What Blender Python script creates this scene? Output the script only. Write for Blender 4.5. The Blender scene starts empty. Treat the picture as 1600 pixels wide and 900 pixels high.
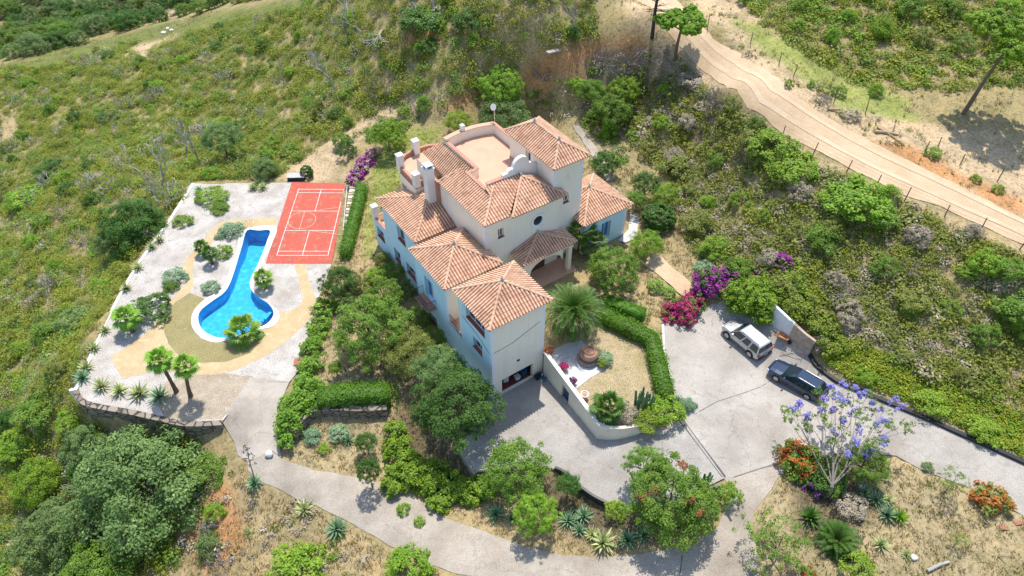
import bpy, math, random
import numpy as np
from mathutils import Vector, Matrix
from mathutils.geometry import delaunay_2d_cdt

# ------------------------------------------------------------------ camera, sky, sun, exposure
S = bpy.context.scene
COL = S.collection
CAM_H = 50.374
PITCH = math.radians(44.249)
FPX = 1120.0                       # focal length in pixels of the 1600 px wide photograph
cam_d = bpy.data.cameras.new('camera')
cam_d.sensor_width = 36.0
cam_d.lens = 36.0 * FPX / 1600.0
cam_d.clip_start = 0.5
cam_d.clip_end = 5000.0
cam = bpy.data.objects.new('camera', cam_d)
cam.location = (0, 0, CAM_H)
cam.rotation_euler = (math.pi / 2 - PITCH, 0, 0)
COL.objects.link(cam)
S.camera = cam

SUN_EL, SUN_AZ = math.radians(66.5), math.radians(7.0)     # azimuth from +y towards +x
world = bpy.data.worlds.new('World')
S.world = world
world.use_nodes = True
wn, wl = world.node_tree.nodes, world.node_tree.links
bg = wn['Background']
sky = wn.new('ShaderNodeTexSky')
sky.sky_type = 'NISHITA'
sky.sun_disc = False
sky.sun_elevation = SUN_EL
sky.sun_rotation = SUN_AZ
sky.air_density = 1.0
sky.dust_density = 1.0
wl.new(sky.outputs['Color'], bg.inputs['Color'])
bg.inputs['Strength'].default_value = 0.15
sun_d = bpy.data.lights.new('sun', 'SUN')
sun_d.energy = 3.35
sun_d.angle = math.radians(0.5)
sun_d.color = (1.0, 0.955, 0.88)
sun = bpy.data.objects.new('sun', sun_d)
sdir = Vector((math.sin(SUN_AZ) * math.cos(SUN_EL), math.cos(SUN_AZ) * math.cos(SUN_EL), math.sin(SUN_EL)))
sun.rotation_euler = sdir.to_track_quat('Z', 'Y').to_euler()
sun.location = (0, 0, 120)
COL.objects.link(sun)
S.view_settings.view_transform = 'Standard'
S.view_settings.look = 'None'
S.view_settings.exposure = 0.75
S.view_settings.gamma = 1.0
S.view_settings.use_curve_mapping = False
S.cycles.max_bounces = 6
S.cycles.transparent_max_bounces = 6

# ------------------------------------------------------------------ pixel <-> world helpers (used to survey the site)
CT, ST = math.cos(PITCH), math.sin(PITCH)
def U(u, v, z=0.0):
    X, Y = (u - 800.0) / FPX, (450.0 - v) / FPX
    dz = -ST + Y * CT
    t = (z - CAM_H) / dz
    return Vector((X * t, (CT + Y * ST) * t, z))
def proj(x, y, z):
    d = y * CT - (z - CAM_H) * ST
    d = np.maximum(d, 0.1)
    up = y * ST + (z - CAM_H) * CT
    return 800 + FPX * x / d, 450 - FPX * up / d

def inside(poly, x, y):
    x = np.asarray(x, float); y = np.asarray(y, float)
    r = np.zeros(x.shape, bool)
    n = len(poly)
    for i in range(n):
        x1, y1 = poly[i][0], poly[i][1]
        x2, y2 = poly[(i + 1) % n][0], poly[(i + 1) % n][1]
        if y1 == y2: continue
        c = ((y1 > y) != (y2 > y)) & (x < (x2 - x1) * (y - y1) / (y2 - y1) + x1)
        r ^= c
    return r

# ------------------------------------------------------------------ object helpers
def tag(o, label=None, cat=None, group=None, kind=None):
    if label: o['label'] = label
    if cat: o['category'] = cat
    if group: o['group'] = group
    if kind: o['kind'] = kind
    return o
def link(name, data, parent=None, loc=None, rz=None):
    o = bpy.data.objects.new(name, data)
    COL.objects.link(o)
    if parent is not None: o.parent = parent
    if loc is not None: o.location = loc
    if rz is not None: o.rotation_euler = (0, 0, rz)
    return o
def empty(name, loc=(0, 0, 0), rz=0.0):
    o = link(name, None, None, loc, rz)
    o.empty_display_size = 0.3
    return o
def dup(o, parent=None):
    c = o.copy()
    COL.objects.link(c)
    c.parent = parent
    for ch in list(o.children): dup(ch, c)
    return c

class MB:
    """collects vertices, faces, material indices and a per-face tint"""
    def __init__(s): s.v, s.f, s.m, s.t = [], [], [], []
    def add(s, vs, fs, m=0, t=0.5):
        o = len(s.v)
        s.v.extend([tuple(p) for p in vs])
        for f in fs:
            s.f.append([i + o for i in f]); s.m.append(m); s.t.append(t)
        return s
    def box(s, x0, x1, y0, y1, z0, z1, m=0, t=0.5):
        v = [(x0,y0,z0),(x1,y0,z0),(x1,y1,z0),(x0,y1,z0),(x0,y0,z1),(x1,y0,z1),(x1,y1,z1),(x0,y1,z1)]
        return s.add(v, [(3,2,1,0),(4,5,6,7),(0,1,5,4),(1,2,6,5),(2,3,7,6),(3,0,4,7)], m, t)
    def obox(s, c, ux, hx, hy, hz, m=0, t=0.5):
        """box centred at c, its x axis along ux (unit, horizontal)"""
        ux = Vector(ux).normalized(); uz = Vector((0, 0, 1))
        uy = uz.cross(ux); c = Vector(c)
        v = [c + ux * (sx * hx) + uy * (sy * hy) + uz * (sz * hz) for sz in (-1, 1) for sx, sy in ((-1,-1),(1,-1),(1,1),(-1,1))]
        return s.add(v, [(3,2,1,0),(4,5,6,7),(0,1,5,4),(1,2,6,5),(2,3,7,6),(3,0,4,7)], m, t)
    def tube(s, pts, rads, n=6, m=0, t=0.5, caps=True):
        pts = [Vector(p) for p in pts]
        if not hasattr(rads, '__len__'): rads = [rads] * len(pts)
        rings = []
        for i, p in enumerate(pts):
            d = (pts[min(i + 1, len(pts) - 1)] - pts[max(i - 1, 0)])
            d = d.normalized() if d.length > 1e-9 else Vector((0, 0, 1))
            a = d.cross(Vector((0, 0, 1)) if abs(d.z) < 0.9 else Vector((1, 0, 0))).normalized()
            b = d.cross(a)
            rings.append([p + (a * math.cos(2 * math.pi * k / n) + b * math.sin(2 * math.pi * k / n)) * rads[i] for k in range(n)])
        v = [q for r in rings for q in r]
        f = []
        for i in range(len(pts) - 1):
            for k in range(n):
                k2 = (k + 1) % n
                f.append((i * n + k, i * n + k2, (i + 1) * n + k2, (i + 1) * n + k))
        if caps:
            f.append(tuple(range(n))[::-1]); f.append(tuple((len(pts) - 1) * n + k for k in range(n)))
        return s.add(v, f, m, t)
    def lathe(s, prof, c=(0, 0, 0), n=14, m=0, t=0.5):
        cx, cy, cz = c
        v = [(cx + r * math.cos(2*math.pi*k/n), cy + r * math.sin(2*math.pi*k/n), cz + z) for r, z in prof for k in range(n)]
        f = [(i*n+k, i*n+(k+1)%n, (i+1)*n+(k+1)%n, (i+1)*n+k) for i in range(len(prof)-1) for k in range(n)]
        f.append(tuple((len(prof)-1)*n+k for k in range(n))); f.append(tuple(range(n))[::-1])
        return s.add(v, f, m, t)
    def prism(s, poly, z0, z1, m=0, t=0.5):
        """poly: ccw (x, y); z0/z1 numbers or lists"""
        n = len(poly)
        Z0 = z0 if hasattr(z0, '__len__') else [z0] * n
        Z1 = z1 if hasattr(z1, '__len__') else [z1] * n
        v = [(p[0], p[1], Z0[i]) for i, p in enumerate(poly)] + [(p[0], p[1], Z1[i]) for i, p in enumerate(poly)]
        f = [tuple(range(n))[::-1], tuple(range(n, 2 * n))] + [(i, (i+1) % n, n + (i+1) % n, n + i) for i in range(n)]
        return s.add(v, f, m, t)
    def mesh(s, name, mats, smooth=False):
        me = bpy.data.meshes.new(name)
        me.from_pydata(s.v, [], s.f)
        for m in (mats if isinstance(mats, (list, tuple)) else [mats]): me.materials.append(m)
        me.polygons.foreach_set('material_index', s.m)
        at = me.attributes.new('tint', 'FLOAT', 'FACE')
        at.data.foreach_set('value', np.array(s.t, np.float32))
        if smooth: me.polygons.foreach_set('use_smooth', [True] * len(s.f))
        me.update()
        return me
    def build(s, name, mats, parent=None, loc=None, rz=None, smooth=False):
        return link(name, s.mesh(name, mats, smooth), parent, loc, rz)

def np_mesh(name, V, F, tint, mats, mi=None):
    """V (n,3), F (m,4) quads, tint (m,)"""
    me = bpy.data.meshes.new(name)
    V = np.ascontiguousarray(V, np.float32); F = np.ascontiguousarray(F, np.int32)
    k = F.shape[1]
    me.vertices.add(len(V)); me.vertices.foreach_set('co', V.ravel())
    me.loops.add(F.size); me.loops.foreach_set('vertex_index', F.ravel())
    me.polygons.add(len(F))
    me.polygons.foreach_set('loop_start', np.arange(0, F.size, k, dtype=np.int32))
    for m in (mats if isinstance(mats, (list, tuple)) else [mats]): me.materials.append(m)
    if mi is not None: me.polygons.foreach_set('material_index', np.asarray(mi, np.int32))
    at = me.attributes.new('tint', 'FLOAT', 'FACE')
    at.data.foreach_set('value', np.ascontiguousarray(tint, np.float32))
    me.update(calc_edges=True)
    me.validate()
    return me

# ------------------------------------------------------------------ materials
def mat_base(name):
    m = bpy.data.materials.new(name); m.use_nodes = True
    nt = m.node_tree
    return m, nt.nodes, nt.links, nt.nodes['Principled BSDF']
def ramp(n, stops):
    r = n.new('ShaderNodeValToRGB')
    e = r.color_ramp.elements
    while len(e) < len(stops): e.new(0.5)
    for i, (p, c) in enumerate(stops):
        e[i].position = p; e[i].color = (*c, 1)
    return r
def noise(n, l, scale, detail=4, rough=0.55, obj=True):
    t = n.new('ShaderNodeTexNoise'); t.inputs['Scale'].default_value = scale
    t.inputs['Detail'].default_value = detail; t.inputs['Roughness'].default_value = rough
    tc = n.new('ShaderNodeTexCoord'); l.new(tc.outputs['Object'], t.inputs['Vector'])
    return t
def mixc(n, l, fac, a, b, mode='MIX'):
    x = n.new('ShaderNodeMix'); x.data_type = 'RGBA'; x.blend_type = mode
    for s, val in ((0, fac), (6, a), (7, b)):
        if hasattr(val, 'is_linked'): l.new(val, x.inputs[s])
        elif s == 0: x.inputs[0].default_value = val
        else: x.inputs[s].default_value = (*val, 1)
    return x.outputs[2]
def plain(name, c, rough=0.6, metal=0.0, spec=0.4, var=0.12, scale=3.0, bump=0.0, bscale=30, c2=None):
    m, n, l, b = mat_base(name)
    t = noise(n, l, scale, 5)
    c2 = c2 or tuple(x * (1 - 2.2 * var) for x in c)
    r = ramp(n, [(0.3, c2), (0.62, c)])
    l.new(t.outputs['Fac'], r.inputs['Fac']); l.new(r.outputs['Color'], b.inputs['Base Color'])
    b.inputs['Roughness'].default_value = rough; b.inputs['Metallic'].default_value = metal
    b.inputs['Specular IOR Level'].default_value = spec
    if bump:
        t2 = noise(n, l, bscale, 4)
        bp = n.new('ShaderNodeBump'); bp.inputs['Strength'].default_value = bump; bp.inputs['Distance'].default_value = 0.05
        l.new(t2.outputs['Fac'], bp.inputs['Height']); l.new(bp.outputs['Normal'], b.inputs['Normal'])
    return m
LEAF_GAIN = 1.6
def leafmat(name, c1, c2, c3=None, trans=0.42, rough=0.55, objvar=0.10, gain=None):
    """foliage: colour runs over the leaf's own tint, a little different on every plant"""
    m, n, l, b = mat_base(name)
    a = n.new('ShaderNodeAttribute'); a.attribute_name = 'tint'
    g_ = LEAF_GAIN if gain is None else gain
    c1, c2, c3 = [tuple(min(.8, x * g_) for x in c) if c else c for c in (c1, c2, c3)]
    st = [(0.0, c1), (0.8, c2)] + ([(1.0, c3)] if c3 else [])
    r = ramp(n, st)
    l.new(a.outputs['Fac'], r.inputs['Fac'])
    oi = n.new('ShaderNodeObjectInfo')
    hs = n.new('ShaderNodeHueSaturation')
    mr = n.new('ShaderNodeMapRange'); mr.inputs['To Min'].default_value = 0.5 - objvar * 0.07; mr.inputs['To Max'].default_value = 0.5 + objvar * 0.07
    l.new(oi.outputs['Random'], mr.inputs['Value']); l.new(mr.outputs['Result'], hs.inputs['Hue'])
    mr2 = n.new('ShaderNodeMapRange'); mr2.inputs['To Min'].default_value = 1.0 - objvar; mr2.inputs['To Max'].default_value = 1.0 + objvar
    l.new(oi.outputs['Random'], mr2.inputs['Value']); l.new(mr2.outputs['Result'], hs.inputs['Value'])
    l.new(r.outputs['Color'], hs.inputs['Color'])
    l.new(hs.outputs['Color'], b.inputs['Base Color'])
    b.inputs['Roughness'].default_value = rough; b.inputs['Specular IOR Level'].default_value = 0.35
    tr = n.new('ShaderNodeBsdfTranslucent'); l.new(hs.outputs['Color'], tr.inputs['Color'])
    mx = n.new('ShaderNodeMixShader'); mx.inputs['Fac'].default_value = trans
    l.new(b.outputs['BSDF'], mx.inputs[1]); l.new(tr.outputs['BSDF'], mx.inputs[2])
    l.new(mx.outputs['Shader'], n['Material Output'].inputs['Surface'])
    return m
# ------------------------------------------------------------------ the lie of the land: survey points (pixel, pixel, height)
SURVEY = """
300 290 0;450 290 0;530 287 0;540 350 .1;520 410 0;490 500 0;460 580 0;345 645 0;250 640 0;140 625 0;180 470 0;240 380 0;400 500 0;390 600 0
268 285 -2;205 380 -3;150 440 -4;100 540 -4;60 620 -5;0 480 -9;0 600 -9;0 380 -13;100 300 -8;100 400 -7;200 280 -4.5;0 700 -9;0 880 -10;150 850 -6.5;280 880 -5;150 700 -5.5;250 700 -3.2;330 700 -1.6;330 820 -3.2;330 760 -2.2;380 860 -3;420 800 -2;500 860 -2.2;600 890 -2
570 380 .1;590 310 .9;600 260 1.6;630 225 2.3;560 430 .2;555 330 .5;575 280 1.2;545 270 .5
600 520 0;690 600 -.3;540 560 .4;560 600 .3;520 590 .4;640 620 -.4;540 690 -1.3;490 690 -1.2;600 700 -1.3;640 750 -1.6;720 740 -1.4;690 690 -.9;580 650 -.6
385 690 -.4;420 740 -.9;500 765 -1.2;600 800 -1.3;700 850 -.9;800 870 -.2;900 885 .5;1000 875 1.1;1100 860 1.7;1160 800 2.1;1140 745 2.3;1075 665 2.25;440 690 -.6
800 800 -.3;870 820 .1;750 790 -.9;900 830 .5;1050 790 1.7;980 840 1;900 780 .4;840 770 -.2;1000 800 1.4
800 620 0;860 650 .5;900 700 1;950 740 1.4;1020 720 1.9;720 690 0;770 720 .1;850 730 .7
860 560 2.5;950 560 2.6;1000 620 2.6;940 600 2.6;1040 640 2.5;900 480 2.7
1040 520 2.6;1150 500 2.6;1250 570 2.6;1100 620 2.5;1250 650 2.5;1200 720 2.4;1400 680 2.4;1500 730 2.3;1600 770 2.2;1350 650 2.5
1350 780 2.4;1500 820 2.2;1300 850 2.2;1580 880 2;1200 850 2.2
900 420 3;960 430 2.8;1000 470 2.7;1040 430 2.9;1060 470 2.7;985 345 3.3;1030 340 3.4;920 240 3.8;960 290 3.6;1000 400 3
1250 515 4.3;1215 485 4.6;1160 460 4;1290 560 3.6;1400 615 3.2;1500 665 2.9;1600 710 2.7;1300 450 6.4;1400 480 6.3;1500 500 6.2;1600 530 5.9;1500 600 4.2;1400 560 4.6;1300 350 9;1150 300 6.6;1090 250 6;1090 400 3.6;1200 400 6;1100 200 8.2;1130 130 11.3;1500 430 8;1600 450 8.4;1250 320 9
1020 10 13;1080 60 12.8;1150 140 12.3;1250 210 11.5;1350 260 10.9;1450 310 10.3;1600 370 9.6;1000 50 13;1180 170 12;1300 262 10.9;1430 325 10
1300 140 12.1;1400 50 14;1500 180 11.6;1600 100 13.2;1600 250 10.7;1300 0 16;1600 0 16.5;1150 20 14;1400 230 11.2
960 65 12;880 80 10.8;930 115 8;960 170 5.2;900 200 4.2;850 160 4.5;780 140 5.5;720 170 4.6;660 190 3.2;700 110 8;800 70 11;900 30 12.8;600 130 4.6;560 200 1.8;500 250 .2;600 0 11;750 0 13.5;900 0 14.5;640 160 4;1020 90 10.5;1000 130 7.5;1040 170 7.5;1040 230 5
480 265 -.2;400 268 -.6;330 265 -2;350 220 -4;450 180 -.8;500 100 1.5;400 120 -3;300 150 -6;200 200 -9;100 250 -11.5;0 300 -15;0 200 -16;100 150 -13.5;200 100 -10;300 60 -7;400 30 -3;480 0 3;0 110 -17
0 60 -25;120 30 -24;230 20 -20;340 0 -14;100 0 -24;0 0 -26
"""
_P = []
for tok in SURVEY.replace('\n', ';').split(';'):
    if tok.strip():
        a = [float(x) for x in tok.split()]
        _P.append(tuple(U(*a)))
for x, y, z in ((-200, 60, -28), (-200, 250, -20), (-60, 260, -6), (60, 260, 26), (200, 220, 22), (200, 60, 4), (-100, 0, -16), (0, 0, -2), (100, 0, 2), (0, 420, 20), (-300, 450, 10), (300, 450, 30), (-60, 20, -9), (60, 15, 2)):
    _P.append((x, y, z))
_P = np.array(_P)
_n = len(_P)
def _tps(r2): return np.where(r2 > 1e-9, 0.5 * r2 * np.log(np.maximum(r2, 1e-9)), 0.0)
_sc = 50.0
_xy = _P[:, :2] / _sc
_D = ((_xy[:, None] - _xy[None]) ** 2).sum(-1)
_A = np.zeros((_n + 3, _n + 3))
_A[:_n, :_n] = _tps(_D) + np.eye(_n) * 4e-4
_A[:_n, _n] = 1; _A[:_n, _n + 1:] = _xy
_A[_n:, :_n] = _A[:_n, _n:].T
_w = np.linalg.solve(_A, np.concatenate([_P[:, 2], np.zeros(3)]))
def h_raw(x, y):
    x = np.atleast_1d(np.asarray(x, float)); y = np.atleast_1d(np.asarray(y, float))
    out = np.empty(x.size)
    q = np.stack([x.ravel(), y.ravel()], -1) / _sc
    for i in range(0, len(q), 20000):
        c = q[i:i + 20000]
        out[i:i + 20000] = _tps(((c[:, None] - _xy[None]) ** 2).sum(-1)) @ _w[:_n] + _w[_n] + c @ _w[_n + 1:]
    return out.reshape(x.shape)

def pxs(s): return [tuple(float(v) for v in t.split()) for t in s.split(';') if t.strip()]
def wpoly(s, z): return [tuple(U(u, v, z)[:2]) for u, v in pxs(s)]
z3 = lambda s: [(100 + x / 2.3674, 260 + y / 2.3674) for x, y in pxs(s)]

PX_TERRACE = pxs("298 287;455 285;541 286;518 412;508 440;492 480;482 520;470 575;452 597;400 591;350 655;345 662;290 664;200 645;128 630;120 600;150 530;180 470;215 410;262 345")
TERRACE = [tuple(U(u, v, 0)[:2]) for u, v in PX_TERRACE]
# sloping garage drive: a plane fitted to its own survey points
PX_DRIVE = "790 606;843 588;880 628;936 683;1020 671;1066 655;1132 747;1040 790;950 786;916 768;884 738;850 728;745 735;712 688;735 655"
_dp = np.array([tuple(U(*p)) for p in ((800, 610, 0), (845, 592, 0), (720, 690, .05), (800, 690, .25), (900, 660, .9), (935, 685, 1.35), (1000, 690, 1.85), (1066, 655, 2.3), (1132, 747, 2.3), (950, 780, 1.6), (880, 730, .95))])
_dm = np.stack([np.ones(len(_dp)), _dp[:, 0], _dp[:, 1], _dp[:, 0] ** 2, _dp[:, 0] * _dp[:, 1], _dp[:, 1] ** 2], -1)
_dc = np.linalg.lstsq(_dm, _dp[:, 2], rcond=None)[0]
def h_drive(x, y): return np.maximum(_dc[0] + _dc[1]*x + _dc[2]*y + _dc[3]*x*x + _dc[4]*x*y + _dc[5]*y*y, -0.02)
DRIVE = []
for u, v in pxs(PX_DRIVE):
    z = 1.0
    for _ in range(12):
        p = U(u, v, z); z = 0.5 * z + 0.5 * float(h_drive(p.x, p.y))
    DRIVE.append((p.x, p.y))
PLATEAU = wpoly("846 548;895 607;934 660;950 666;970 667;992 664;1012 660;1034 653;1050 640;1035 560;1018 520;930 478;870 470;853 490", 2.55)
HOUSE_A = math.radians(34.3); HOUSE_O = (-1.7535, 37.319)
def HW(a, b, z=0.0):
    c, s = math.cos(HOUSE_A), math.sin(HOUSE_A)
    return Vector((HOUSE_O[0] + a * c - b * s, HOUSE_O[1] + a * s + b * c, z))
ENTRY = [tuple(HW(a, b)[:2]) for a, b in ((5.9, 1.2), (8, 2.5), (14.6, 5.0), (14.6, 9), (5.9, 9))]
_g0, _g1 = U(850, 551, 3.05), U(935, 665, 3.05)
_gu = (_g1 - _g0).normalized(); _gn = Vector((-_gu.y, _gu.x, 0))
DRIVE = [tuple(HW(.3, .6)[:2]), tuple(HW(5.7, .6)[:2])] + [tuple((p + _gn * .12)[:2]) for p in (_g0, _g1)] + DRIVE[4:]
FOOT = [tuple(HW(a, b)[:2]) for a, b in ((.5, .5), (5.6, .5), (5.6, 5.1), (.5, 5.1))]
def h(x, y):
    x = np.atleast_1d(np.asarray(x, float)); y = np.atleast_1d(np.asarray(y, float))
    z = h_raw(x, y)
    z = np.where(inside(TERRACE, x, y), 0.0, z)
    z = np.where(inside(PLATEAU, x, y), 2.55, z)
    z = np.where(inside(ENTRY, x, y), 2.9, z)
    z = np.where(inside(DRIVE, x, y), h_drive(x, y), z)
    z = np.where(inside(FOOT, x, y), -.3, z)
    return z
def h1(x, y): return float(h(x, y)[0])
_hc = {}
def at(u, v, dz=0.0):
    """ground point under a pixel of the survey photograph"""
    k = (u, v)
    if k not in _hc:
        ts = np.linspace(34, -30, 321)
        P = np.array([tuple(U(u, v, t)) for t in ts])
        g = h(P[:, 0], P[:, 1])
        i = int(np.argmax(g >= ts))
        a, b = ts[max(i - 1, 0)], ts[i]
        for _ in range(14):
            m = (a + b) / 2; p = U(u, v, m)
            if h1(p.x, p.y) >= m: b = m
            else: a = m
        p = U(u, v, b); _hc[k] = Vector((p.x, p.y, h1(p.x, p.y)))
    p = _hc[k].copy(); p.z += dz
    return p
# ------------------------------------------------------------------ ground surfaces
rnd = random.Random(7)
rng = np.random.default_rng(11)
def wob(x, y, f=1.0, seed=0.0):
    return (np.sin(x*f*1.31 + 1.7*np.sin(y*f*.83 + seed) + seed) + np.sin(y*f*1.71 + 1.3*np.sin(x*f*.97 - seed) + 2*seed) + .7*np.sin((x+y)*f*2.9 + seed*3) + .5*np.sin((x-1.3*y)*f*4.7 - seed)) / 3.2

def smooth_closed(pts, k=5):
    n = len(pts); out = []
    for i in range(n):
        p0, p1, p2, p3 = (Vector((*pts[(i + j) % n][:2], 0)) for j in (-1, 0, 1, 2))
        for s in range(k):
            t = s / k
            out.append(tuple((0.5 * ((2*p1) + (p2-p0)*t + (2*p0-5*p1+4*p2-p3)*t*t + (3*p1-p0-3*p2+p3)*t**3))[:2]))
    return out
def smooth_open(pts, k=4):
    pts = [Vector(p) for p in pts]; n = len(pts); out = []
    for i in range(n - 1):
        p0, p1, p2, p3 = pts[max(i-1,0)], pts[i], pts[i+1], pts[min(i+2,n-1)]
        for s in range(k):
            t = s / k
            out.append(0.5 * ((2*p1) + (p2-p0)*t + (2*p0-5*p1+4*p2-p3)*t*t + (3*p1-p0-3*p2+p3)*t**3))
    out.append(pts[-1]); return out
def densify(poly, step):
    out = []; n = len(poly)
    for i in range(n):
        a, b = Vector(poly[i][:2]), Vector(poly[(i+1) % n][:2])
        k = max(1, int((b - a).length / step))
        out += [tuple(a.lerp(b, j / k)) for j in range(k)]
    return out
def ragged(poly, amp, step=0.7, seed=1.0):
    d = densify(poly, step)
    return [(x + amp * float(wob(x, y, 1.3, seed)), y + amp * float(wob(x, y, 1.3, seed + 4))) for x, y in d]
def sheet(name, poly, zf, mat, dz=0.0, step=1.0, holes=(), skirt=0.0):
    poly = densify(poly, step)
    vs = [Vector(p) for p in poly]; ed = [(i, (i+1) % len(poly)) for i in range(len(poly))]
    for hl in holes:
        hl = densify(hl, step); o = len(vs)
        vs += [Vector(p) for p in hl]; ed += [(o + i, o + (i+1) % len(hl)) for i in range(len(hl))]
    xs = [p[0] for p in poly]; ys = [p[1] for p in poly]
    gx, gy = np.meshgrid(np.arange(min(xs) + step*.5, max(xs), step), np.arange(min(ys) + step*.5, max(ys), step))
    gx, gy = gx.ravel(), gy.ravel(); k = inside(poly, gx, gy)
    for hl in holes: k &= ~inside(hl, gx, gy)
    vs += [Vector((a, b)) for a, b in zip(gx[k], gy[k])]
    r = delaunay_2d_cdt(vs, ed, [], 0, 1e-4)
    V = np.array([tuple(p) for p in r[0]]); F = [tuple(f) for f in r[2]]
    c = np.array([V[list(f)].mean(0) for f in F])
    ok = inside(poly, c[:, 0], c[:, 1])
    for hl in holes: ok &= ~inside(hl, c[:, 0], c[:, 1])
    Z = (zf(V[:, 0], V[:, 1]) if callable(zf) else np.full(len(V), float(zf))) + dz
    mb = MB(); FF = [f for f, q in zip(F, ok) if q]
    mb.add([(V[i][0], V[i][1], Z[i]) for i in range(len(V))], FF)
    if skirt:
        n = len(poly); zz = (zf(np.array([p[0] for p in poly]), np.array([p[1] for p in poly])) if callable(zf) else np.full(n, float(zf))) + dz
        mb.add([(p[0], p[1], zz[i]) for i, p in enumerate(poly)] + [(p[0], p[1], zz[i] - skirt) for i, p in enumerate(poly)],
               [(i, (i+1) % n, n + (i+1) % n, n + i) for i in range(n)])
    return mb.build(name, mat)
def groundpoly(s, zguess=None): return [tuple(at(u, v)[:2]) for u, v in pxs(s)]

def concrete(name, c, c2, stain, sc=0.35, speck=0.06, crack=False):
    m, n, l, b = mat_base(name)
    t1 = noise(n, l, sc, 6, .62); r1 = ramp(n, [(.32, c2), (.6, c)]); l.new(t1.outputs['Fac'], r1.inputs['Fac'])
    t2 = noise(n, l, 1.4, 8, .7); r2 = ramp(n, [(.34, (0, 0, 0)), (.47, (1, 1, 1))]); l.new(t2.outputs['Fac'], r2.inputs['Fac'])
    o1 = mixc(n, l, r2.outputs['Color'], stain, r1.outputs['Color'])
    t3 = noise(n, l, 14, 3, .6); r3 = ramp(n, [(.3, (1 - speck*3,)*3), (.6, (1 + speck,)*3)]); l.new(t3.outputs['Fac'], r3.inputs['Fac'])
    o2 = mixc(n, l, 1.0, o1, r3.outputs['Color'], 'MULTIPLY')
    if crack:
        tc = n.new('ShaderNodeTexCoord'); wv = noise(n, l, .8, 4, .6)
        ad = n.new('ShaderNodeVectorMath'); ad.operation = 'MULTIPLY_ADD'; l.new(wv.outputs['Color'], ad.inputs[0]); ad.inputs[1].default_value = (1.6, 1.6, 1.6); l.new(tc.outputs['Object'], ad.inputs[2])
        vc = n.new('ShaderNodeTexVoronoi'); vc.feature = 'DISTANCE_TO_EDGE'; vc.inputs['Scale'].default_value = .17; l.new(ad.outputs[0], vc.inputs['Vector'])
        r4 = ramp(n, [(.001, (.76, .73, .70)), (.005, (1, 1, 1))]); l.new(vc.outputs['Distance'], r4.inputs['Fac']); o2 = mixc(n, l, 1.0, o2, r4.outputs['Color'], 'MULTIPLY')
        t5 = noise(n, l, .16, 3, .5); r5 = ramp(n, [(.36, (.80, .775, .75)), (.5, (1, 1, 1)), (.66, (1.07, 1.06, 1.05))]); l.new(t5.outputs['Fac'], r5.inputs['Fac']); o2 = mixc(n, l, 1.0, o2, r5.outputs['Color'], 'MULTIPLY')
    l.new(o2, b.inputs['Base Color']); b.inputs['Roughness'].default_value = .85; b.inputs['Specular IOR Level'].default_value = .25
    bp = n.new('ShaderNodeBump'); bp.inputs['Strength'].default_value = .3; bp.inputs['Distance'].default_value = .03
    l.new(t3.outputs['Fac'], bp.inputs['Height']); l.new(bp.outputs['Normal'], b.inputs['Normal'])
    return m
M = {}
M['concrete'] = concrete('concrete', (.405, .37, .325), (.315, .285, .247), (.32, .285, .24), .3, .09, True)
M['old_concrete'] = concrete('old concrete', (.395, .345, .285), (.30, .26, .21), (.34, .285, .22), .5, .10, True)
M['drive_concrete'] = concrete('grey drive concrete', (.37, .345, .312), (.285, .265, .24), (.31, .28, .245), .4, .10, True)
M['ramp_concrete'] = concrete('ramp concrete', (.40, .36, .31), (.33, .29, .245), (.44, .37, .28), .6, .06, True)
M['gravel'] = concrete('white gravel', (.51, .475, .43), (.35, .305, .262), (.34, .30, .255), .42, .24)
M['stamped'] = concrete('stamped sandy concrete', (.50, .38, .215), (.42, .31, .17), (.55, .45, .29), .5, .08)
M['sand'] = concrete('sandy dirt', (.56, .415, .265), (.46, .32, .19), (.50, .37, .23), .3, .10)
M['pebble'] = concrete('white pebbles', (.60, .59, .57), (.48, .47, .46), (.54, .52, .50), .8, .18)
M['court'] = concrete('red court paint', (.50, .10, .065), (.40, .092, .064), (.34, .20, .14), .30, .10)
M['drylawn'] = concrete('dry lawn', (.30, .25, .11), (.22, .20, .085), (.34, .28, .15), .7, .2)
M['white'] = plain('white render', (.80, .78, .73), .8, spec=.2, var=.05, scale=.6, bump=.06)
M['cream'] = plain('cream render', (.74, .68, .56), .85, spec=.2, var=.06, scale=.7, bump=.06)
M['line'] = plain('line paint', (.76, .68, .64), .6, var=.16, scale=2.5)
M['oldline'] = plain('faded yellow line paint', (.62, .38, .22), .6, var=.12, scale=2)
M['coping'] = plain('pale coping stone', (.74, .70, .62), .7, var=.05, scale=3)
M['black'] = plain('black rubber', (.022, .022, .026), .45, var=.1)
M['iron'] = plain('black iron', (.03, .03, .032), .5, var=.1)

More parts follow.
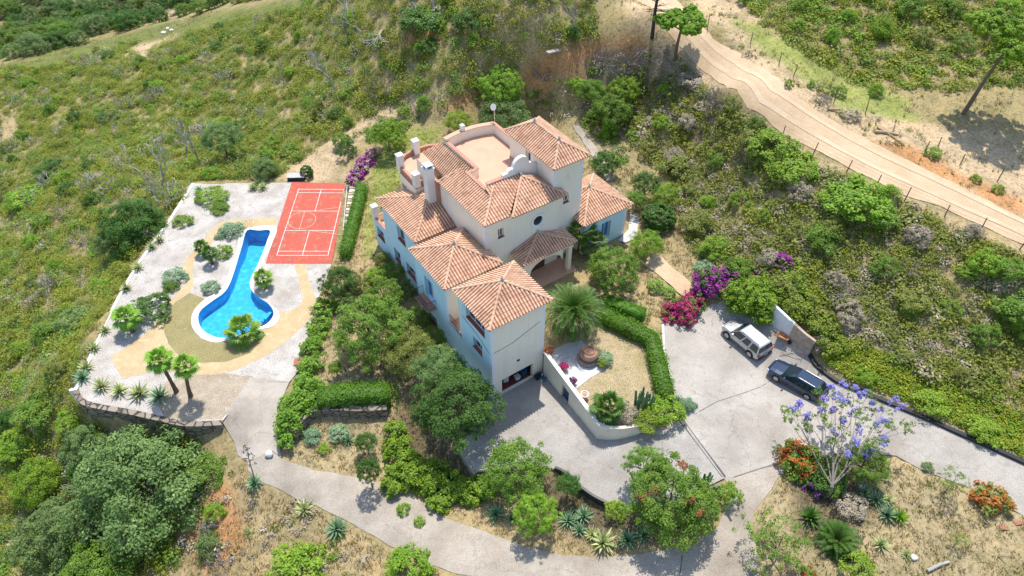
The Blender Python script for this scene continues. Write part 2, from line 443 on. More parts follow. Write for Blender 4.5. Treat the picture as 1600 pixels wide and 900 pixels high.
# terrain sheet with soil colours
NOPOOL_OUT = z3("665 236;782 222;772 280;748 335;722 385;702 432;704 468;742 498;786 528;797 560;772 592;712 606;650 626;620 640;560 652;508 634;474 592;478 540;518 495;566 465;598 430;618 372;640 310")
POOL_OUT = smooth_closed([tuple(U(u, v, 0)[:2]) for u, v in NOPOOL_OUT], 4)
POOL_IN = smooth_closed([tuple(U(u, v, 0)[:2]) for u, v in z3("677 238;720 238;762 238;752 275;738 315;714 370;692 415;690 450;716 482;758 510;776 545;752 582;702 603;652 622;610 634;560 632;515 607;497 570;505 535;545 502;590 470;612 438;630 390;645 340;660 290")], 4)
ROAD_DIRT = groundpoly("975 -25;1003 6;1036 38;1070 78;1118 124;1168 168;1218 204;1268 232;1320 260;1374 286;1410 304;1470 324;1529 350;1593 380;1690 424;1690 388;1600 342;1529 305;1453 268;1363 221;1282 178;1239 149;1207 116;1157 84;1115 60;1086 30;1056 -5;1030 -40")
ROAD_LOW = groundpoly("1132 747;1146 772;1122 822;1082 852;1000 866;940 870;880 868;800 848;745 826;690 806;640 772;560 746;490 735;440 716;425 705;388 722;386 738;440 768;500 794;560 824;620 858;700 894;800 915;900 925;1180 935;1184 880;1176 828;1176 800;1205 765;1230 722")
ROAD_RIGHT = groundpoly("1225 722;1262 714;1330 706;1400 712;1440 734;1540 772;1600 806;1680 850;1680 760;1600 722;1500 678;1400 634;1320 602;1290 586;1262 560;1200 600;1120 700")
PARK = groundpoly("1033 508;1050 492;1075 492;1105 478;1140 466;1168 474;1190 496;1222 524;1262 556;1290 586;1320 604;1300 715;1226 722;1146 746;1132 747;1066 655;1050 640;1046 600;1036 555")
RAMP = groundpoly("452 597;392 589;345 655;366 690;372 712;388 722;425 705;440 716;436 690;434 640;446 612")
xs = np.concatenate([-48 - np.cumsum(.45 * 1.06 ** np.arange(60))[::-1], np.arange(-48, 60.1, .42), 60 + np.cumsum(.45 * 1.06 ** np.arange(60))])
ys = np.concatenate([17 - np.cumsum(.6 * 1.15 ** np.arange(14))[::-1], np.arange(17, 84, .42), 84 + np.cumsum(.43 * 1.028 ** np.arange(125))])
GX, GY = np.meshgrid(xs, ys)
gx, gy = GX.ravel(), GY.ravel()
gz = h(gx, gy)
far = np.clip((np.hypot(gx, gy - 50) - 40) / 60, 0, 1)
pads = np.zeros(gx.shape, bool)
GPATH = groundpoly("1012 398;1028 396;1062 428;1086 448;1078 470;1058 456;1030 430;1008 416")
SPATH = groundpoly("893 196;903 196;930 228;945 252;958 282;948 284;934 256;918 232")
SGRAV = groundpoly("985 335;1000 340;994 372;976 380;966 376;982 358")
for pl in (TERRACE, DRIVE, PARK, ROAD_LOW, ROAD_RIGHT, ROAD_DIRT, RAMP, PLATEAU, GPATH, SPATH, SGRAV): pads |= inside(pl, gx, gy)
near_drive = np.zeros(gx.shape, bool)
for k in range(12):
    near_drive |= inside(DRIVE, gx + .5 * math.cos(k * math.pi / 6), gy + .5 * math.sin(k * math.pi / 6))
near_drive &= inside(PLATEAU, gx, gy) | inside([tuple(p[:2]) for p in (_g0 - _gu, _g1 + _gu * .5, _g1 + _gu * .5 + _gn, _g0 - _gu + _gn)], gx, gy)
gz = np.where(near_drive, h_drive(gx, gy), gz); pads |= near_drive
near_pad = pads.copy()
for k in range(8):
    for rr in (.6, 1.3):
        for pl in (TERRACE, DRIVE, PARK, ROAD_LOW, ROAD_RIGHT, ROAD_DIRT, RAMP, GPATH, SPATH, SGRAV): near_pad |= inside(pl, gx + rr * math.cos(k * math.pi / 4), gy + rr * math.sin(k * math.pi / 4))
gz = gz + np.where(near_pad, 0, .10 * wob(gx, gy, .9, 2) + .05 * wob(gx, gy, 2.3, 5) + far * .5 * wob(gx, gy, .21, 3))
gz = np.where(pads, gz - np.where(inside(ROAD_DIRT, gx, gy) | inside(ROAD_LOW, gx, gy), .06, .14), gz)
pool_exp = np.zeros(gx.shape, bool)
for k in range(9):
    dx, dy = (0, 0) if k == 8 else (.46 * math.cos(k * math.pi / 4), .46 * math.sin(k * math.pi / 4))
    pool_exp |= inside(POOL_IN, gx + dx, gy + dy)
gz = np.where(pool_exp, -2.6, gz)
SOIL = dict(scrub=(.31, .25, .125), dry=(.35, .27, .145), dirt=(.48, .36, .225), orange=(.45, .235, .105), lawn=(.27, .29, .085), litter=(.15, .12, .075), tan=(.335, .27, .155), grey=(.24, .205, .15), green=(.15, .17, .05))
SPLAT = [  # polygon in survey pixels, soil, edge wobble
    ('dry', "380 740;420 760;700 900;0 900;300 860;330 680;345 660", 14), ('dry', "430 720;700 800;800 860;900 880;1050 860;1140 760;1000 700;700 640;470 690", 8),
    ('tan', "1180 720;1260 712;1400 710;1600 800;1600 960;1170 960;1176 800", 10), ('tan', "500 470;800 600;740 700;600 760;440 720;470 560", 10),
    ('dry', "840 480;1010 520;1045 640;940 680;850 560", 4), ('dry', "900 380;1080 400;1090 470;1030 510;900 470", 8), ('dry', "560 300;620 200;660 200;700 230;590 330;600 420;700 560;600 500;545 420", 10),
    ('lawn', "572 310;585 255;600 228;640 203;695 198;655 240;628 290;590 320;582 400;566 410", 6), ('tan', "890 190;920 190;990 300;1000 350;950 330", 8),
    ('dirt', "1050 -30;1130 -30;1200 60;1290 130;1370 180;1500 200;1700 240;1700 420;1600 350;1400 250;1250 175", 12),
    ('dirt', "960 0;1000 0;1120 130;1260 240;1620 400;1620 420;1500 360;1240 250;1100 150", 8),
    ('orange', "1330 215;1420 225;1500 270;1600 310;1600 345;1500 292;1400 245", 8), ('grey', "900 80;1040 66;1050 110;990 122;900 115", 8), ('orange', "812 118;845 92;880 74;950 60;1015 62;1030 76;960 82;905 98;925 128;880 118;850 138;815 145", 7),
    ('orange', "695 165;745 135;740 160;710 180", 6), ('dirt', "430 280;520 215;640 150;700 135;690 150;590 190;530 260;560 285;480 290", 7), ('orange', "290 775;350 760;385 820;370 880;315 890", 14),
    ('dirt', "196 84;240 44;300 26;312 40;270 58;244 78;226 98", 4), ('dirt', "0 180;30 190;25 215;0 225", 5), ('dirt', "240 -10;330 -10;300 25;250 20", 4), ('green', "0 105;100 70;200 50;320 22;500 -10;480 12;330 45;210 70;60 115;0 140", 8),
    ('lawn', "1130 20;1300 90;1420 160;1440 190;1340 180;1180 70", 12), ('grey', "1150 420;1300 400;1450 520;1400 560;1250 480", 25), ('litter', "1010 180;1140 140;1180 190;1100 240", 18), ('orange', "620 60;680 40;700 60;640 80", 8),
    ('litter', "640 600;760 600;780 680;740 760;600 700", 10), ('litter', "760 760;1000 720;1130 770;1080 840;900 850", 8), ('litter', "1230 720;1380 710;1390 800;1250 850", 10)]
px, py = proj(gx, gy, gz)
soil = np.tile(np.array(SOIL['scrub']), (len(gx), 1))
for nm, pl, amp in SPLAT:
    k = inside(pxs(pl), px + amp * wob(gx, gy, .8, len(pl) * .1), py + amp * .7 * wob(gx, gy, .9, 3 + len(pl) * .1))
    soil[k] = SOIL[nm]
W_, H_ = len(xs), len(ys)
for _ in range(2):                                     # soften the borders between soils
    s3 = soil.reshape(H_, W_, 3); s3 = (s3 + np.roll(s3, 1, 0) + np.roll(s3, -1, 0) + np.roll(s3, 1, 1) + np.roll(s3, -1, 1)) / 5; soil = s3.reshape(-1, 3)
idx = np.arange(W_ * H_).reshape(H_, W_)
F = np.stack([idx[:-1, :-1], idx[:-1, 1:], idx[1:, 1:], idx[1:, :-1]], -1).reshape(-1, 4)
def ground_mat():
    m, n, l, b = mat_base('soil and dry grass')
    a = n.new('ShaderNodeAttribute'); a.attribute_name = 'soil'
    t1 = noise(n, l, .35, 8, .68); r1 = ramp(n, [(.3, (.62, .66, .55)), (.5, (1, 1, 1)), (.7, (1.25, 1.18, 1.1))]); l.new(t1.outputs['Fac'], r1.inputs['Fac'])
    o = mixc(n, l, 1.0, a.outputs['Color'], r1.outputs['Color'], 'MULTIPLY')
    t2 = noise(n, l, 3.5, 6, .7); r2 = ramp(n, [(.36, (.5, .5, .42)), (.52, (1, 1, 1)), (.7, (1.2, 1.2, 1.2))]); l.new(t2.outputs['Fac'], r2.inputs['Fac'])
    o = mixc(n, l, .8, o, r2.outputs['Color'], 'MULTIPLY')
    l.new(o, b.inputs['Base Color']); b.inputs['Roughness'].default_value = .95; b.inputs['Specular IOR Level'].default_value = .1
    bp = n.new('ShaderNodeBump'); bp.inputs['Strength'].default_value = .6; bp.inputs['Distance'].default_value = .12
    l.new(t2.outputs['Fac'], bp.inputs['Height']); l.new(bp.outputs['Normal'], b.inputs['Normal'])
    return m
me = np_mesh('ground', np.stack([gx, gy, gz], -1), F, np.full(len(F), .5), ground_mat())
ca = me.attributes.new('soil', 'FLOAT_COLOR', 'POINT')
ca.data.foreach_set('color', np.concatenate([soil, np.ones((len(soil), 1))], 1).astype(np.float32).ravel())
me.polygons.foreach_set('use_smooth', np.ones(len(F), bool))
tag(link('ground', me), kind='structure')

# paved and gravelled sheets
tag(sheet('gravel_terrace', TERRACE, 0.0, M['gravel'], 0.0, 1.0, holes=[POOL_IN]), kind='structure')
PATH = [tuple(U(u, v, 0)[:2]) for u, v in z3("172 705;215 785;280 772;330 752;420 762;480 770;560 770;640 752;740 705;820 650;890 585;942 520;936 492;922 470;905 420;893 361;853 361;868 420;883 490;876 512;840 532;790 540;797 560;772 592;730 606;735 640;690 690;600 722;510 728;430 702;385 657;365 600;375 550;412 500;465 466;480 440;475 390;480 350;502 325;540 290;585 248;650 238;667 234;782 222;790 190;700 192;640 196;580 206;540 240;500 290;452 340;436 380;466 405;440 445;400 490;350 560;310 612;240 662")]
tag(sheet('stamped_path', ragged(PATH, .06, .6), 0.0, M['stamped'], .006, .8, holes=[POOL_OUT]), kind='structure')
M['bare'] = concrete('bare brown soil', (.40, .33, .245), (.30, .24, .17), (.46, .40, .32), .8, .22)
tag(sheet('bare_soil', ragged([tuple(U(u, v, 0)[:2]) for u, v in pxs("238 612;262 596;300 586;345 580;393 590;350 653;300 659;258 655")], .3, .5, 6), 0.0, M['bare'], .004, .8), kind='structure')
LAWN = [tuple(U(u, v, 0)[:2]) for u, v in z3("366 600;376 550;412 502;465 468;522 491;480 540;472 592;506 636;560 655;612 646;720 612;735 640;690 690;600 722;510 728;430 702;386 656")]
tag(sheet('poolside_lawn', ragged(LAWN, .05, .5), 0.0, M['drylawn'], .010, .8, holes=[POOL_OUT]), kind='structure')
tag(sheet('garage_drive', DRIVE, h_drive, M['drive_concrete'], .012, .8, skirt=.3), kind='structure')
tag(sheet('parking_yard', PARK, h, M['concrete'], .022, 1.0, skirt=.25), kind='structure')
tag(sheet('lower_road', ragged(ROAD_LOW, .12, .7, 3), h, M['old_concrete'], .016, .9, skirt=.12), kind='structure')
tag(sheet('entry_road', ROAD_RIGHT, h, M['concrete'], .010, 1.0, skirt=.25), kind='structure')
tag(sheet('terrace_ramp', ragged(RAMP, .06, .6, 5), h, M['ramp_concrete'], .026, .8, skirt=.15), kind='structure')
tag(sheet('dirt_road', ragged(ROAD_DIRT, .16, .9, 2), h, M['sand'], .02, .6), kind='structure')
M['gardenlawn'] = concrete('parched garden lawn', (.40, .31, .185), (.30, .25, .12), (.27, .24, .10), .5, .22)
tag(sheet('garden_lawn', PLATEAU, 2.55, M['gardenlawn'], .0, .9), kind='structure')
z8 = lambda s: [(830 + x / 4.5, 500 + y / 4.5) for x, y in pxs(s)]
PEB = [tuple(U(u, v, 2.55)[:2]) for u, v in z8("96 235;165 205;250 165;350 146;420 215;450 275;480 290;512 352;420 405;312 488;200 365")]
tag(sheet('pebble_patch', ragged(PEB, .05, .5), 2.55, M['pebble'], .03, .7), kind='structure')
tag(sheet('garden_path', ragged(GPATH, .12, .5), h, M['sand'], .03, .7), kind='structure')
tag(sheet('stepping_path', ragged(SPATH, .1, .5), h, M['old_concrete'], .03, .7), kind='structure')
tag(sheet('side_gravel', ragged(SGRAV, .1, .5), h, M['pebble'], .03, .7), kind='structure')

def strip_on_ground(mb, pix, w, zf, dz, step=.5, m=0):
    P = [at(u, v) for u, v in pix]
    pts = []
    for a, b in zip(P[:-1], P[1:]):
        k = max(1, int((b - a).length / step)); pts += [a.lerp(b, j / k) for j in range(k)]
    pts.append(P[-1])
    V = []
    for i, p in enumerate(pts):
        d = (pts[min(i+1, len(pts)-1)] - pts[max(i-1, 0)]); d.z = 0; d.normalize(); nn = Vector((-d.y, d.x, 0)) * w / 2
        for q in (p + nn, p - nn): V.append((q.x, q.y, float(zf(q.x, q.y)[0] if callable(zf) else zf) + dz))
    mb.add(V, [(2*i, 2*i+1, 2*i+3, 2*i+2) for i in range(len(pts)-1)], m)
    return mb
hf = lambda x, y: h(x, y)
M['joint'] = plain('dark joint', (.17, .15, .125), .9, var=.15)
M['drain'] = plain('drain grate', (.10, .095, .09), .7, var=.2, scale=9)
cr = MB()
strip_on_ground(cr, pxs("1208 592;1190 604;1160 615;1120 628;1085 648"), .07, hf, .028)
strip_on_ground(cr, pxs("1146 746;1226 720"), .09, hf, .028)
strip_on_ground(cr, pxs("1066 868;1062 900"), .08, hf, .022)
strip_on_ground(cr, pxs("1300 700;1330 660"), .05, hf, .028)
tag(cr.build('concrete_joints', M['joint']), kind='structure')
dr = strip_on_ground(MB(), pxs("1062 652;1095 696;1131 746"), .38, hf, .034)
tag(dr.build('drain_channel', M['drain']), 'long dark drain channel crossing the drive between parking yard and garage slope', 'drain')

# badminton court
K = U(432.5, 399.1, 0); SC = .8727
ang = math.atan2(0.0, 1.0)
C0, C1 = U(432.5, 399.2, 0), U(512.5, 399.2, 0)
T0, T1 = U(466.7, 295.8, 0), U(537.5, 296.3, 0)
def cw(x, y):   # court coordinates 0..6.1, 0..13.4
    a = C0.lerp(C1, x / 6.1); b = T0.lerp(T1, x / 6.1); p = a.lerp(b, y / 13.4); return (p.x, p.y)
court = empty('sports_court', (*cw(3.05, 6.7), 0))
tag(court, 'faded red badminton court with white lines beside the pool', 'sports court')
iv = Matrix.Translation((-court.location.x, -court.location.y, 0))
def child_at(o, parent):
    o.parent = parent; o.matrix_parent_inverse = parent.matrix_basis.inverted(); return o
cs = sheet('court_surface', [tuple(U(u, v, 0)[:2]) for u, v in ((415, 411.8), (518.5, 412.2), (540.5, 286.5), (456, 284.8))], 0.0, M['court'], .020, 1.0, skirt=.06)
child_at(cs, court)
def cstrip(mb, pts, w):
    for (xa, ya), (xb, yb) in zip(pts[:-1], pts[1:]):
        a, b = Vector((*cw(xa, ya), 0)), Vector((*cw(xb, yb), 0)); d = (b - a).normalized(); nn = Vector((-d.y, d.x, 0)) * w / 2
        mb.add([(q.x, q.y, .026) for q in (a - nn - d*w/2, b - nn + d*w/2, b + nn + d*w/2, a + nn - d*w/2)], [(0, 1, 2, 3)])
ln = MB(); lw = .065
for y in (0, .76, 4.72, 8.68, 12.64, 13.4): cstrip(ln, [(0, y), (6.1, y)], lw)
for x in (0, 6.1): cstrip(ln, [(x, 0), (x, 13.4)], lw)
for v in ln.v: pass
cstrip(ln, [(3.05, 0), (3.05, 4.72)], lw); cstrip(ln, [(3.05, 8.68), (3.05, 13.4)], lw)
ln.v = [(x, y, z + .0004 * i / len(ln.v)) for i, (x, y, z) in enumerate(ln.v)]
for i in range(len(ln.f)):
    for k in ln.f[i]: ln.v[k] = (ln.v[k][0], ln.v[k][1], .026 + .0006 * i)
child_at(ln.build('white_lines', M['line']), court)
ol = MB()
cc = [(1.75 + 1.72 * math.cos(t), 6.75 + 1.72 * math.sin(t)) for t in np.linspace(0, 2 * math.pi, 37)]
cstrip(ol, cc, .07)
cstrip(ol, [(1.75, 5.0), (1.75, 8.7)], .07); cstrip(ol, [(3.6, 8.9), (6.7, 9.6)], .07); cstrip(ol, [(2.6, 4.75), (6.9, 3.9)], .07)
for i in range(len(ol.f)):
    for k in ol.f[i]: ol.v[k] = (ol.v[k][0], ol.v[k][1], .036 + .0003 * i)
child_at(ol.build('faded_lines', M['oldline']), court)

# swimming pool
pool = empty('swimming_pool', (POOL_IN[0][0], POOL_IN[0][1], 0))
tag(pool, 'keyhole shaped swimming pool of bright blue water with pale rim', 'swimming pool')
def poolmat():
    m, n, l, b = mat_base('blue pool mosaic')
    v = n.new('ShaderNodeTexVoronoi'); v.inputs['Scale'].default_value = 2.2; v.feature = 'SMOOTH_F1'
    tc = n.new('ShaderNodeTexCoord'); l.new(tc.outputs['Object'], v.inputs['Vector'])
    r = ramp(n, [(.1, (.03, .33, .58)), (.5, (.045, .42, .70)), (.8, (.11, .55, .80))]); l.new(v.outputs['Distance'], r.inputs['Fac'])
    l.new(r.outputs['Color'], b.inputs['Base Color']); b.inputs['Roughness'].default_value = .5
    return m
def watermat():
    m = bpy.data.materials.new('clear pool water'); m.use_nodes = True
    n, l = m.node_tree.nodes, m.node_tree.links; n.remove(n['Principled BSDF'])
    tr = n.new('ShaderNodeBsdfTransparent'); tr.inputs['Color'].default_value = (.62, .93, 1.0, 1)
    gl = n.new('ShaderNodeBsdfGlossy'); gl.inputs['Roughness'].default_value = .06
    fr = n.new('ShaderNodeFresnel'); fr.inputs['IOR'].default_value = 1.33
    t = noise(n, l, 1.7, 5, .6); bp = n.new('ShaderNodeBump'); bp.inputs['Strength'].default_value = .6; bp.inputs['Distance'].default_value = .05
    l.new(t.outputs['Fac'], bp.inputs['Height']); l.new(bp.outputs['Normal'], gl.inputs['Normal']); l.new(bp.outputs['Normal'], fr.inputs['Normal'])
    mx = n.new('ShaderNodeMixShader'); l.new(fr.outputs['Fac'], mx.inputs[0]); l.new(tr.outputs[0], mx.inputs[1]); l.new(gl.outputs[0], mx.inputs[2])
    l.new(mx.outputs[0], n['Material Output'].inputs['Surface'])
    return m
M['pool'] = poolmat(); M['water'] = watermat()
ytop = max(p[1] for p in POOL_IN); ybot = min(p[1] for p in POOL_IN)
depth = lambda x, y: -1.1 - .55 * np.clip((np.asarray(y) - (ytop - 5)) / 2.0, 0, 1)
basin = sheet('basin', POOL_IN, depth, M['pool'], 0, .8)
child_at(basin, pool)
pd = densify(POOL_IN, .5); n_ = len(pd)
bw = MB(); dz_ = depth(np.array([p[0] for p in pd]), np.array([p[1] for p in pd]))
bw.add([(x, y, .0) for x, y in pd] + [(x, y, float(d)) for (x, y), d in zip(pd, dz_)], [(i, (i+1) % n_, n_ + (i+1) % n_, n_ + i) for i in range(n_)])
child_at(bw.build('basin_wall', M['pool']), pool)
child_at(sheet('water', POOL_IN, -.10, M['water'], 0, 1.0), pool)
child_at(sheet('coping', POOL_OUT, .05, M['coping'], 0, .5, holes=[POOL_IN], skirt=.06), pool)
st = MB()
for k in range(3):   # entry steps in the bulb
    a, b = U(402 + k * 4.5, 483 + k * 3.2, 0), U(424, 496, 0)
for k in range(3):
    c = U(417 - k * 4.5, 490 + k * .6, 0); st.obox((c.x, c.y, -.62 - .13 * k), (.35, 1, 0), .5, .16, .36 - .13 * k, 0)
child_at(st.build('entry_steps', M['pool']), pool)
ld = MB()
for sx in (-.25, .25):
    c = U(389, 356, 0); ld.tube([(c.x + sx, c.y + .5, .05), (c.x + sx, c.y + .5, .7), (c.x + sx, c.y + .25, .85), (c.x + sx, c.y - .1, .6), (c.x + sx, c.y - .15, -.6)], .025, 6)
M['steel'] = plain('stainless steel', (.6, .6, .6), .25, 1.0, var=.03)
child_at(ld.build('ladder_rail', M['steel']), pool)

# ------------------------------------------------------------------ free standing walls, kerbs
def wallpath(mb, pts, thick, zb, m=0, cap=None, t=.5):
    """pts: (x, y, ztop); wall with its outer face on the path"""
    P = [Vector(p) for p in pts]; n = len(P); L = []
    for i, p in enumerate(P):
        d = P[min(i+1, n-1)] - P[max(i-1, 0)]; d.z = 0; d.normalize(); L.append(Vector((-d.y, d.x, 0)))
    zb = zb if hasattr(zb, '__len__') else [zb] * n
    V = []
    for i, p in enumerate(P):
        q = p + L[i] * thick
        V += [(p.x, p.y, zb[i]), (p.x, p.y, p.z), (q.x, q.y, p.z), (q.x, q.y, zb[i])]
    f = []
    for i in range(n - 1):
        o, k = 4 * i, 4 * i + 4
        f += [(o, k, k+1, o+1), (o+1, k+1, k+2, o+2), (o+2, k+2, k+3, o+3)]
    f += [(0, 1, 2, 3), (4*n-1, 4*n-2, 4*n-3, 4*n-4)]
    return mb.add(V, f, m, t)
def stonemat(name, c1, c2, gap, sc=(1.3, 1.3, 2.6)):
    m, n, l, b = mat_base(name)
    tc = n.new('ShaderNodeTexCoord'); mp = n.new('ShaderNodeMapping'); mp.inputs['Scale'].default_value = sc
    l.new(tc.outputs['Object'], mp.inputs['Vector'])
    v = n.new('ShaderNodeTexVoronoi'); v.feature = 'F1'; v.inputs['Scale'].default_value = 1.0; l.new(mp.outputs['Vector'], v.inputs['Vector'])
    e = n.new('ShaderNodeTexVoronoi'); e.feature = 'DISTANCE_TO_EDGE'; e.inputs['Scale'].default_value = 1.0; l.new(mp.outputs['Vector'], e.inputs['Vector'])
    r = ramp(n, [(0, c1), (1, c2)]); l.new(v.outputs['Color'], r.inputs['Fac'])
    r2 = ramp(n, [(.02, (0, 0, 0)), (.09, (1, 1, 1))]); l.new(e.outputs['Distance'], r2.inputs['Fac'])
    l.new(mixc(n, l, r2.outputs['Color'], gap, r.outputs['Color']), b.inputs['Base Color']); b.inputs['Roughness'].default_value = .9
    bp = n.new('ShaderNodeBump'); bp.inputs['Strength'].default_value = .8; bp.inputs['Distance'].default_value = .12
    l.new(r2.outputs['Color'], bp.inputs['Height']); l.new(bp.outputs['Normal'], b.inputs['Normal'])
    return m
M['stone'] = stonemat('rubble stone', (.15, .12, .09), (.31, .26, .20), (.05, .042, .03))
def wp(s, z): return [(*U(u, v, z)[:2], z) for u, v in pxs(s)]
w = wallpath(MB(), [tuple(p) for p in smooth_open([Vector(p) for p in wp("112 606;128 632;200 647;250 658;290 666;346 664", .06)], 4)], .5, -5.0)
tag(w.build('stone_retaining_wall', M['stone']), 'rubble stone retaining wall below the agave row and twin palms', 'stone wall')
w = wallpath(MB(), [tuple(p) for p in smooth_open([Vector(p) for p in wp("300 286;262 345;215 410;180 470;150 530;120 600;112 606", .10)], 3)], .3, -6.0)
tag(w.build('terrace_edge_wall', M['white']), 'low pale wall edging the pool terrace above the left slope', 'wall')
w = wallpath(MB(), [tuple(p) for p in smooth_open([Vector(p) for p in wp("462 676;478 652;498 641;560 642;604 640", .35)], 4)], .6, -2.6)
tag(w.build('stone_retaining_wall', M['stone']), 'short rubble stone wall under the long bright clipped hedge', 'stone wall')
# cream garden wall beside the garage drive, with a doorway
gw = empty('garden_wall', U(851, 551, 3.0))
tag(gw, 'cream garden wall with small door dropping along the garage drive', 'garden wall')
g0, g1 = U(850, 551, 3.05), U(935, 665, 3.05)
gd = (g1 - g0); L_ = gd.length; gu = gd.normalized(); gn = Vector((-gu.y, gu.x, 0))    # gn points into the garden
def gseg(mb, s0, s1, z0, z1, off=0.0, th=.26, m=0):
    a = g0 + gu * s0 + gn * off; b = g0 + gu * s1 + gn * off; c, d = b + gn * th, a + gn * th
    mb.add([(p.x, p.y, z) for z in (z0, z1) for p in (a, b, c, d)], [(3,2,1,0),(4,5,6,7),(0,1,5,4),(1,2,6,5),(2,3,7,6),(3,0,4,7)], m)
ds0, ds1 = L_ * .36, L_ * .36 + 1.15
mb = MB(); gseg(mb, 0, ds0, -.6, 3.05); gseg(mb, ds1, L_, -.6, 3.05); gseg(mb, ds0, ds1, 2.2, 3.05)
child_at(mb.build('wall_face', M['cream']), gw)
mb = MB(); gseg(mb, -.03, L_ + .03, 3.05, 3.11, -.03, .34); child_at(mb.build('coping', M['white']), gw)
M['bluedoor'] = plain('dark blue doorway panel', (.03, .06, .14), .45, var=.1)  # panel's dark blue stands in for the doorway's dark interior
mb = MB(); gseg(mb, ds0, ds1, -.3, 2.2, .20, .05); child_at(mb.build('door', M['bluedoor']), gw)
mb = MB(); gseg(mb, ds0, ds1, -.3, .35, .0, .20); M['tilefloor'] = plain('terracotta tile', (.42, .20, .12), .7, var=.12, scale=4); child_at(mb.build('door_step', M['tilefloor']), gw)
bend = [g1] + [U(u, v, z) for u, v, z in ((950, 669, 3.0), (970, 670, 2.95), (992, 667, 2.9), (1012, 663, 2.82), (1034, 656, 2.72))]
w = wallpath(MB(), [tuple(p) for p in smooth_open(bend, 3)], .26, .2)
child_at(w.build('curved_wall', M['cream']), gw)
# retaining wall on the low side of the garage drive
lowp = [(712, 688), (745, 735)]
mb = MB(); wallpath(mb, [(*at(u, v)[:2], .16) for u, v in lowp], -.28, -2.4)
tag(mb.build('drive_retaining_wall', M['old_concrete']), 'grey concrete retaining wall at the low corner of the garage drive', 'retaining wall')
def kerb(pix, wdt, hgt, mat, name, lab, cat):
    P = smooth_open([at(u, v) for u, v in pix], 5); mb = MB()
    wallpath(mb, [(p.x, p.y, p.z + hgt) for p in P], wdt, [p.z - .5 for p in P])
    return tag(mb.build(name, mat), lab, cat)
kerb(pxs("1262 557;1272 573;1290 588;1320 606;1400 638;1500 682;1600 727;1680 764"), .34, .26, M['black'], 'kerb', 'long black kerb curving along the far side of the entry road', 'kerb')
kerb(pxs("868 730;884 740;904 760;926 778;950 790"), -.2, .22, M['black'], 'kerb', 'short black kerb on the outer bend of the garage drive', 'kerb')
kerb(pxs("1034 508;1037 555;1047 600;1051 641"), .16, .12, M['white'], 'kerb', 'thin pale kerb between the tall hedge and parking yard', 'kerb')
# ------------------------------------------------------------------ the villa, in its own axes: a along the garage front, b along the long left side
house = empty('villa', (HOUSE_O[0], HOUSE_O[1], 0), HOUSE_A)
tag(house, 'rambling white villa with terracotta hip roofs, roof terraces and open garage', 'house')
def tilemat(name, stops, dark=False):
    m, n, l, b = mat_base(name)
    a = n.new('ShaderNodeAttribute'); a.attribute_name = 'tint'
    r = ramp(n, stops); l.new(a.outputs['Fac'], r.inputs['Fac'])
    t = noise(n, l, 1.1, 6, .65); r2 = ramp(n, [(.34, (.72, .70, .68)), (.55, (1, 1, 1)), (.72, (1.12, 1.14, 1.16))]); l.new(t.outputs['Fac'], r2.inputs['Fac'])
    l.new(mixc(n, l, 1.0, r.outputs['Color'], r2.outputs['Color'], 'MULTIPLY'), b.inputs['Base Color'])
    b.inputs['Roughness'].default_value = .85; b.inputs['Specular IOR Level'].default_value = .2
    return m
M['tile'] = tilemat('clay barrel tile', [(0, (.56, .32, .195)), (.35, (.68, .425, .275)), (.75, (.73, .475, .315)), (1, (.75, .52, .365))])
M['pan'] = tilemat('clay pan tile', [(0, (.33, .15, .095)), (1, (.42, .205, .135))])
M['ridge'] = tilemat('mortared ridge tile', [(0, (.58, .35, .225)), (1, (.66, .43, .295))])
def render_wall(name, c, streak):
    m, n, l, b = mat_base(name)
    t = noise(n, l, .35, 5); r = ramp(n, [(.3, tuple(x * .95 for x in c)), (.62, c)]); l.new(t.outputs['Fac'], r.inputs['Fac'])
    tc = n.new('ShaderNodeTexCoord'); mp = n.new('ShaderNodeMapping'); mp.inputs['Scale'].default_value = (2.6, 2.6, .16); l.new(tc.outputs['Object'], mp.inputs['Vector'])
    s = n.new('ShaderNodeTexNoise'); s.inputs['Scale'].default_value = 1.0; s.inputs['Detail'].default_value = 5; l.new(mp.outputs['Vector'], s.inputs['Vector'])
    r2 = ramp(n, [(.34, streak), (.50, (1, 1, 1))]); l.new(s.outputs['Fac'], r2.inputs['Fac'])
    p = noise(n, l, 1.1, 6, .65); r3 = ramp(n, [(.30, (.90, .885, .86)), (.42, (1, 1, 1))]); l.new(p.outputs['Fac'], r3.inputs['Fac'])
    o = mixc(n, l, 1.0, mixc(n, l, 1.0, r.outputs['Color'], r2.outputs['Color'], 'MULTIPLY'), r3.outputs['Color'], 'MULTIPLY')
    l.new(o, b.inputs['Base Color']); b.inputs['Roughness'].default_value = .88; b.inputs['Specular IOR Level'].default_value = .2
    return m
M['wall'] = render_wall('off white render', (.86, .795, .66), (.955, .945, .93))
M['bluewall'] = render_wall('render tinted pale blue', (.55, .76, .84), (.955, .955, .95))  # wall colour shifted to pale blue on left facade and wing front
M['quoin'] = plain('white plaster quoin', (.80, .81, .81), .7, spec=.2, var=.03)
M['terr'] = plain('terracotta terrace tile', (.60, .36, .245), .75, spec=.25, var=.05, scale=1.2, c2=(.52, .315, .215))
M['brick'] = plain('brick coping', (.47, .24, .165), .8, var=.12, scale=6)
M['sill'] = plain('dark red tile sill', (.33, .095, .06), .6, var=.12, scale=5)
M['glass'] = plain('window glass', (.018, .03, .045), .08, spec=.9, var=.1)
M['frame'] = plain('white window frame', (.72, .73, .74), .5, var=.03)
M['shutter'] = plain('blue shutter', (.05, .20, .38), .5, var=.06)
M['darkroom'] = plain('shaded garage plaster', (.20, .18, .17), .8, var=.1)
M['redfloor'] = plain('red garage floor', (.20, .05, .04), .6, var=.12, scale=2)
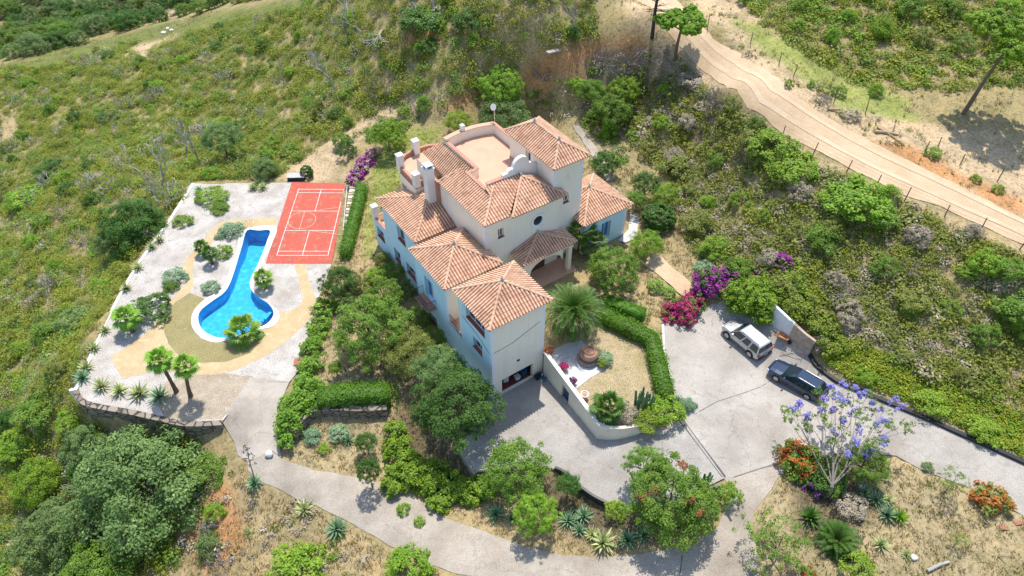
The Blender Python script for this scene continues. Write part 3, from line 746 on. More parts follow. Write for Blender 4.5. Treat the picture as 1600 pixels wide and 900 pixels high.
M['lead'] = plain('grey finial', (.42, .42, .43), .5, var=.08)

def wallmesh(mb, p0, p1, z0, z1, holes=(), m=0, depth=.32):
    """flat wall from p0 to p1 (a, b), its outside on the right hand; holes = (s0, s1, z0, z1): openings with reveals"""
    p0, p1 = Vector((*p0, 0)), Vector((*p1, 0)); L = (p1 - p0).length; u = (p1 - p0) / L; nin = Vector((-u.y, u.x, 0))
    S_ = sorted({0, L, *[x for h_ in holes for x in h_[:2]]}); Z_ = sorted({z0, z1, *[x for h_ in holes for x in h_[2:4]]})
    P = lambda s, z, d=0: tuple(p0 + u * s + nin * d + Vector((0, 0, z)))
    for i in range(len(S_) - 1):
        for j in range(len(Z_) - 1):
            sc, zc = (S_[i] + S_[i+1]) / 2, (Z_[j] + Z_[j+1]) / 2
            if any(h_[0] < sc < h_[1] and h_[2] < zc < h_[3] for h_ in holes): continue
            mb.add([P(S_[i], Z_[j]), P(S_[i+1], Z_[j]), P(S_[i+1], Z_[j+1]), P(S_[i], Z_[j+1])], [(0, 1, 2, 3)], m)
    for s0, s1, a, b in [h_[:4] for h_ in holes]:
        q = [(s0, a), (s1, a), (s1, b), (s0, b)]
        for k in range(4):
            (sa, za), (sb, zb) = q[k], q[(k+1) % 4]
            mb.add([P(sa, za), P(sb, zb), P(sb, zb, depth), P(sa, za, depth)], [(0, 1, 2, 3)], m)
    return P
def window(p0, p1, hole, depth=.32, sill=True, shutter=False, bars=1, parent=None):
    """window part: glass with white frame set back in its opening, tiled sill"""
    p0, p1 = Vector((*p0, 0)), Vector((*p1, 0)); u = (p1 - p0).normalized(); nin = Vector((-u.y, u.x, 0))
    s0, s1, a, b = hole
    def bx(mb, sa, sb, za, zb, d0, d1, m=0):
        v = [tuple(p0 + u * s + nin * d + Vector((0, 0, z))) for z in (za, zb) for s, d in ((sa, d0), (sb, d0), (sb, d1), (sa, d1))]
        mb.add(v, [(3,2,1,0),(4,5,6,7),(0,1,5,4),(1,2,6,5),(2,3,7,6),(3,0,4,7)], m)
    mb = MB(); bx(mb, s0, s1, a, b, depth + .02, depth + .05)
    w = mb.build('window', M['shutter'] if shutter else M['glass'], parent or house)
    fr = MB(); t = .07
    for sa, sb, za, zb in ((s0, s0+t, a, b), (s1-t, s1, a, b), (s0+t, s1-t, a, a+t), (s0+t, s1-t, b-t, b)): bx(fr, sa, sb, za, zb, depth - .05, depth + .015)
    for k in range(bars):
        c = s0 + (s1 - s0) * (k + 1) / (bars + 1); bx(fr, c - .03, c + .03, a + t, b - t, depth - .045, depth + .012)
    fr.build('frame', M['frame'], w)
    if sill:
        sl = MB(); bx(sl, s0 - .06, s1 + .06, a - .05, a + .012, -.07, depth - .055); sl.build('sill', M['sill'], w)
    return w

# roofs ---------------------------------------------------------------------------------
roof_rng = random.Random(5)
def slope(mb, poly):
    """poly: 3-D points, the first two are the eave; adds pan sheet (material 1) and barrel tiles (material 0)"""
    P = [Vector(p) for p in poly]
    e = (P[1] - P[0]).normalized()
    nrm = Vector((0, 0, 0))
    for i in range(1, len(P) - 1): nrm += (P[i] - P[0]).cross(P[i+1] - P[0])
    nrm.normalize()
    if nrm.z < 0: nrm = -nrm
    t = nrm.cross(e)
    if t.z < 0: t = -t
    Q = [((p - P[0]).dot(e), (p - P[0]).dot(t)) for p in P]
    mb.add(P, [tuple(range(len(P)))], 1, .5)
    mb.add([p - Vector((0, 0, .13)) for p in P], [tuple(range(len(P)))[::-1]], 1, .3)
    n = len(P)
    mb.add(P + [p - Vector((0, 0, .13)) for p in P], [(i, (i+1) % n, n + (i+1) % n, n + i) for i in range(n)], 1, .5)
    smin, smax = min(q[0] for q in Q), max(q[0] for q in Q)
    w, r = .285, .088
    k0 = math.floor(smin / w)
    for k in range(k0, int(smax / w) + 1):
        s = (k + .5) * w
        cuts = []
        for i in range(n):
            (s1, t1), (s2, t2) = Q[i], Q[(i+1) % n]
            if (s1 > s) != (s2 > s): cuts.append(t1 + (t2 - t1) * (s - s1) / (s2 - s1))
        cuts.sort()
        for ta, tb in zip(cuts[::2], cuts[1::2]):
            if tb - ta < .06: continue
            if abs(ta) < .01: ta = -.07
            q = ta
            while q < tb - .03:
                q2 = min(q + .42, tb)
                tint = min(1, max(0, roof_rng.gauss(.5, .17)))
                V = []
                for tt, lift, rr in ((q, .022, r * 1.04), (q2, 0, r * .93)):
                    for a in (0, .25, .5, .75, 1):
                        an = math.pi * a
                        V.append(P[0] + e * (s - rr * math.cos(an)) + t * tt + nrm * (rr * .95 * math.sin(an) + lift + .002))
                mb.add(V, [(i, i+1, i+6, i+5) for i in range(4)] + [(4, 3, 2, 1, 0)], 0, tint)
                q = q2
def caps(mb, a, b, r=.12, m=0):
    a, b = Vector(a), Vector(b); d = b - a; L = d.length; d.normalize()
    side = d.cross(Vector((0, 0, 1))).normalized(); up = side.cross(d)
    q = 0
    while q < L - .05:
        q2 = min(q + .44, L); V = []
        for tt, rr in ((q, r * 1.08), (q2 + .03, r * .92)):
            for k in range(6):
                an = math.pi * k / 5
                V.append(a + d * tt + side * rr * math.cos(an) + up * (rr * math.sin(an) + .02))
        mb.add(V, [(i, i+1, i+7, i+6) for i in range(5)] + [(5,4,3,2,1,0), (6,7,8,9,10,11)], m, min(1, max(0, roof_rng.gauss(.5, .25))))
        q = q2
def roof(slopes, ridges, finials=()):
    mb = MB()
    for p in slopes: slope(mb, p)
    r = mb.build('roof', [M['tile'], M['pan']], house)
    if ridges:
        for a, b in ridges:
            cb = MB(); caps(cb, a, b); cb.build('ridge_cap', M['ridge'], r)
    for f in finials:
        fb = MB(); fb.lathe([(.13, 0), (.15, .1), (.09, .18), (.12, .26), (.05, .36), (.0, .42)], f, 8)
        fb.build('finial', M['lead'], r)
    return r
def hip(a0, a1, b0, b1, z, apex, apex2=None):
    c = [(a0, b0, z), (a1, b0, z), (a1, b1, z), (a0, b1, z)]
    p, q = apex, apex2 or apex
    if apex2 is None: sl = [(c[0], c[1], p), (c[1], c[2], p), (c[2], c[3], p), (c[3], c[0], p)]
    else: sl = [(c[0], c[1], p), (c[1], c[2], q, p), (c[2], c[3], q), (c[3], c[0], p, q)]
    rd = [(c[0], p), (c[1], p), (c[2], q), (c[3], q)] + ([(p, q)] if apex2 else [])
    return sl, rd
sl, rd = hip(0, 6.05, 0, 5.5, 9.4, (3.05, 2.75, 10.95)); roof(sl, rd, [(3.05, 2.75, 11.0)])
sl, rd = hip(.05, 5.95, 7.1, 13.35, 8.08, (3.0, 10.25, 9.45)); roof(sl, rd, [(3.0, 10.25, 9.5)])
C0_, C1_, CA, CB = (1.2, 14.45, 7.55), (1.2, 22.4, 7.55), (5.05, 18.35, 8.9), (5.62, 18.35, 8.9)
roof([(C0_, (5.62, 14.45, 7.55), CB, CA), (C1_, C0_, CA), ((5.62, 22.3, 7.55), C1_, CA, CB)], [(C0_, CA), (C1_, CA)])
zD = 11.2
roof([((5.4, 16.9, zD), (5.4, 9.0, zD), (7.5, 11.15, 12.16), (7.5, 16.2, 12.16)),
      ((5.4, 9.0, zD), (8.0, 9.0, zD), (11.05, 11.75, 12.5), (11.0, 12.15, 12.6), (7.5, 12.15, 12.6), (7.5, 11.15, 12.16)),
      ((8.05, 8.6, zD + .02), (14.1, 8.6, zD + .02), (11.1, 11.65, 12.6)),
      ((14.1, 8.6, zD + .02), (14.1, 9.62, zD + .02), (13.2, 9.62, 11.6), (13.2, 12.15, 11.6), (11.1, 12.15, 12.6), (11.1, 11.65, 12.6))],
     [((5.4, 9.0, zD), (8.2, 11.85, 12.5)), ((8.05, 8.6, zD + .02), (11.1, 11.65, 12.6)), ((14.1, 8.6, zD + .02), (11.1, 11.65, 12.6)), ((5.4, 16.9, zD), (7.5, 16.2, 12.16))], [(11.1, 11.7, 12.6)])
sl, rd = hip(12.85, 16.9, 9.2, 17.0, 14.0, (14.88, 11.25, 15.2), (14.88, 15.0, 15.2)); roof(sl, rd, [(14.88, 11.25, 15.25), (14.88, 15.0, 15.25)])
sl, rd = hip(15.8, 21.95, 7.9, 14.1, 7.1, (18.75, 11.0, 8.6)); roof(sl, rd, [(18.75, 11.0, 8.65)])
G0, G1, GP = (8.2, 7.05, 6.6), (14.35, 7.05, 6.6), (11.3, 9.22, 7.62)
roof([(G0, G1, GP), (G1, (14.35, 9.22, 6.6), GP), ((8.2, 9.22, 6.6), G0, GP)], [(G0, GP), (G1, GP)], [(11.3, 9.12, 7.62)])
roof([((7.05, 22.9, 10.5), (6.95, 18.2, 10.5), (8.75, 15.6, 11.85), (8.75, 21.6, 11.85))], [])

# walls ---------------------------------------------------------------------------------
def wallpart(panels, mat=None):
    mb = MB()
    for p in panels: wallmesh(mb, *p)
    return mb.build('wall', mat or M['wall'], house)
# left side: outside is -a, so run from high b to low b
hA = [(5.5 - 4.19, 5.5 - 1.36, 7.15, 8.35), (5.5 - 3.28, 5.5 - 1.88, 4.3, 5.62)]
hG = [(1.35 - .4, 4.6 - .4, 0.0, 1.98)]
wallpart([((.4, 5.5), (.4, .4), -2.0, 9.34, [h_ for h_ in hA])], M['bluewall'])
wallpart([((.4, .4), (5.7, .4), -1.2, 9.34, hG, 0, .3), ((5.7, .4), (5.7, 5.2), -1, 9.34), ((5.7, 5.2), (.4, 5.2), 3.3, 9.34)])
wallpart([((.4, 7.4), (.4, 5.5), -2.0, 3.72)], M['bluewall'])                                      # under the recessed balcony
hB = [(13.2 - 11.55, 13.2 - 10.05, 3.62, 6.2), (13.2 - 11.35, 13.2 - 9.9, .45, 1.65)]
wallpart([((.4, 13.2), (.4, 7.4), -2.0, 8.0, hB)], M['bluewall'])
wallpart([((.4, 7.4), (5.8, 7.4), 2.0, 8.0), ((5.8, 7.4), (5.8, 9.25), 2.0, 8.0), ((1.35, 13.2), (.4, 13.2), -2.0, 8.0)])
hC = [(24.3 - 23.75, 24.3 - 22.15, 1.95, 3.22), (24.3 - 18.52, 24.3 - 16.95, 5.2, 6.95), (24.3 - 19.99, 24.3 - 18.7, 1.45, 3.0), (24.3 - 17.38, 24.3 - 15.6, 1.6, 2.95)]
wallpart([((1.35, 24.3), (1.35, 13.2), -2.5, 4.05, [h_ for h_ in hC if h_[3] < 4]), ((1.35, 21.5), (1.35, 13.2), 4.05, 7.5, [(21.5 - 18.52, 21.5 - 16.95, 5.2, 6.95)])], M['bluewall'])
for p_ in (((1.35, 14.6), (5.6, 14.6), 6.9, 7.5), ((5.6, 21.5), (1.35, 21.5), 3.2, 7.5), ((5.6, 24.3), (1.35, 24.3), -2.0, 4.05)): wallpart([p_])
hD = [(6.95 - 5.6, 7.55 - 5.6, 8.95, 9.95)]
wallpart([((5.6, 21.5), (5.6, 9.25), 3.0, 11.14), ((5.6, 9.25), (13.8, 9.25), 2.5, 11.14, hD), ((13.8, 9.25), (13.8, 9.62), 2.5, 11.14)])
hE = [(14.46 - 13.2, 15.1 - 13.2, 9.35, 10.15)]
hE2 = [(16.6 - 14.0, 16.6 - 13.15, 11.45, 13.35)]
wallpart([((13.2, 9.62), (16.55, 9.62), 2.5, 13.95, hE), ((16.55, 9.62), (16.55, 16.6), 2.5, 13.95), ((16.55, 16.6), (13.2, 16.6), 2.5, 13.95), ((13.2, 16.6), (13.2, 9.62), 10.5, 13.95, hE2)])
hF = [(18.45 - 16.2, 19.6 - 16.2, 3.9, 5.95)]
wallpart([((16.2, 8.3), (21.55, 8.3), 2.0, 7.05, hF)], M['bluewall'])
wallpart([((21.55, 8.3), (21.55, 13.7), 2.0, 7.05), ((21.55, 13.7), (16.2, 13.7), 2.0, 7.05), ((16.2, 13.7), (16.2, 8.3), 2.0, 7.05)])
# windows
for hh, d in zip(hA, (2, 1)): window((.4, 5.5), (.4, .4), hh, bars=d)
window((.4, 13.2), (.4, 7.4), hB[0], sill=False, shutter=True); window((.4, 13.2), (.4, 7.4), hB[1])
for hh in hC: window((1.35, 24.3), (1.35, 13.2), hh)
window((5.6, 9.25), (13.8, 9.25), hD[0], .25); window((13.2, 9.62), (16.55, 9.62), hE[0], .25); window((13.2, 16.6), (13.2, 9.62), hE2[0], sill=False)
window((16.2, 8.3), (21.55, 8.3), hF[0], sill=False, shutter=True)
# round window: a deep blue-white ring with glass
rw = MB(); N = 24; ring = []
for k in range(N):
    a = 2 * math.pi * k / N; ring.append((math.cos(a), math.sin(a)))
cx, cz = 11.25, 9.08
rw.add([(cx + .52 * c, 9.235, cz + .52 * s) for c, s in ring], [tuple(range(N))[::-1]])
rwo = rw.build('round_window', M['glass'], house)
rf = MB()
V = [(cx + r * c, y, cz + r * s) for r, y in ((.52, 9.245), (.52, 9.14), (.74, 9.14), (.74, 9.245)) for c, s in ring]
rf.add(V, [(j*N + k, j*N + (k+1) % N, (j+1)*N + (k+1) % N, (j+1)*N + k) for j in range(3) for k in range(N)])
rf.build('frame', M['quoin'], rwo)
# quoins: toothed white blocks up the corners
def quoins(corner, da, db, z0, z1):
    mb = MB(); z, k = z0, 0
    a, b = corner
    while z < z1 - .1:
        la, lb = (.34, .22) if k % 2 else (.22, .34)
        a0, a1 = sorted((a - da * .015, a + da * la)); b0, b1 = sorted((b - db * .015, b + db * lb))
        mb.box(a0, a1, b0, b1, z + .01, min(z + .29, z1)); z += .3; k += 1
    return mb.build('quoins', M['quoin'], house)
quoins((.4, .4), 1, 1, -.3, 9.2); quoins((5.7, .4), -1, 1, 2.4, 9.2); quoins((.4, 7.4), 1, 1, 3.75, 7.9); quoins((.4, 5.2), 1, -1, 3.75, 9.2); quoins((16.55, 9.62), -1, 1, 3, 13.8); quoins((21.55, 8.3), -1, 1, 2.6, 7.0); quoins((13.2, 9.62), 1, 1, 11.6, 13.8); quoins((5.6, 9.25), 1, 1, 8.9, 11.0); quoins((1.35, 24.3), 1, -1, -1.5, 3.9)
# the recessed balcony between garage tower and middle block
f = MB(); f.box(.4, 4.2, 5.2, 7.4, 3.45, 3.6); f.build('balcony_floor', M['terr'], house)
wallpart([((4.2, 7.4), (4.2, 5.2), 3.3, 8.0)]); wallpart([((5.65, 5.2), (5.65, 7.4), 2.0, 7.9)])
f = MB(); f.box(4.2, 5.65, 5.2, 7.4, 7.7, 7.9); f.build('flat_roof', M['terr'], house)
def railing(pts, z, hgt=.95, gap=.13):
    mb = MB(); P = [Vector((*p, z)) for p in pts]
    for a, b in zip(P[:-1], P[1:]):
        mb.tube([a + Vector((0,0,hgt)), b + Vector((0,0,hgt))], .025, 5); mb.tube([a + Vector((0,0,.1)), b + Vector((0,0,.1))], .018, 4)
        k = max(1, int((b - a).length / gap))
        for i in range(k + 1):
            q = a.lerp(b, i / k); mb.tube([q + Vector((0,0,.0)), q + Vector((0,0,hgt))], .012, 4, caps=False)
    return mb.build('railing', M['iron'], house)
railing([(.5, 7.35), (.5, 6.2)], 3.72, .85)
f = MB(); f.box(.36, .66, 5.2, 6.25, 3.722, 3.95); f.build('brick_parapet', M['brick'], house)
# small balcony with blue door
f = MB(); f.box(-.55, .39, 9.65, 12.0, 3.35, 3.55); f.build('balcony_floor', M['brick'], house)
railing([(.36, 12.0), (-.5, 12.0), (-.5, 9.65), (.36, 9.65)], 3.55)
# flat strip between left block and middle block, left terrace
f = MB(); f.box(.9, 5.6, 13.2, 14.6, 6.95, 7.08); f.build('flat_roof', M['terr'], house)
f = MB(); f.box(1.4, 5.55, 21.5, 24.25, 3.2, 3.35); f.build('terrace_floor', M['terr'], house)
f = MB(); f.box(1.33, 1.62, 21.52, 24.32, 4.053, 4.13); f.box(1.62, 5.6, 24.03, 24.32, 4.053, 4.13); f.build('brick_coping', M['brick'], house)
wallpart([((1.6, 21.5), (1.6, 24.05), 3.3, 4.05), ((1.6, 24.05), (5.6, 24.05), 3.3, 4.05)])
# rounded lower terrace at the back left
ARC = [(4.35, 19.7), (4.4, 23.1), (4.85, 24.0), (5.9, 24.7), (7.2, 25.0), (8.7, 24.8), (10.0, 24.2), (11.2, 23.2), (12.0, 22.2), (12.4, 20.8)]
f = MB(); f.prism([ARC[0]] + ARC[:0:-1], 9.0, 9.3); f.build('terrace_floor', M['terr'], house)
mb = MB()
pw = wallpath
hJ = [(25.0 - 24.9, 25.0 - 24.2, 3.6, 5.9)]
for i in range(len(ARC) - 1):
    a, b = ARC[i + 1], ARC[i]
    if i == 0: wallmesh(mb, a, b, .5, 9.0, [(.25, 1.25, 5.0, 8.0), (1.7, 2.7, 5.0, 8.0)])
    else: wallmesh(mb, a, b, .5, 9.0)
mb.build('wall', M['wall'], house)
for hh in ((.25, 1.25, 5.0, 8.0), (1.7, 2.7, 5.0, 8.0)): window(ARC[1], ARC[0], hh, sill=False)
wallpart([((12.4, 19.72), (4.35, 19.72), 7.0, 9.0)])
mb = MB(); wallpath(mb, [(4.6, 19.72, 9.75), (5.6, 19.72, 9.75)], .2, 9.0); mb.build('parapet', M['brick'], house)
mb = MB(); wallpath(mb, [(*p, 9.75) for p in ARC], -.24, 9.0); mb.build('parapet', M['brick'], house)
mb = MB(); wallpath(mb, [(p[0], p[1], 9.8) for p in ARC], -.27, 9.755); mb.build('brick_coping', M['brick'], house)
def pillar(a, b, z0, z1, w=.3):
    mb = MB(); mb.box(a - w, a + w, b - w, b + w, z0, z1)
    v = [(a - w*1.15, b - w*1.15, z1), (a + w*1.15, b - w*1.15, z1), (a + w*1.15, b + w*1.15, z1), (a - w*1.15, b + w*1.15, z1)]
    mb.add([(x, y, z1 + .002) for x, y, _ in v] + [(x, y, z1 + .1) for x, y, _ in v] + [(a, b, z1 + .32)], [(3,2,1,0), (0,1,5,4), (1,2,6,5), (2,3,7,6), (3,0,4,7), (4,5,8), (5,6,8), (6,7,8), (7,4,8)])
    return mb.build('pillar', M['white'], house)
pillar(4.6, 23.1, 9.2, 10.95); pillar(7.2, 24.7, 9.2, 10.8); pillar(4.6, 19.9, 9.2, 10.6); pillar(1.55, 24.1, 3.9, 5.4); pillar(10.9, 21.5, 12.38, 12.85, .19)
# raised block under the upper terrace
wallpart([((7.5, 22.4), (7.5, 15.6), 7.9, 10.72), ((8.6, 22.0), (7.5, 22.4), 7.9, 10.72)])
BACK = [(8.65, 21.4), (9.6, 21.6), (10.8, 21.75), (12.0, 21.7), (13.2, 21.45), (14.35, 21.05)]
f = MB(); f.prism([(7.5, 12.15), (13.2, 12.15), (13.2, 16.6), (14.3, 16.6)] + [(a, b - .2) for a, b in BACK[::-1]] + [(8.65, 15.4), (7.5, 15.4)], 11.0, 11.3); f.build('terrace_floor', M['terr'], house)
def parapet(pts, th, z0, z1, cap=.06, capm='brick'):
    mb = MB(); wallpath(mb, [(*p, z1) for p in pts], th, z0); w = mb.build('parapet', M['wall'], house)
    mb = MB(); s = math.copysign(1, th)
    P = [Vector((*p, 0)) for p in pts]; n = len(P); Q = []
    for i, p in enumerate(P):
        d = (P[min(i+1, n-1)] - P[max(i-1, 0)]).normalized(); Q.append(p - Vector((-d.y, d.x, 0)) * s * .05)
    wallpath(mb, [(q.x, q.y, z1 + cap) for q in Q], th + s * .1, z1 + .003); mb.build('coping', M[capm], w)
parapet(BACK, -.45, 2.5, 12.3, .07, 'terr')
parapet([(14.35, 21.05), (14.35, 16.62)], -.3, 2.5, 12.3, .06, 'brick')
parapet([(8.68, 15.45), (8.68, 21.3)], -.26, 11.0, 12.06); parapet([(7.5, 15.45), (8.66, 15.45)], -.26, 11.0, 12.2); parapet([(7.5, 12.17), (7.5, 15.42)], -.26, 11.0, 12.22)
parapet([(7.78, 12.17), (9.5, 12.17)], .3, 11.0, 12.68)
# scrolled gable
prof = [(9.45, 12.70), (9.5, 12.95), (9.75, 13.05), (9.95, 13.0), (10.05, 13.2), (10.3, 13.32), (10.5, 13.25), (10.6, 13.45)]
prof += [(11.45 + .86 * math.cos(t), 13.35 + .86 * math.sin(t)) for t in np.linspace(math.radians(172), math.radians(8), 13)]
prof += [(12.35, 13.25), (12.5, 13.3), (12.65, 13.1), (12.85, 13.0), (13.05, 13.02), (13.19, 12.85)]
gp = [(13.19, 11.3), (9.45, 11.3)] + prof
mb = MB(); n_ = len(gp)
mb.add([(a, 12.16, z) for a, z in gp] + [(a, 12.52, z) for a, z in gp], [tuple(range(n_)), tuple(range(n_, 2*n_))[::-1]] + [(i, n_ + i, n_ + (i+1) % n_, (i+1) % n_) for i in range(n_)])
mb.build('gable', M['white'], house)
# chimneys
def chimney(a, b, z0, z1, w):
    mb = MB(); mb.box(a - w, a + w, b - w, b + w, z0, z1); c = mb.build('chimney', M['white'], house)
    mb = MB(); mb.box(a - w*1.15, a + w*1.15, b - w*1.15, b + w*1.15, z1 + .002, z1 + .1)
    for sa in (-1, 1):
        for sb in (-1, 1): mb.box(a + sa*w*.75 - .07, a + sa*w*.75 + .07, b + sb*w*.75 - .07, b + sb*w*.75 + .07, z1 + .1, z1 + .42)
    mb.add([(a - w, b - w, z1 + .42), (a + w, b - w, z1 + .42), (a + w, b + w, z1 + .42), (a - w, b + w, z1 + .42), (a, b, z1 + .75)], [(3,2,1,0), (0,1,4), (1,2,4), (2,3,4), (3,0,4)])
    mb.build('chimney_cap', M['white'], c)
    mb = MB(); mb.box(a - w*.6, a + w*.6, b - w*.6, b + w*.6, z1 + .1, z1 + .4); mb.build('grille', M['shutter'], c)
chimney(4.95, 17.85, 7.6, 12.3, .40)
f = MB(); f.box(5.36, 5.59, 17.0, 18.9, 8.0, 11.05); f.build('flue', M['brick'], house)
# porch
f = MB(); f.box(7.9, 14.5, 6.9, 9.25, 2.6, 3.02); f.build('porch_floor', M['terr'], house)
mb = MB(); mb.box(13.65, 14.05, 7.35, 7.75, 3.0, 6.2); mb.box(13.57, 14.13, 7.27, 7.83, 5.9, 6.05); mb.build('column', M['wall'], house)
mb = MB(); N = 12; a0, a1 = 8.5, 13.6
arch = [(9.2 + 1.9 * (1 - math.cos(math.pi * k / N)) , 4.7 + 1.25 * math.sin(math.pi * k / N)) for k in range(N + 1)]
pl = [(8.5, 3.02), (9.2, 3.02)] + arch + [(13.0, 4.7), (13.0, 5.95), (14.0, 5.95), (14.0, 6.5), (8.5, 6.5)]
n_ = len(pl)
mb.add([(a, 7.4, z) for a, z in pl] + [(a, 7.7, z) for a, z in pl], [tuple(range(n_)), tuple(range(n_, 2*n_))[::-1]] + [(i, n_ + i, n_ + (i+1) % n_, (i+1) % n_) for i in range(n_)])
mb.build('porch_arch', M['wall'], house)
M['wood'] = plain('dark wood door', (.12, .055, .03), .5, var=.15)
f = MB(); f.box(10.6, 12.2, 9.14, 9.24, 3.02, 5.3); f.build('door', M['wood'], house)
# garage interior
g = MB()
g.add([(.75, .7, .01), (5.3, .7, .01), (5.3, 5, .01), (.75, 5, .01)], [(0, 1, 2, 3)])
g.build('garage_floor', M['redfloor'], house)
g = MB(); g.add([(.75, .7, 0), (5.3, .7, 0), (5.3, 5, 0), (.75, 5, 0), (.75, .7, 2.6), (5.3, .7, 2.6), (5.3, 5, 2.6), (.75, 5, 2.6)], [(1,2,6,5), (2,3,7,6), (3,0,4,7), (4,5,6,7)])
g.build('garage_walls', M['darkroom'], house)
f = MB(); f.box(2.9, 3.15, .33, .397, 3.4, 3.58); f.build('vent', M['iron'], house)
mb = MB()
mb.tube([(.6, .385, 5.95), (2.4, .385, 6.05), (5.2, .385, 7.0)], .018, 4); mb.tube([(.385, 5.0, 6.6), (.385, 2.6, 6.4), (.385, .6, 5.7)], .018, 4)
mb.build('wall_cable', M['iron'], house)
M['stain'] = plain('worn render patch', (.60, .57, .50), .9, var=.1)
# satellite dish on a mast
HR = lambda a, b, z: HW(a, b, z)
sd = empty('roof_aerial', HR(14.6, 21.4, 12.2))
tag(sd, 'white satellite dish on a thin mast behind the upper roof terrace', 'satellite dish')
mb = MB(); mb.tube([(0, 0, 0), (0, 0, 1.7)], .035, 6); mb.build('mast', M['steel'], sd)
mb = MB(); R = .34
prof = [(R * t, .18 * t * t) for t in (0.02, .3, .55, .8, 1)]
mb.lathe(prof, (0, 0, 0), 16); dsh = mb.build('dish', M['white'], sd, (0, -.1, 1.6)); dsh.rotation_euler = (math.radians(62), 0, math.radians(-35))
mb = MB(); mb.tube([(0, 0, .05), (0, 0, .5)], .02, 5); mb.build('feed_arm', M['steel'], dsh)
# ------------------------------------------------------------------ plants: materials and prototypes
LM = {
 'bright': leafmat('bright green leaves', (.068, .145, .008), (.18, .285, .020), (.28, .37, .045)),
 'mid': leafmat('mid green leaves', (.050, .108, .010), (.135, .222, .024), (.22, .30, .05)),
 'dark': leafmat('dark green leaves', (.020, .062, .008), (.072, .148, .020), (.14, .235, .045)),
 'olive': leafmat('olive green leaves', (.085, .105, .014), (.19, .215, .045), (.27, .28, .08)),
 'grey': leafmat('grey green leaves', (.056, .10, .026), (.145, .220, .062), (.24, .31, .12)),
 'scrubgreen': leafmat('scrub leaves', (.085, .105, .006), (.205, .225, .018), (.31, .32, .055)),
 'yellow': leafmat('yellow green leaves', (.10, .165, .010), (.215, .30, .028), (.33, .38, .06)),
 'lime': leafmat('yellow green creeper leaves', (.12, .165, .006), (.245, .285, .018), (.33, .35, .05)),
 'dry': leafmat('dry grey brown twigs', (.13, .105, .072), (.25, .215, .15), (.34, .30, .23), .1),
 'hedge': leafmat('clipped hedge leaves', (.050, .120, .008), (.110, .220, .018), (.17, .29, .04)),
 'magenta': leafmat('magenta bracts', (.30, .006, .085), (.56, .014, .16), (.62, .06, .24), .3, gain=1.0),
 'purple': leafmat('purple bracts', (.23, .010, .22), (.47, .03, .40), (.56, .09, .46), .3, gain=1.0),
 'orange': leafmat('orange flowers', (.34, .07, .014), (.50, .15, .025), (.56, .25, .05), .3, gain=1.0),
 'blue': leafmat('lilac blue blossom', (.22, .20, .55), (.35, .33, .74), (.47, .45, .80), .3, gain=1.0),
 'plum': leafmat('plum purple leaves', (.05, .012, .06), (.10, .02, .12), (.16, .05, .18), .2),
 'agave': leafmat('blue green agave leaves', (.06, .12, .06), (.15, .24, .12), (.24, .33, .19), .12, .45),
 'varieg': leafmat('cream striped agave leaves', (.13, .18, .06), (.33, .34, .15), (.52, .50, .28), .12, .45),
 'palm': leafmat('palm fronds', (.036, .092, .010), (.098, .190, .026), (.18, .25, .055), .25, .45, gain=1.1),
 'fan': leafmat('fan palm fronds', (.06, .14, .012), (.16, .27, .03), (.30, .34, .07), .2, .42),
 'pine': leafmat('pine needles', (.035, .105, .008), (.12, .24, .02), (.2, .32, .04), .2),
 'cactus': leafmat('cactus skin', (.05, .11, .055), (.11, .19, .09), (.17, .25, .13), .03, .5),
 'ivy': leafmat('ivy leaves', (.06, .14, .010), (.17, .28, .03), (.30, .40, .07)),
}
M['bark'] = plain('brown bark', (.16, .12, .085), .9, var=.18, scale=6)
M['palmtrunk'] = plain('fibrous palm trunk', (.15, .105, .065), .95, var=.2, scale=9)
M['deadwood'] = plain('bleached dead wood', (.40, .37, .33), .85, var=.12, scale=4)
M['jacwood'] = plain('grey brown limbs', (.25, .215, .18), .9, var=.12, scale=4)
M['greywood'] = plain('grey twigs', (.27, .24, .215), .9, var=.12, scale=4)

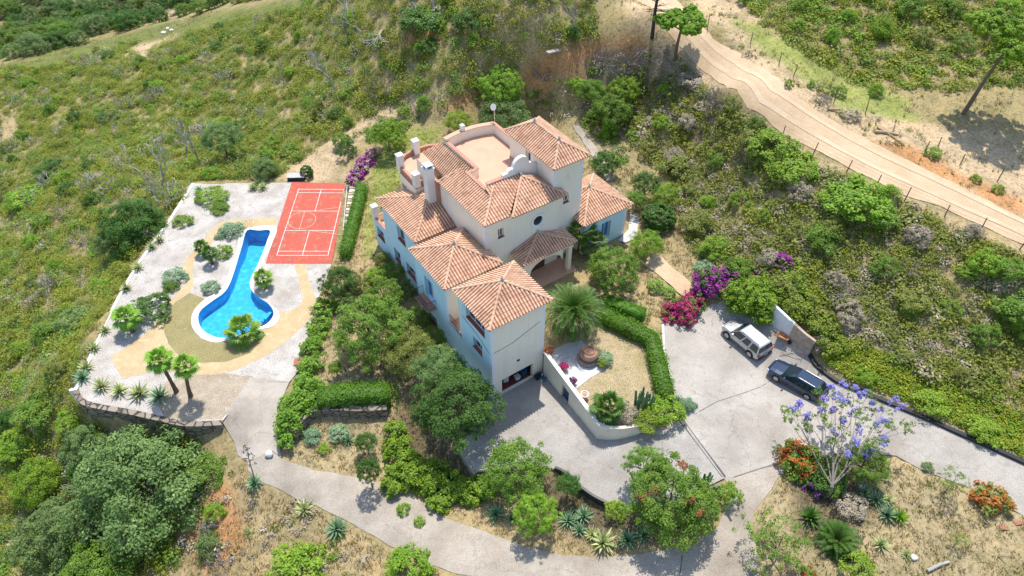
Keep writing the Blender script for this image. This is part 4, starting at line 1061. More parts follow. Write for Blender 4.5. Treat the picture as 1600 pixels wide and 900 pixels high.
def unit(r, n):
    v = r.normal(size=(n, 3)); return v / np.linalg.norm(v, axis=1, keepdims=True)
def quads(r, C, N, L, W):
    """rhomb leaves at C facing N"""
    n = len(C); N = N / np.linalg.norm(N, axis=1, keepdims=True)
    a = np.cross(N, unit(r, n)); a /= np.maximum(np.linalg.norm(a, axis=1, keepdims=True), 1e-6); b = np.cross(N, a)
    s = r.uniform(.7, 1.3, (n, 1)); L = L * s * .5; W = W * s * .5
    V = np.stack([C - a * L, C + b * W - a * L * .15, C + a * L, C - b * W - a * L * .15], 1).reshape(-1, 3)
    return V, np.arange(4 * n).reshape(n, 4)
def crown_np(seed, radii, nc, cr, per, L, W, shell=.7, low=-.3, lump=.16, open_=0.0):
    r = np.random.default_rng(seed); radii = np.array(radii, float)
    d = unit(r, nc * 6); d = d[d[:, 2] > low][:nc]; nc = len(d)
    lum = 1 + lump * np.sin(d[:, 0] * 4.1 + seed) * np.cos(d[:, 1] * 3.7 + 2 * seed) + lump * .8 * r.normal(size=nc)
    C = d * radii * (shell + (1 - shell) * r.random((nc, 1)) ** .6) * np.clip(lum, .55, 1.45)[:, None]
    crs = cr * r.uniform(.65, 1.35, nc)
    e = unit(r, nc * per).reshape(nc, per, 3); e = e + d[:, None] * .55 + np.array([0, 0, .35]); e /= np.linalg.norm(e, axis=2, keepdims=True)
    P = C[:, None] + e * (crs[:, None, None]) * (r.random((nc, per, 1)) ** .45) * np.array([1, 1, .8])
    Nn = e * .7 + d[:, None] * .35 + np.array([0, 0, .95]) + .6 * r.normal(size=(nc, per, 3))
    ct = r.random(nc)
    t = np.clip(.5 * ct[:, None] + .5 * r.random((nc, per)), 0, 1).ravel()
    P = P.reshape(-1, 3); Nn = Nn.reshape(-1, 3)
    V, F = quads(r, P, Nn, L, W)
    return V, F, t, C
def crown_mesh(name, mat, *a, **k):
    V, F, t, C = crown_np(*a, **k); return np_mesh(name, V, F, t, mat), C
def setmat(o, mat):
    o.material_slots[0].link = 'OBJECT'; o.material_slots[0].material = mat

# shrub prototypes, radius 1, base at z = 0
BUSH = []
for sd, nc, cr, per, L, W, rz, low in ((1, 60, .27, 60, .105, .065, .85, -.15), (2, 46, .32, 66, .115, .065, .75, -.2), (3, 80, .22, 46, .095, .06, 1.0, -.1), (4, 36, .36, 76, .12, .07, .65, -.1), (5, 56, .25, 52, .10, .06, 1.15, -.2)):
    V, F, t, C = crown_np(sd, (1, 1, rz), nc, cr, per, L, W, .6, low, .13)
    V[:, 2] += rz * .55; V[:, 2] = np.maximum(V[:, 2], -.05)
    BUSH.append(np_mesh('shrub', V, F, t, LM['mid']))
# clipped ball
V, F, t, C = crown_np(9, (.88, .88, .8), 260, .12, 60, .08, .055, .9, -.7, .02); V[:, 2] += .75
BALL = np_mesh('clipped_shrub', V, F, t, LM['dark'])
# big crowns, radius 1, centred at the origin
CROWN = []
for sd, nc, cr, per, L, W, rz in ((11, 190, .17, 84, .05, .032, .82), (12, 150, .20, 100, .05, .032, .74), (13, 230, .14, 66, .046, .03, .88), (14, 160, .19, 88, .048, .031, .66)):
    V, F, t, C = crown_np(sd, (1, 1, rz), int(nc * 1.2), cr, per, L, W, .48, -.35, .10)
    CROWN.append((np_mesh('crown', V, F, t, LM['mid']), C))
SPARSE = []
for sd in (21, 22):
    V, F, t, C = crown_np(sd, (1, 1, .75), 90, .15, 34, .06, .034, .35, -.5, .2)
    SPARSE.append((np_mesh('crown', V, F, t, LM['mid']), C))
def trunk_mesh(C, seed, hgt, rad, base=None, k=9):
    """trunk from the ground (z = -hgt) up to the crown centre with limbs to some clumps"""
    r = random.Random(seed); mb = MB()
    top = Vector((r.uniform(-.08, .08), r.uniform(-.08, .08), -.35))
    mb.tube([(0, 0, -hgt - .1), (top.x * .4, top.y * .4, -hgt * .6 - .15), top], [rad * 1.35, rad, rad * .75], 8)
    for c in r.sample(list(map(tuple, C)), min(k, len(C))):
        c = Vector(c); m = top.lerp(c, .5) + Vector((0, 0, .08))
        mb.tube([top, m, c], [rad * .55, rad * .35, rad * .12], 5)
    return mb.mesh('trunk', M['bark'])
_tm = {}
def tree(name, pos, R, H, ci, mat, label, cat='tree', group=None, rz=None, bank=CROWN, trad=.05, zs=1.0):
    """tree standing at pos: crown radius R, total height H"""
    e = empty(name, pos, rnd.uniform(0, 6.28) if rz is None else rz)
    me, C = bank[ci]
    zc = max(H - R * .72 * zs, R * .45)
    hg = round(zc / R, 1)
    key = (id(bank), ci, hg, round(trad, 3))
    if key not in _tm: _tm[key] = trunk_mesh(C, ci + 3, hg, trad)
    tk = link('trunk', _tm[key], e, (0, 0, zc)); tk.scale = (R, R, R)
    cw_ = link('crown', me, e, (0, 0, zc)); cw_.scale = (R, R, R * zs); setmat(cw_, LM[mat])
    return tag(e, label, cat, group)
def bush(name, pos, R, H, pi, mat, label, cat='shrub', group=None, me=None):
    o = link(name, me or BUSH[pi % len(BUSH)], None, pos, rnd.uniform(0, 6.28))
    zr = (.85, .75, 1.0, .65, 1.15)[pi % len(BUSH)] * 1.5
    o.scale = (R, R, H / zr); setmat(o, LM[mat])
    return tag(o, label, cat, group)

# clipped hedges and creepers: leaves over a box run or a mound run
def hedge(name, pts, w, hgt, mat, label, cat='hedge', dens=85, leaf=(.15, .09), rough=.085, zoff=0.0, group=None):
    """pts: ground points along the middle of the hedge"""
    r = np.random.default_rng(len(label) + int(abs(pts[0].x) * 10))
    base = pts[0].copy(); PP, NN = [], []
    mb = MB()
    for a, b in zip(pts[:-1], pts[1:]):
        d = b - a; L = Vector((d.x, d.y, 0)).length; u = Vector((d.x, d.y, 0)).normalized(); n = Vector((-u.y, u.x, 0))
        for face, area in (('t', L * w), ('l', L * hgt), ('r', L * hgt)):
            k = int(area * dens); s = r.uniform(-.3 * w / L, 1 + .3 * w / L, k); q = r.uniform(-1, 1, k); hh = r.uniform(0.02, 1, k)
            j = r.normal(0, rough, (k, 3))
            A = np.array(a)[None] + s[:, None] * np.array(d)[None]
            if face == 't': P = A + np.array(n) * (q * w / 2)[:, None] + np.array([0, 0, hgt]); N = np.tile([0, 0, 1.], (k, 1))
            else:
                sg = 1 if face == 'l' else -1
                P = A + np.array(n) * (sg * w / 2) + hh[:, None] * np.array([0, 0, hgt]); N = np.tile(np.array(n) * sg + np.array([0, 0, .3]), (k, 1))
            PP.append(P + j); NN.append(N + r.normal(0, .45, (k, 3)))
    for a, b in ((pts[0], pts[1]), (pts[-1], pts[-2])):
        u = (a - b); u.z = 0; u.normalize(); n = Vector((-u.y, u.x, 0)); k = int(w * hgt * dens)
        P = np.array(a)[None] + np.array(u) * (.3 * w) + np.array(n) * r.uniform(-w/2, w/2, k)[:, None] + np.array([0, 0, 1.]) * r.uniform(0, hgt, k)[:, None]
        PP.append(P + r.normal(0, rough, (k, 3))); NN.append(np.tile(np.array(u), (k, 1)) + r.normal(0, .45, (k, 3)))
    P = np.concatenate(PP) - np.array(base); N = np.concatenate(NN)
    V, F = quads(r, P, N, *leaf)
    # twiggy core so that no light shines through
    cr_ = MB(); wallpath(cr_, [((p + Vector((0,0,0))).x - base.x, p.y - base.y, p.z - base.z + hgt - .10) for p in [q + off for q, off in offs(pts, -w * .42)]], w * .84, [p.z - base.z - .2 for p in pts])
    vo = len(V); V = np.concatenate([V, np.array(cr_.v)]); F = np.concatenate([F, np.array([f for f in cr_.f]) + vo])
    t = np.concatenate([np.clip(.5 * r.random(len(P)) + .25 + .32 * wob(P[:, 0], P[:, 1], 1.6, 2), 0, 1), np.full(len(cr_.f), .05)])
    o = link(name, np_mesh(name, V, F, t, LM[mat]), None, base)
    o.location.z += zoff
    return tag(o, label, cat, group)
def offs(pts, dist):
    out = []; n = len(pts)
    for i, p in enumerate(pts):
        d = pts[min(i+1, n-1)] - pts[max(i-1, 0)]; d.z = 0; d.normalize(); out.append((p, Vector((-d.y, d.x, 0)) * dist))
    return out
def mound(name, blobs, mat, label, cat='climber', mat2=None, f2=.3, leaf=(.2, .13), per=30, group=None, dens=1.0):
    """irregular mass: blobs = (pos, rx, ry, rz); optional second leaf colour (flowers) on the outer shell"""
    r = np.random.default_rng(int(abs(blobs[0][0].x * 31 + blobs[0][0].y * 17)) % 99991)
    base = blobs[0][0].copy(); Vs, Fs, Ts, Ms = [], [], [], []; o = 0
    for i, (p, rx, ry, rz) in enumerate(blobs):
        nc = max(14, int(22 * dens * (rx * ry + rx * rz + ry * rz)))
        V, F, t, C = crown_np(int(r.integers(1e6)), (rx, ry, rz), nc, .34 * min(1.2, (rx * ry * rz) ** (1/3)), per, leaf[0], leaf[1], .6, -.3, .2)
        V = V + np.array(p - base) + np.array([0, 0, rz * .45])
        m = np.zeros(len(F), int)
        if mat2:
            cid = np.arange(len(F)) // per; fl = r.random(cid.max() + 1) < f2 * 1.25; m[(fl[cid]) & (r.random(len(F)) < .85)] = 1
        Vs.append(V); Fs.append(F + o); Ts.append(t); Ms.append(m); o += len(V)
    me = np_mesh(name, np.concatenate(Vs), np.concatenate(Fs), np.concatenate(Ts), [LM[mat]] + ([LM[mat2]] if mat2 else []), np.concatenate(Ms))
    return tag(link(name, me, None, base), label, cat, group)

# palms -----------------------------------------------------------------------------------
def frond(r, mb, base, az, el, L, droop, npairs, ll, lw, t):
    """pinnate frond: arching midrib with leaflets"""
    p = Vector(base); pts = [p.copy()]; e = el; k = 9
    for i in range(k):
        p = p + Vector((math.cos(az) * math.cos(e), math.sin(az) * math.cos(e), math.sin(e))) * (L / k); pts.append(p.copy()); e -= droop / k * (.6 + .8 * i / k)
    mb.tube(pts, [.035 * (1 - .8 * i / k) + .006 for i in range(k + 1)], 4, 0, .3, caps=False)
    for i in range(npairs):
        f = .16 + .84 * i / (npairs - 1); q = f * k; a = min(int(q), k - 1); c = pts[a].lerp(pts[a+1], q - a)
        d = (pts[a+1] - pts[a]).normalized(); side = d.cross(Vector((0, 0, 1))).normalized(); up = side.cross(d)
        l = ll * (math.sin(math.pi * (.12 + .80 * f)) ** .7)
        for sg in (-1, 1):
            o = (side * sg * .80 + d * .55 + up * (.22 if sg else .22)).normalized()
            tip = c + o * l + Vector((0, 0, -.12 * l)); w = d * lw
            mb.add([c - w * .5, c + o * l * .5 + w * .1 - w*.6, tip, c + o * l * .5 + w * .7], [(0, 1, 2, 3)], 0, min(1, max(0, t + r.uniform(-.2, .2))))
def date_palm_mesh(seed, n=84, L=3.0):
    r = random.Random(seed); mb = MB()
    for i in range(n):
        f = i / n; az = i * 2.39996 + r.uniform(-.15, .15); el = math.radians(82 - 105 * f + r.uniform(-6, 6))
        frond(r, mb, (.12 * math.cos(az), .12 * math.sin(az), 0), az, el, L * r.uniform(.88, 1.08) * (.82 + .18 * math.sin(math.pi * f)), math.radians(78 + 30 * f), 26, .55, .055, .62 - .5 * f)
    return mb.mesh('crown', LM['palm'])
def fan_palm_mesh(seed, n=30, pet=.75, fan=.75, low=-55):
    r = random.Random(seed); mb = MB()
    for i in range(n):
        f = i / n; az = i * 2.39996 + r.uniform(-.2, .2); el = math.radians(80 + (low - 80) * f + r.uniform(-8, 8))
        d = Vector((math.cos(az) * math.cos(el), math.sin(az) * math.cos(el), math.sin(el))); pe = pet * r.uniform(.85, 1.15)
        c = d * pe; mb.tube([(0, 0, 0), c], [.025, .012], 4, 0, .3, caps=False)
        side = d.cross(Vector((0, 0, 1))).normalized(); up = side.cross(d); m = 15
        for k in range(m):
            a = math.radians(-118 + 236 * k / (m - 1)); o = (d * math.cos(a) + side * math.sin(a) + up * -.10 * abs(math.sin(a))).normalized(); l = fan * (1 - .28 * abs(a) / 2.1) * r.uniform(.9, 1.08)
            wv = (side * math.cos(a) - d * math.sin(a)).normalized() * l * .095
            tip = c + o * l + Vector((0, 0, -.2 * l)); mid = c + o * l * .55 + up * .03
            mb.add([c, mid - wv, tip, mid + wv], [(0, 1, 2, 3)], 0, min(1, max(0, .72 - .5 * f + r.uniform(-.2, .25))))
    return mb.mesh('crown', LM['fan'])
DATE, FAN1, FAN2, FANLOW = date_palm_mesh(3), fan_palm_mesh(4), fan_palm_mesh(5, 26), fan_palm_mesh(6, 24, .8, .72, -30)
SMALLDATE = date_palm_mesh(8, 34, 1.5)
def palm(name, pos, hgt, crown_me, cs, mat, label, lean=(0, 0), rad=.16, rz=None):
    e = empty(name, pos, rnd.uniform(0, 6.28) if rz is None else rz); mb = MB()
    top = Vector((lean[0], lean[1], hgt)); k = max(3, int(hgt / .35))
    pts = [Vector((lean[0] * (i/k)**1.4, lean[1] * (i/k)**1.4, -.15 + (hgt + .15) * i / k)) for i in range(k + 1)]
    mb.tube(pts, [rad * (1.35 - .45 * min(1, i / k * 3)) * (1.06 if i % 2 else .95) for i in range(k + 1)], 9)
    mb.build('trunk', M['palmtrunk'], e)
    c = link('crown', crown_me, e, top); c.scale = (cs, cs, cs); setmat(c, LM[mat])
    return tag(e, label, 'palm')

# agaves, cacti, dead wood ------------------------------------------------------------------
def agave_mesh(seed, n=34, wide=.085, mat='agave'):
    r = random.Random(seed); mb = MB()
    for i in range(n):
        f = i / n; az = i * 2.39996 + r.uniform(-.1, .1); e = math.radians(84 - 76 * f + r.uniform(-6, 6)); L = (.72 + .3 * math.sin(math.pi * (.15 + .8 * f))) * r.uniform(.9, 1.1)
        p = Vector((0, 0, .06)); P = [p.copy()]; ee = e
        for k in range(4):
            p = p + Vector((math.cos(az) * math.cos(ee), math.sin(az) * math.cos(ee), math.sin(ee))) * L / 4; P.append(p.copy()); ee -= r.uniform(.02, .14)
        sd = Vector((-math.sin(az), math.cos(az), 0)); t = r.random()
        V = []
        for k, q in enumerate(P):
            w = wide * (.75, 1.0, .85, .5, .03)[k]; V += [q - sd * w + Vector((0, 0, w * .35)), q, q + sd * w + Vector((0, 0, w * .35))]
        for k in range(4):
            o = 3 * k; tt = t
            mb.add([V[o], V[o+1], V[o+4], V[o+3]], [(0, 1, 2, 3)], 0, min(1, tt * .8 + .1)); mb.add([V[o+1], V[o+2], V[o+5], V[o+4]], [(0, 1, 2, 3)], 0, tt * .7)
    return mb.mesh('agave', LM[mat])
AGAVE = [agave_mesh(1), agave_mesh(2, 40, .07), agave_mesh(3, 28, .10)]
def agave(pos, R, k, mat, label, group=None, name='agave'):
    o = link(name, AGAVE[k % 3], None, pos, rnd.uniform(0, 6.28)); o.scale = (R, R, R * rnd.uniform(.8, 1.0)); setmat(o, LM[mat])
    return tag(o, label, 'agave', group)
def branch(r, mb, p, d, L, rad, depth, tips, spread=.55, up=.12, minr=.006, n=4, shrink=.72, kids=(2, 3)):
    p = Vector(p); d = Vector(d).normalized(); pts = [p]; q = p
    for i in range(3):
        d = (d + Vector((r.uniform(-1, 1), r.uniform(-1, 1), r.uniform(-1, 1))) * .16 + Vector((0, 0, up * .4))).normalized(); q = q + d * L / 3; pts.append(q)
    mb.tube(pts, [rad, rad * .88, rad * .76, rad * .62], n, 0, r.uniform(.3, .8), caps=False)
    if depth == 0: tips.append((q, d)); return
    for _ in range(r.randint(*kids)):
        a = unit_v(r); nd = (d + a * spread + Vector((0, 0, up))).normalized()
        branch(r, mb, q, nd, L * shrink * r.uniform(.8, 1.15), max(rad * .62, minr), depth - 1, tips, spread, up, minr, n, shrink, kids)
def unit_v(r):
    while True:
        v = Vector((r.uniform(-1, 1), r.uniform(-1, 1), r.uniform(-1, 1)))
        if .05 < v.length < 1: return v.normalized()
DEAD = []
for sd, L, dep, sp, up_ in ((1, 1.5, 4, .6, .06), (2, 1.8, 4, .5, .12), (3, 1.2, 4, .85, -.02), (4, 1.4, 4, .7, .02)):
    r = random.Random(sd); mb = MB(); tips = []; branch(r, mb, (0, 0, -.1), (r.uniform(-.2, .2), r.uniform(-.2, .2), 1), L, .13, dep, tips, sp, up_, .035); DEAD.append(mb.mesh('dead_tree', M['deadwood']))
TWIGS = []
for sd in (5, 6, 7):
    r = random.Random(sd); mb = MB(); tips = []
    for k in range(15): branch(r, mb, (r.uniform(-.15, .15), r.uniform(-.15, .15), -.05), (r.uniform(-1, 1), r.uniform(-1, 1), r.uniform(.25, 1.0)), .55, .03, 2, tips, .7, .0, .016, 3)
    TWIGS.append(mb.mesh('dead_bush', M['greywood']))
def dead(name, me, pos, s, label, group=None, tilt=(0, 0), mat=None):
    o = link(name, me, None, pos); o.rotation_euler = (tilt[0], tilt[1], rnd.uniform(0, 6.28)); o.scale = (s, s, s)
    if mat: o.material_slots[0].link = 'OBJECT'; o.material_slots[0].material = mat
    return tag(o, label, 'dead tree' if name == 'dead_tree' else 'dead bush', group)
# ------------------------------------------------------------------ planting, surveyed from the photograph
def depth_of(p): return p.y * CT - (p.z - CAM_H) * ST
def under(u, v, hc):
    """ground point whose height hc shows at pixel (u, v)"""
    a, b = u, v
    for _ in range(4):
        p = at(a, b); q = proj(p.x, p.y, p.z + hc); a += u - float(q[0]); b += v - float(q[1])
    return at(round(a, 2), round(b, 2))
def T(u, v, rpx, H, ci, mat, label, name='tree', bank=CROWN, trad=.05, zs=1.0, cat='tree', group=None):
    p = under(u, v, max(H - .8, H * .55)); R = rpx * .79 * depth_of(p) / FPX
    return tree(name, p, R, max(H, R * 1.1), ci, mat, label, cat, group, None, bank, trad, zs)
def Bu(u, v, rpx, H, pi, mat, label, name='shrub', cat='shrub', group=None, me=None):
    p = under(u, v, H * .5); R = rpx * depth_of(p) / FPX
    return bush(name, p - Vector((0, 0, .06)), R, H, pi, mat, label, cat, group, me)

# big trees
T(205, 730, 118, 6.5, 1, 'grey', 'largest grey green spreading tree on the slope below the stone wall', 'acacia_tree')
T(80, 825, 80, 4.6, 0, 'grey', 'wide grey green tree in the bottom left corner of the slope', 'acacia_tree')
T(150, 885, 74, 3.4, 3, 'mid', 'fresher green tree at the foot of the big grey green tree', 'acacia_tree')
T(50, 745, 46, 3, 1, 'bright', 'middle green tree left of the big grey green tree', 'acacia_tree')
T(135, 690, 46, 4.0, 0, 'grey', 'grey green tree directly beneath the agave row wall', 'acacia_tree')
T(715, 618, 76, 6.0, 0, 'dark', 'dense dark green tree at the garage tower foot', 'fruit_tree')
T(685, 568, 44, 5.2, 1, 'grey', 'pale grey leaved tree against the blue facade behind the dark tree', 'olive_tree', zs=.95)
T(575, 497, 72, 5.2, 2, 'mid', 'broad fresh green tree below the long blue facade', 'fruit_tree')
T(636, 540, 47, 4.0, 1, 'olive', 'yellowish olive tree between the broad green and grey trees', 'fruit_tree')
T(530, 437, 36, 3.2, 0, 'dark', 'dark bushy tree by the court corner above the climbing hedge', 'tree')
T(600, 455, 36, 3.2, 2, 'mid', 'green tree close to the blue facade beside the broad tree', 'tree')
T(805, 722, 60, 4.0, 3, 'mid', 'spreading green tree on the bank under the garage drive', 'fruit_tree')
T(836, 800, 42, 3.4, 2, 'bright', 'bright green round tree beside the lower road bend', 'fruit_tree')
T(888, 758, 22, 2.6, 1, 'dark', 'small dark tree by the black kerb of the garage drive', 'fruit_tree')
T(1055, 770, 80, 4.8, 0, 'mid', 'large rounded tree with rusty tips between drive and lower road', 'mango_tree')
T(1010, 725, 40, 3.6, 2, 'mid', 'leafy tree at the upper left of the rusty tipped tree', 'mango_tree')
T(960, 412, 50, 3.6, 2, 'mid', 'wide rounded green tree in front of the entrance porch', 'tree')
T(1010, 378, 30, 2.6, 1, 'bright', 'light green shrubby tree right of the porch garden tree', 'tree')
T(575, 735, 24, 3.4, 2, 'dark', 'slim dark green tree standing alone beside the lower road', 'tree', zs=1.25)
T(572, 692, 20, 2.4, 1, 'dark', 'smaller dark tree just above the slim roadside tree', 'tree', zs=1.15)
T(605, 203, 34, 3.6, 0, 'bright', 'dense round bright green tree on the back lawn', 'tree')
T(785, 124, 42, 5.0, 2, 'bright', 'yellow green leafy tree highest behind the roof terrace', 'tree')
T(788, 168, 46, 5.0, 1, 'grey', 'soft grey green feathery tree directly behind the curved parapet', 'tree')
T(715, 186, 26, 3.0, 3, 'yellow', 'yellowish round bush tree left of the feathery tree', 'tree')
T(976, 135, 30, 4.0, 2, 'bright', 'bright green tree below the grey brush bank', 'tree')
T(955, 165, 36, 4.0, 0, 'mid', 'bushy green tree behind the tower below the bright one', 'tree')
T(925, 138, 26, 3.2, 1, 'mid', 'green tree left of the bright tree behind the tower', 'tree')
T(945, 252, 28, 2.6, 0, 'dark', 'dark citrus tree right of the tower path', 'citrus_tree')
T(1010, 285, 28, 3, 2, 'dark', 'dark green tree between garden wing and scrub slope', 'tree')
T(1040, 303, 26, 2.6, 1, 'bright', 'light green tree above the clipped ball shrub', 'tree')
T(995, 312, 20, 2.4, 3, 'mid', 'small green tree right of the garden wing roof', 'tree')
T(200, 335, 56, 4.5, 0, 'dark', 'dense dark tree on the slope left of the pool terrace', 'oak_tree')
T(175, 370, 36, 3.4, 1, 'grey', 'grey green tree below the dense dark slope tree', 'oak_tree')
T(342, 205, 38, 5.2, 3, 'grey', 'lone open crowned tree with forked dark trunk above the terrace', 'olive_tree', trad=.06)
T(410, 262, 24, 2.2, 1, 'grey', 'low grey green tree above the top of the pool terrace', 'tree')
T(1355, 722, 40, 3.0, 2, 'mid', 'leafy green tree under the right side of the jacaranda', 'tree')
T(1490, 752, 26, 2.8, 0, 'mid', 'thin young tree in the dry island bed by the orange shrub', 'young_tree', SPARSE, .035)
T(1220, 845, 62, 3.4, 1, 'mid', 'sparse twiggy tree beside the road fork at the bottom', 'young_tree', SPARSE, .04)
T(525, 578, 13, 1.7, 0, 'bright', 'tiny round headed tree on the soil above the long clipped hedge', 'young_tree', trad=.05)
T(580, 572, 16, 1.8, 1, 'mid', 'little thin tree right of the tiny round headed one', 'young_tree', SPARSE)
T(1497, 845, 17, 1.5, 0, 'bright', 'knee high sapling in the middle of the dry island bed', 'young_tree', SPARSE)
# pines by the dirt road
def pine(u, v, hgt, R, label, lean=(0, 0), zs=.55, dead_=False, mat='pine'):
    p = at(u, v); e = empty('pine_tree', p); mb = MB(); top = Vector((lean[0], lean[1], hgt))
    mb.tube([(0, 0, -.2), top * .35 + Vector((-.08, 0, 0)), top * .7, top], [.24, .19, .13, .06], 8)
    r = random.Random(int(u)); C = []
    n = 11 if not dead_ else 26
    for i in range(n):
        f = r.uniform(.62, 1) if not dead_ else r.uniform(.35, .98); az = i * 2.4; s = top * f; l = R * (1.15 - .5 * abs(f - .8)) * r.uniform(.6, 1)
        t_ = s + Vector((math.cos(az) * l, math.sin(az) * l, l * (.35 if not dead_ else .12)))
        mb.tube([s, s.lerp(t_, .5) + Vector((0, 0, -.05 if dead_ else .06)), t_], [.06, .04, .012], 4); C.append(t_)
        if dead_:
            for k in range(3): mb.tube([s.lerp(t_, .4 + .2 * k), s.lerp(t_, .5 + .2 * k) + Vector((r.uniform(-.5, .5), r.uniform(-.5, .5), r.uniform(-.1, .3)))], [.02, .006], 3)
    mb.build('trunk', M['bark'] if not dead_ else M['iron'], e)
    if not dead_:
        V_, F_, t_ = [], [], []; o = 0
        for i, c in enumerate(C + [top]):
            V, F, t, _ = crown_np(int(u) + i, (R * .42, R * .42, R * .24), 34, R * .13, 100, .22, .12, .5, -.5, .1)
            V_.append(V + np.array(c) + np.array([0, 0, .1])); F_.append(F + o); t_.append(t); o += len(V)
        link('crown', np_mesh('crown', np.concatenate(V_), np.concatenate(F_), np.concatenate(t_), LM[mat]), e)
    return tag(e, label, 'pine tree')
pine(1505, 178, 9.0, 3.4, 'tall leaning umbrella pine on the grass beyond the dirt road', (1.5, .2), mat='bright')
pine(1055, 92, 4.6, 2.0, 'small bushy pine on the bank edge by the dirt road', (.1, 0), mat='bright')
pine(1019, 58, 8.5, 2.0, 'bare dark pine with thin dead branches at the plateau edge', (0, 0), dead_=True)

# shrubs of the garden
Bu(1030, 340, 28, 1.9, 0, 'dark', 'smooth clipped ball shrub beside the garden wing', 'clipped_shrub', me=BALL)
Bu(479, 270, 11, 1.3, 0, 'dark', 'small clipped ball shrub behind the court', 'clipped_shrub', me=BALL)
Bu(235, 478, 30, 1.7, 2, 'dark', 'dark mounded shrub on the gravel left of the pool', 'shrub')
Bu(360, 361, 19, .8, 3, 'agave', 'grey green aloe mound on gravel near the pool top', 'aloe_shrub')
Bu(285, 344, 14, .8, 0, 'bright', 'small bright shrub near the left gravel edge', 'shrub')
Bu(330, 306, 22, .9, 1, 'bright', 'leafy shrub clump at the top of the gravel terrace', 'shrub')
Bu(342, 324, 14, .6, 3, 'mid', 'low shrub just under the leafy clump on gravel', 'shrub')
Bu(272, 432, 17, .8, 1, 'agave', 'blue green low shrub left of the path bend', 'shrub')
Bu(268, 448, 12, .6, 3, 'mid', 'small low plant beside the blue green shrub', 'shrub')
Bu(329, 448, 13, .7, 1, 'agave', 'round silvery plant on gravel by the pool bulb', 'shrub')
Bu(348, 392, 13, 1.0, 0, 'bright', 'bright shrub at the foot of the yucca by the pool', 'shrub')
Bu(540, 232, 14, 2.0, 4, 'dark', 'upright dark bush above the purple bougainvillea', 'shrub')
Bu(1160, 420, 18, 1.4, 1, 'mid', 'green bush between the two purple bougainvilleas', 'shrub')
Bu(1025, 446, 13, 1.1, 2, 'fan', 'spiky yellow green cycad left of the garden path', 'cycad', 'cycad')
Bu(1046, 455, 11, .9, 2, 'fan', 'smaller spiky cycad nearer the magenta bougainvillea', 'cycad', 'cycad')
Bu(1100, 418, 14, .9, 1, 'agave', 'blue flowering bush at the top of the garden path', 'shrub')
Bu(960, 795, 16, 1.4, 2, 'yellow', 'yellow green shrub left of the large rusty tipped tree', 'shrub')
Bu(1140, 770, 18, 1.6, 2, 'bright', 'light green shrub at the right foot of the large rusty tipped tree', 'shrub')
Bu(637, 884, 32, 1.7, 0, 'bright', 'bright shrub at the bottom edge beside the lower road', 'shrub')
Bu(465, 895, 44, 1.8, 1, 'bright', 'wide bright shrub in the bottom edge left of the road', 'shrub')
Bu(1340, 886, 26, 1.3, 0, 'yellow', 'yellow green mound shrub at the bottom of the island bed', 'shrub')
Bu(283, 725, 24, 1.4, 4, 'yellow', 'yellow green shrub right of the big grey green tree', 'shrub')
Bu(325, 735, 26, 1.3, 1, 'mid', 'green shrub on the bank between big tree and ramp', 'shrub')
Bu(336, 798, 15, .9, 0, 'bright', 'small bright shrub on the orange bank', 'shrub')
Bu(328, 850, 20, 1.0, 3, 'grey', 'grey shrub low on the orange bank', 'shrub')
Bu(505, 700, 10, .7, 2, 'yellow', 'little yellow shrub below the short stone wall', 'shrub')
Bu(485, 680, 14, .7, 3, 'agave', 'low grey plant at the short stone wall foot', 'shrub')
Bu(530, 675, 15, .8, 2, 'agave', 'leafy plant against the short stone wall', 'shrub')
Bu(1450, 728, 9, .6, 2, 'grey', 'small grey tuft at the island bed edge by the entry road', 'shrub')
Bu(655, 815, 9, .5, 2, 'bright', 'tiny bright plant on the bank above the lower road', 'shrub')
Bu(630, 795, 10, .6, 0, 'bright', 'small bright plant left of the eroded road bank', 'shrub')
Bu(1075, 630, 12, .7, 3, 'agave', 'grey plant at the curved wall end by the yard', 'shrub')
Bu(1040, 640, 26, 1.3, 1, 'bright', 'lush green plant spilling over the curved garden wall', 'shrub')
Bu(1010, 655, 20, 1.0, 3, 'yellow', 'yellow green ground plant behind the curved wall', 'shrub')
Bu(978, 645, 17, 1.1, 1, 'dry', 'brownish dry shrub between fan palm and cactus', 'shrub')
Bu(945, 560, 12, .9, 1, 'agave', 'succulent clump beside the terracotta fountain', 'shrub')
Bu(610, 350, 9, .6, 1, 'mid', 'small plant at the far end of the blue facade', 'shrub')
Bu(588, 430, 16, 1.2, 1, 'bright', 'pale green bush at the facade foot', 'shrub')
Bu(565, 445, 15, 1.0, 2, 'olive', 'olive bush between hedge end and facade', 'shrub')
Bu(1100, 640, 7, .3, 2, 'bright', 'weed tuft beside the drain channel', 'shrub') if False else None
Bu(1290, 740, 30, 1.6, 1, 'dark', 'shaded bush around the jacaranda trunk', 'shrub')
Bu(1330, 790, 22, .8, 1, 'dry', 'dry bush below the jacaranda', 'shrub')
for u, v, rp, H, pi, mt, lb in [(612, 424, 17, 1.4, 1, 'mid', 'leafy bush at the facade foot below the far windows'), (630, 452, 17, 1.6, 2, 'dark', 'dark bush at the facade foot left of the small balcony'), (656, 494, 18, 1.6, 0, 'mid', 'round bush at the facade foot under the small balcony'), (676, 526, 18, 1.7, 4, 'bright', 'bright bush at the facade foot under the recessed balcony'), (600, 405, 13, 1.0, 3, 'olive', 'low olive bush at the far corner of the facade foot')]: Bu(u, v, rp, H, pi, mt, lb)
Bu(1293, 757, 19, 1.3, 1, 'mid', 'green bush hiding the jacaranda trunk foot')
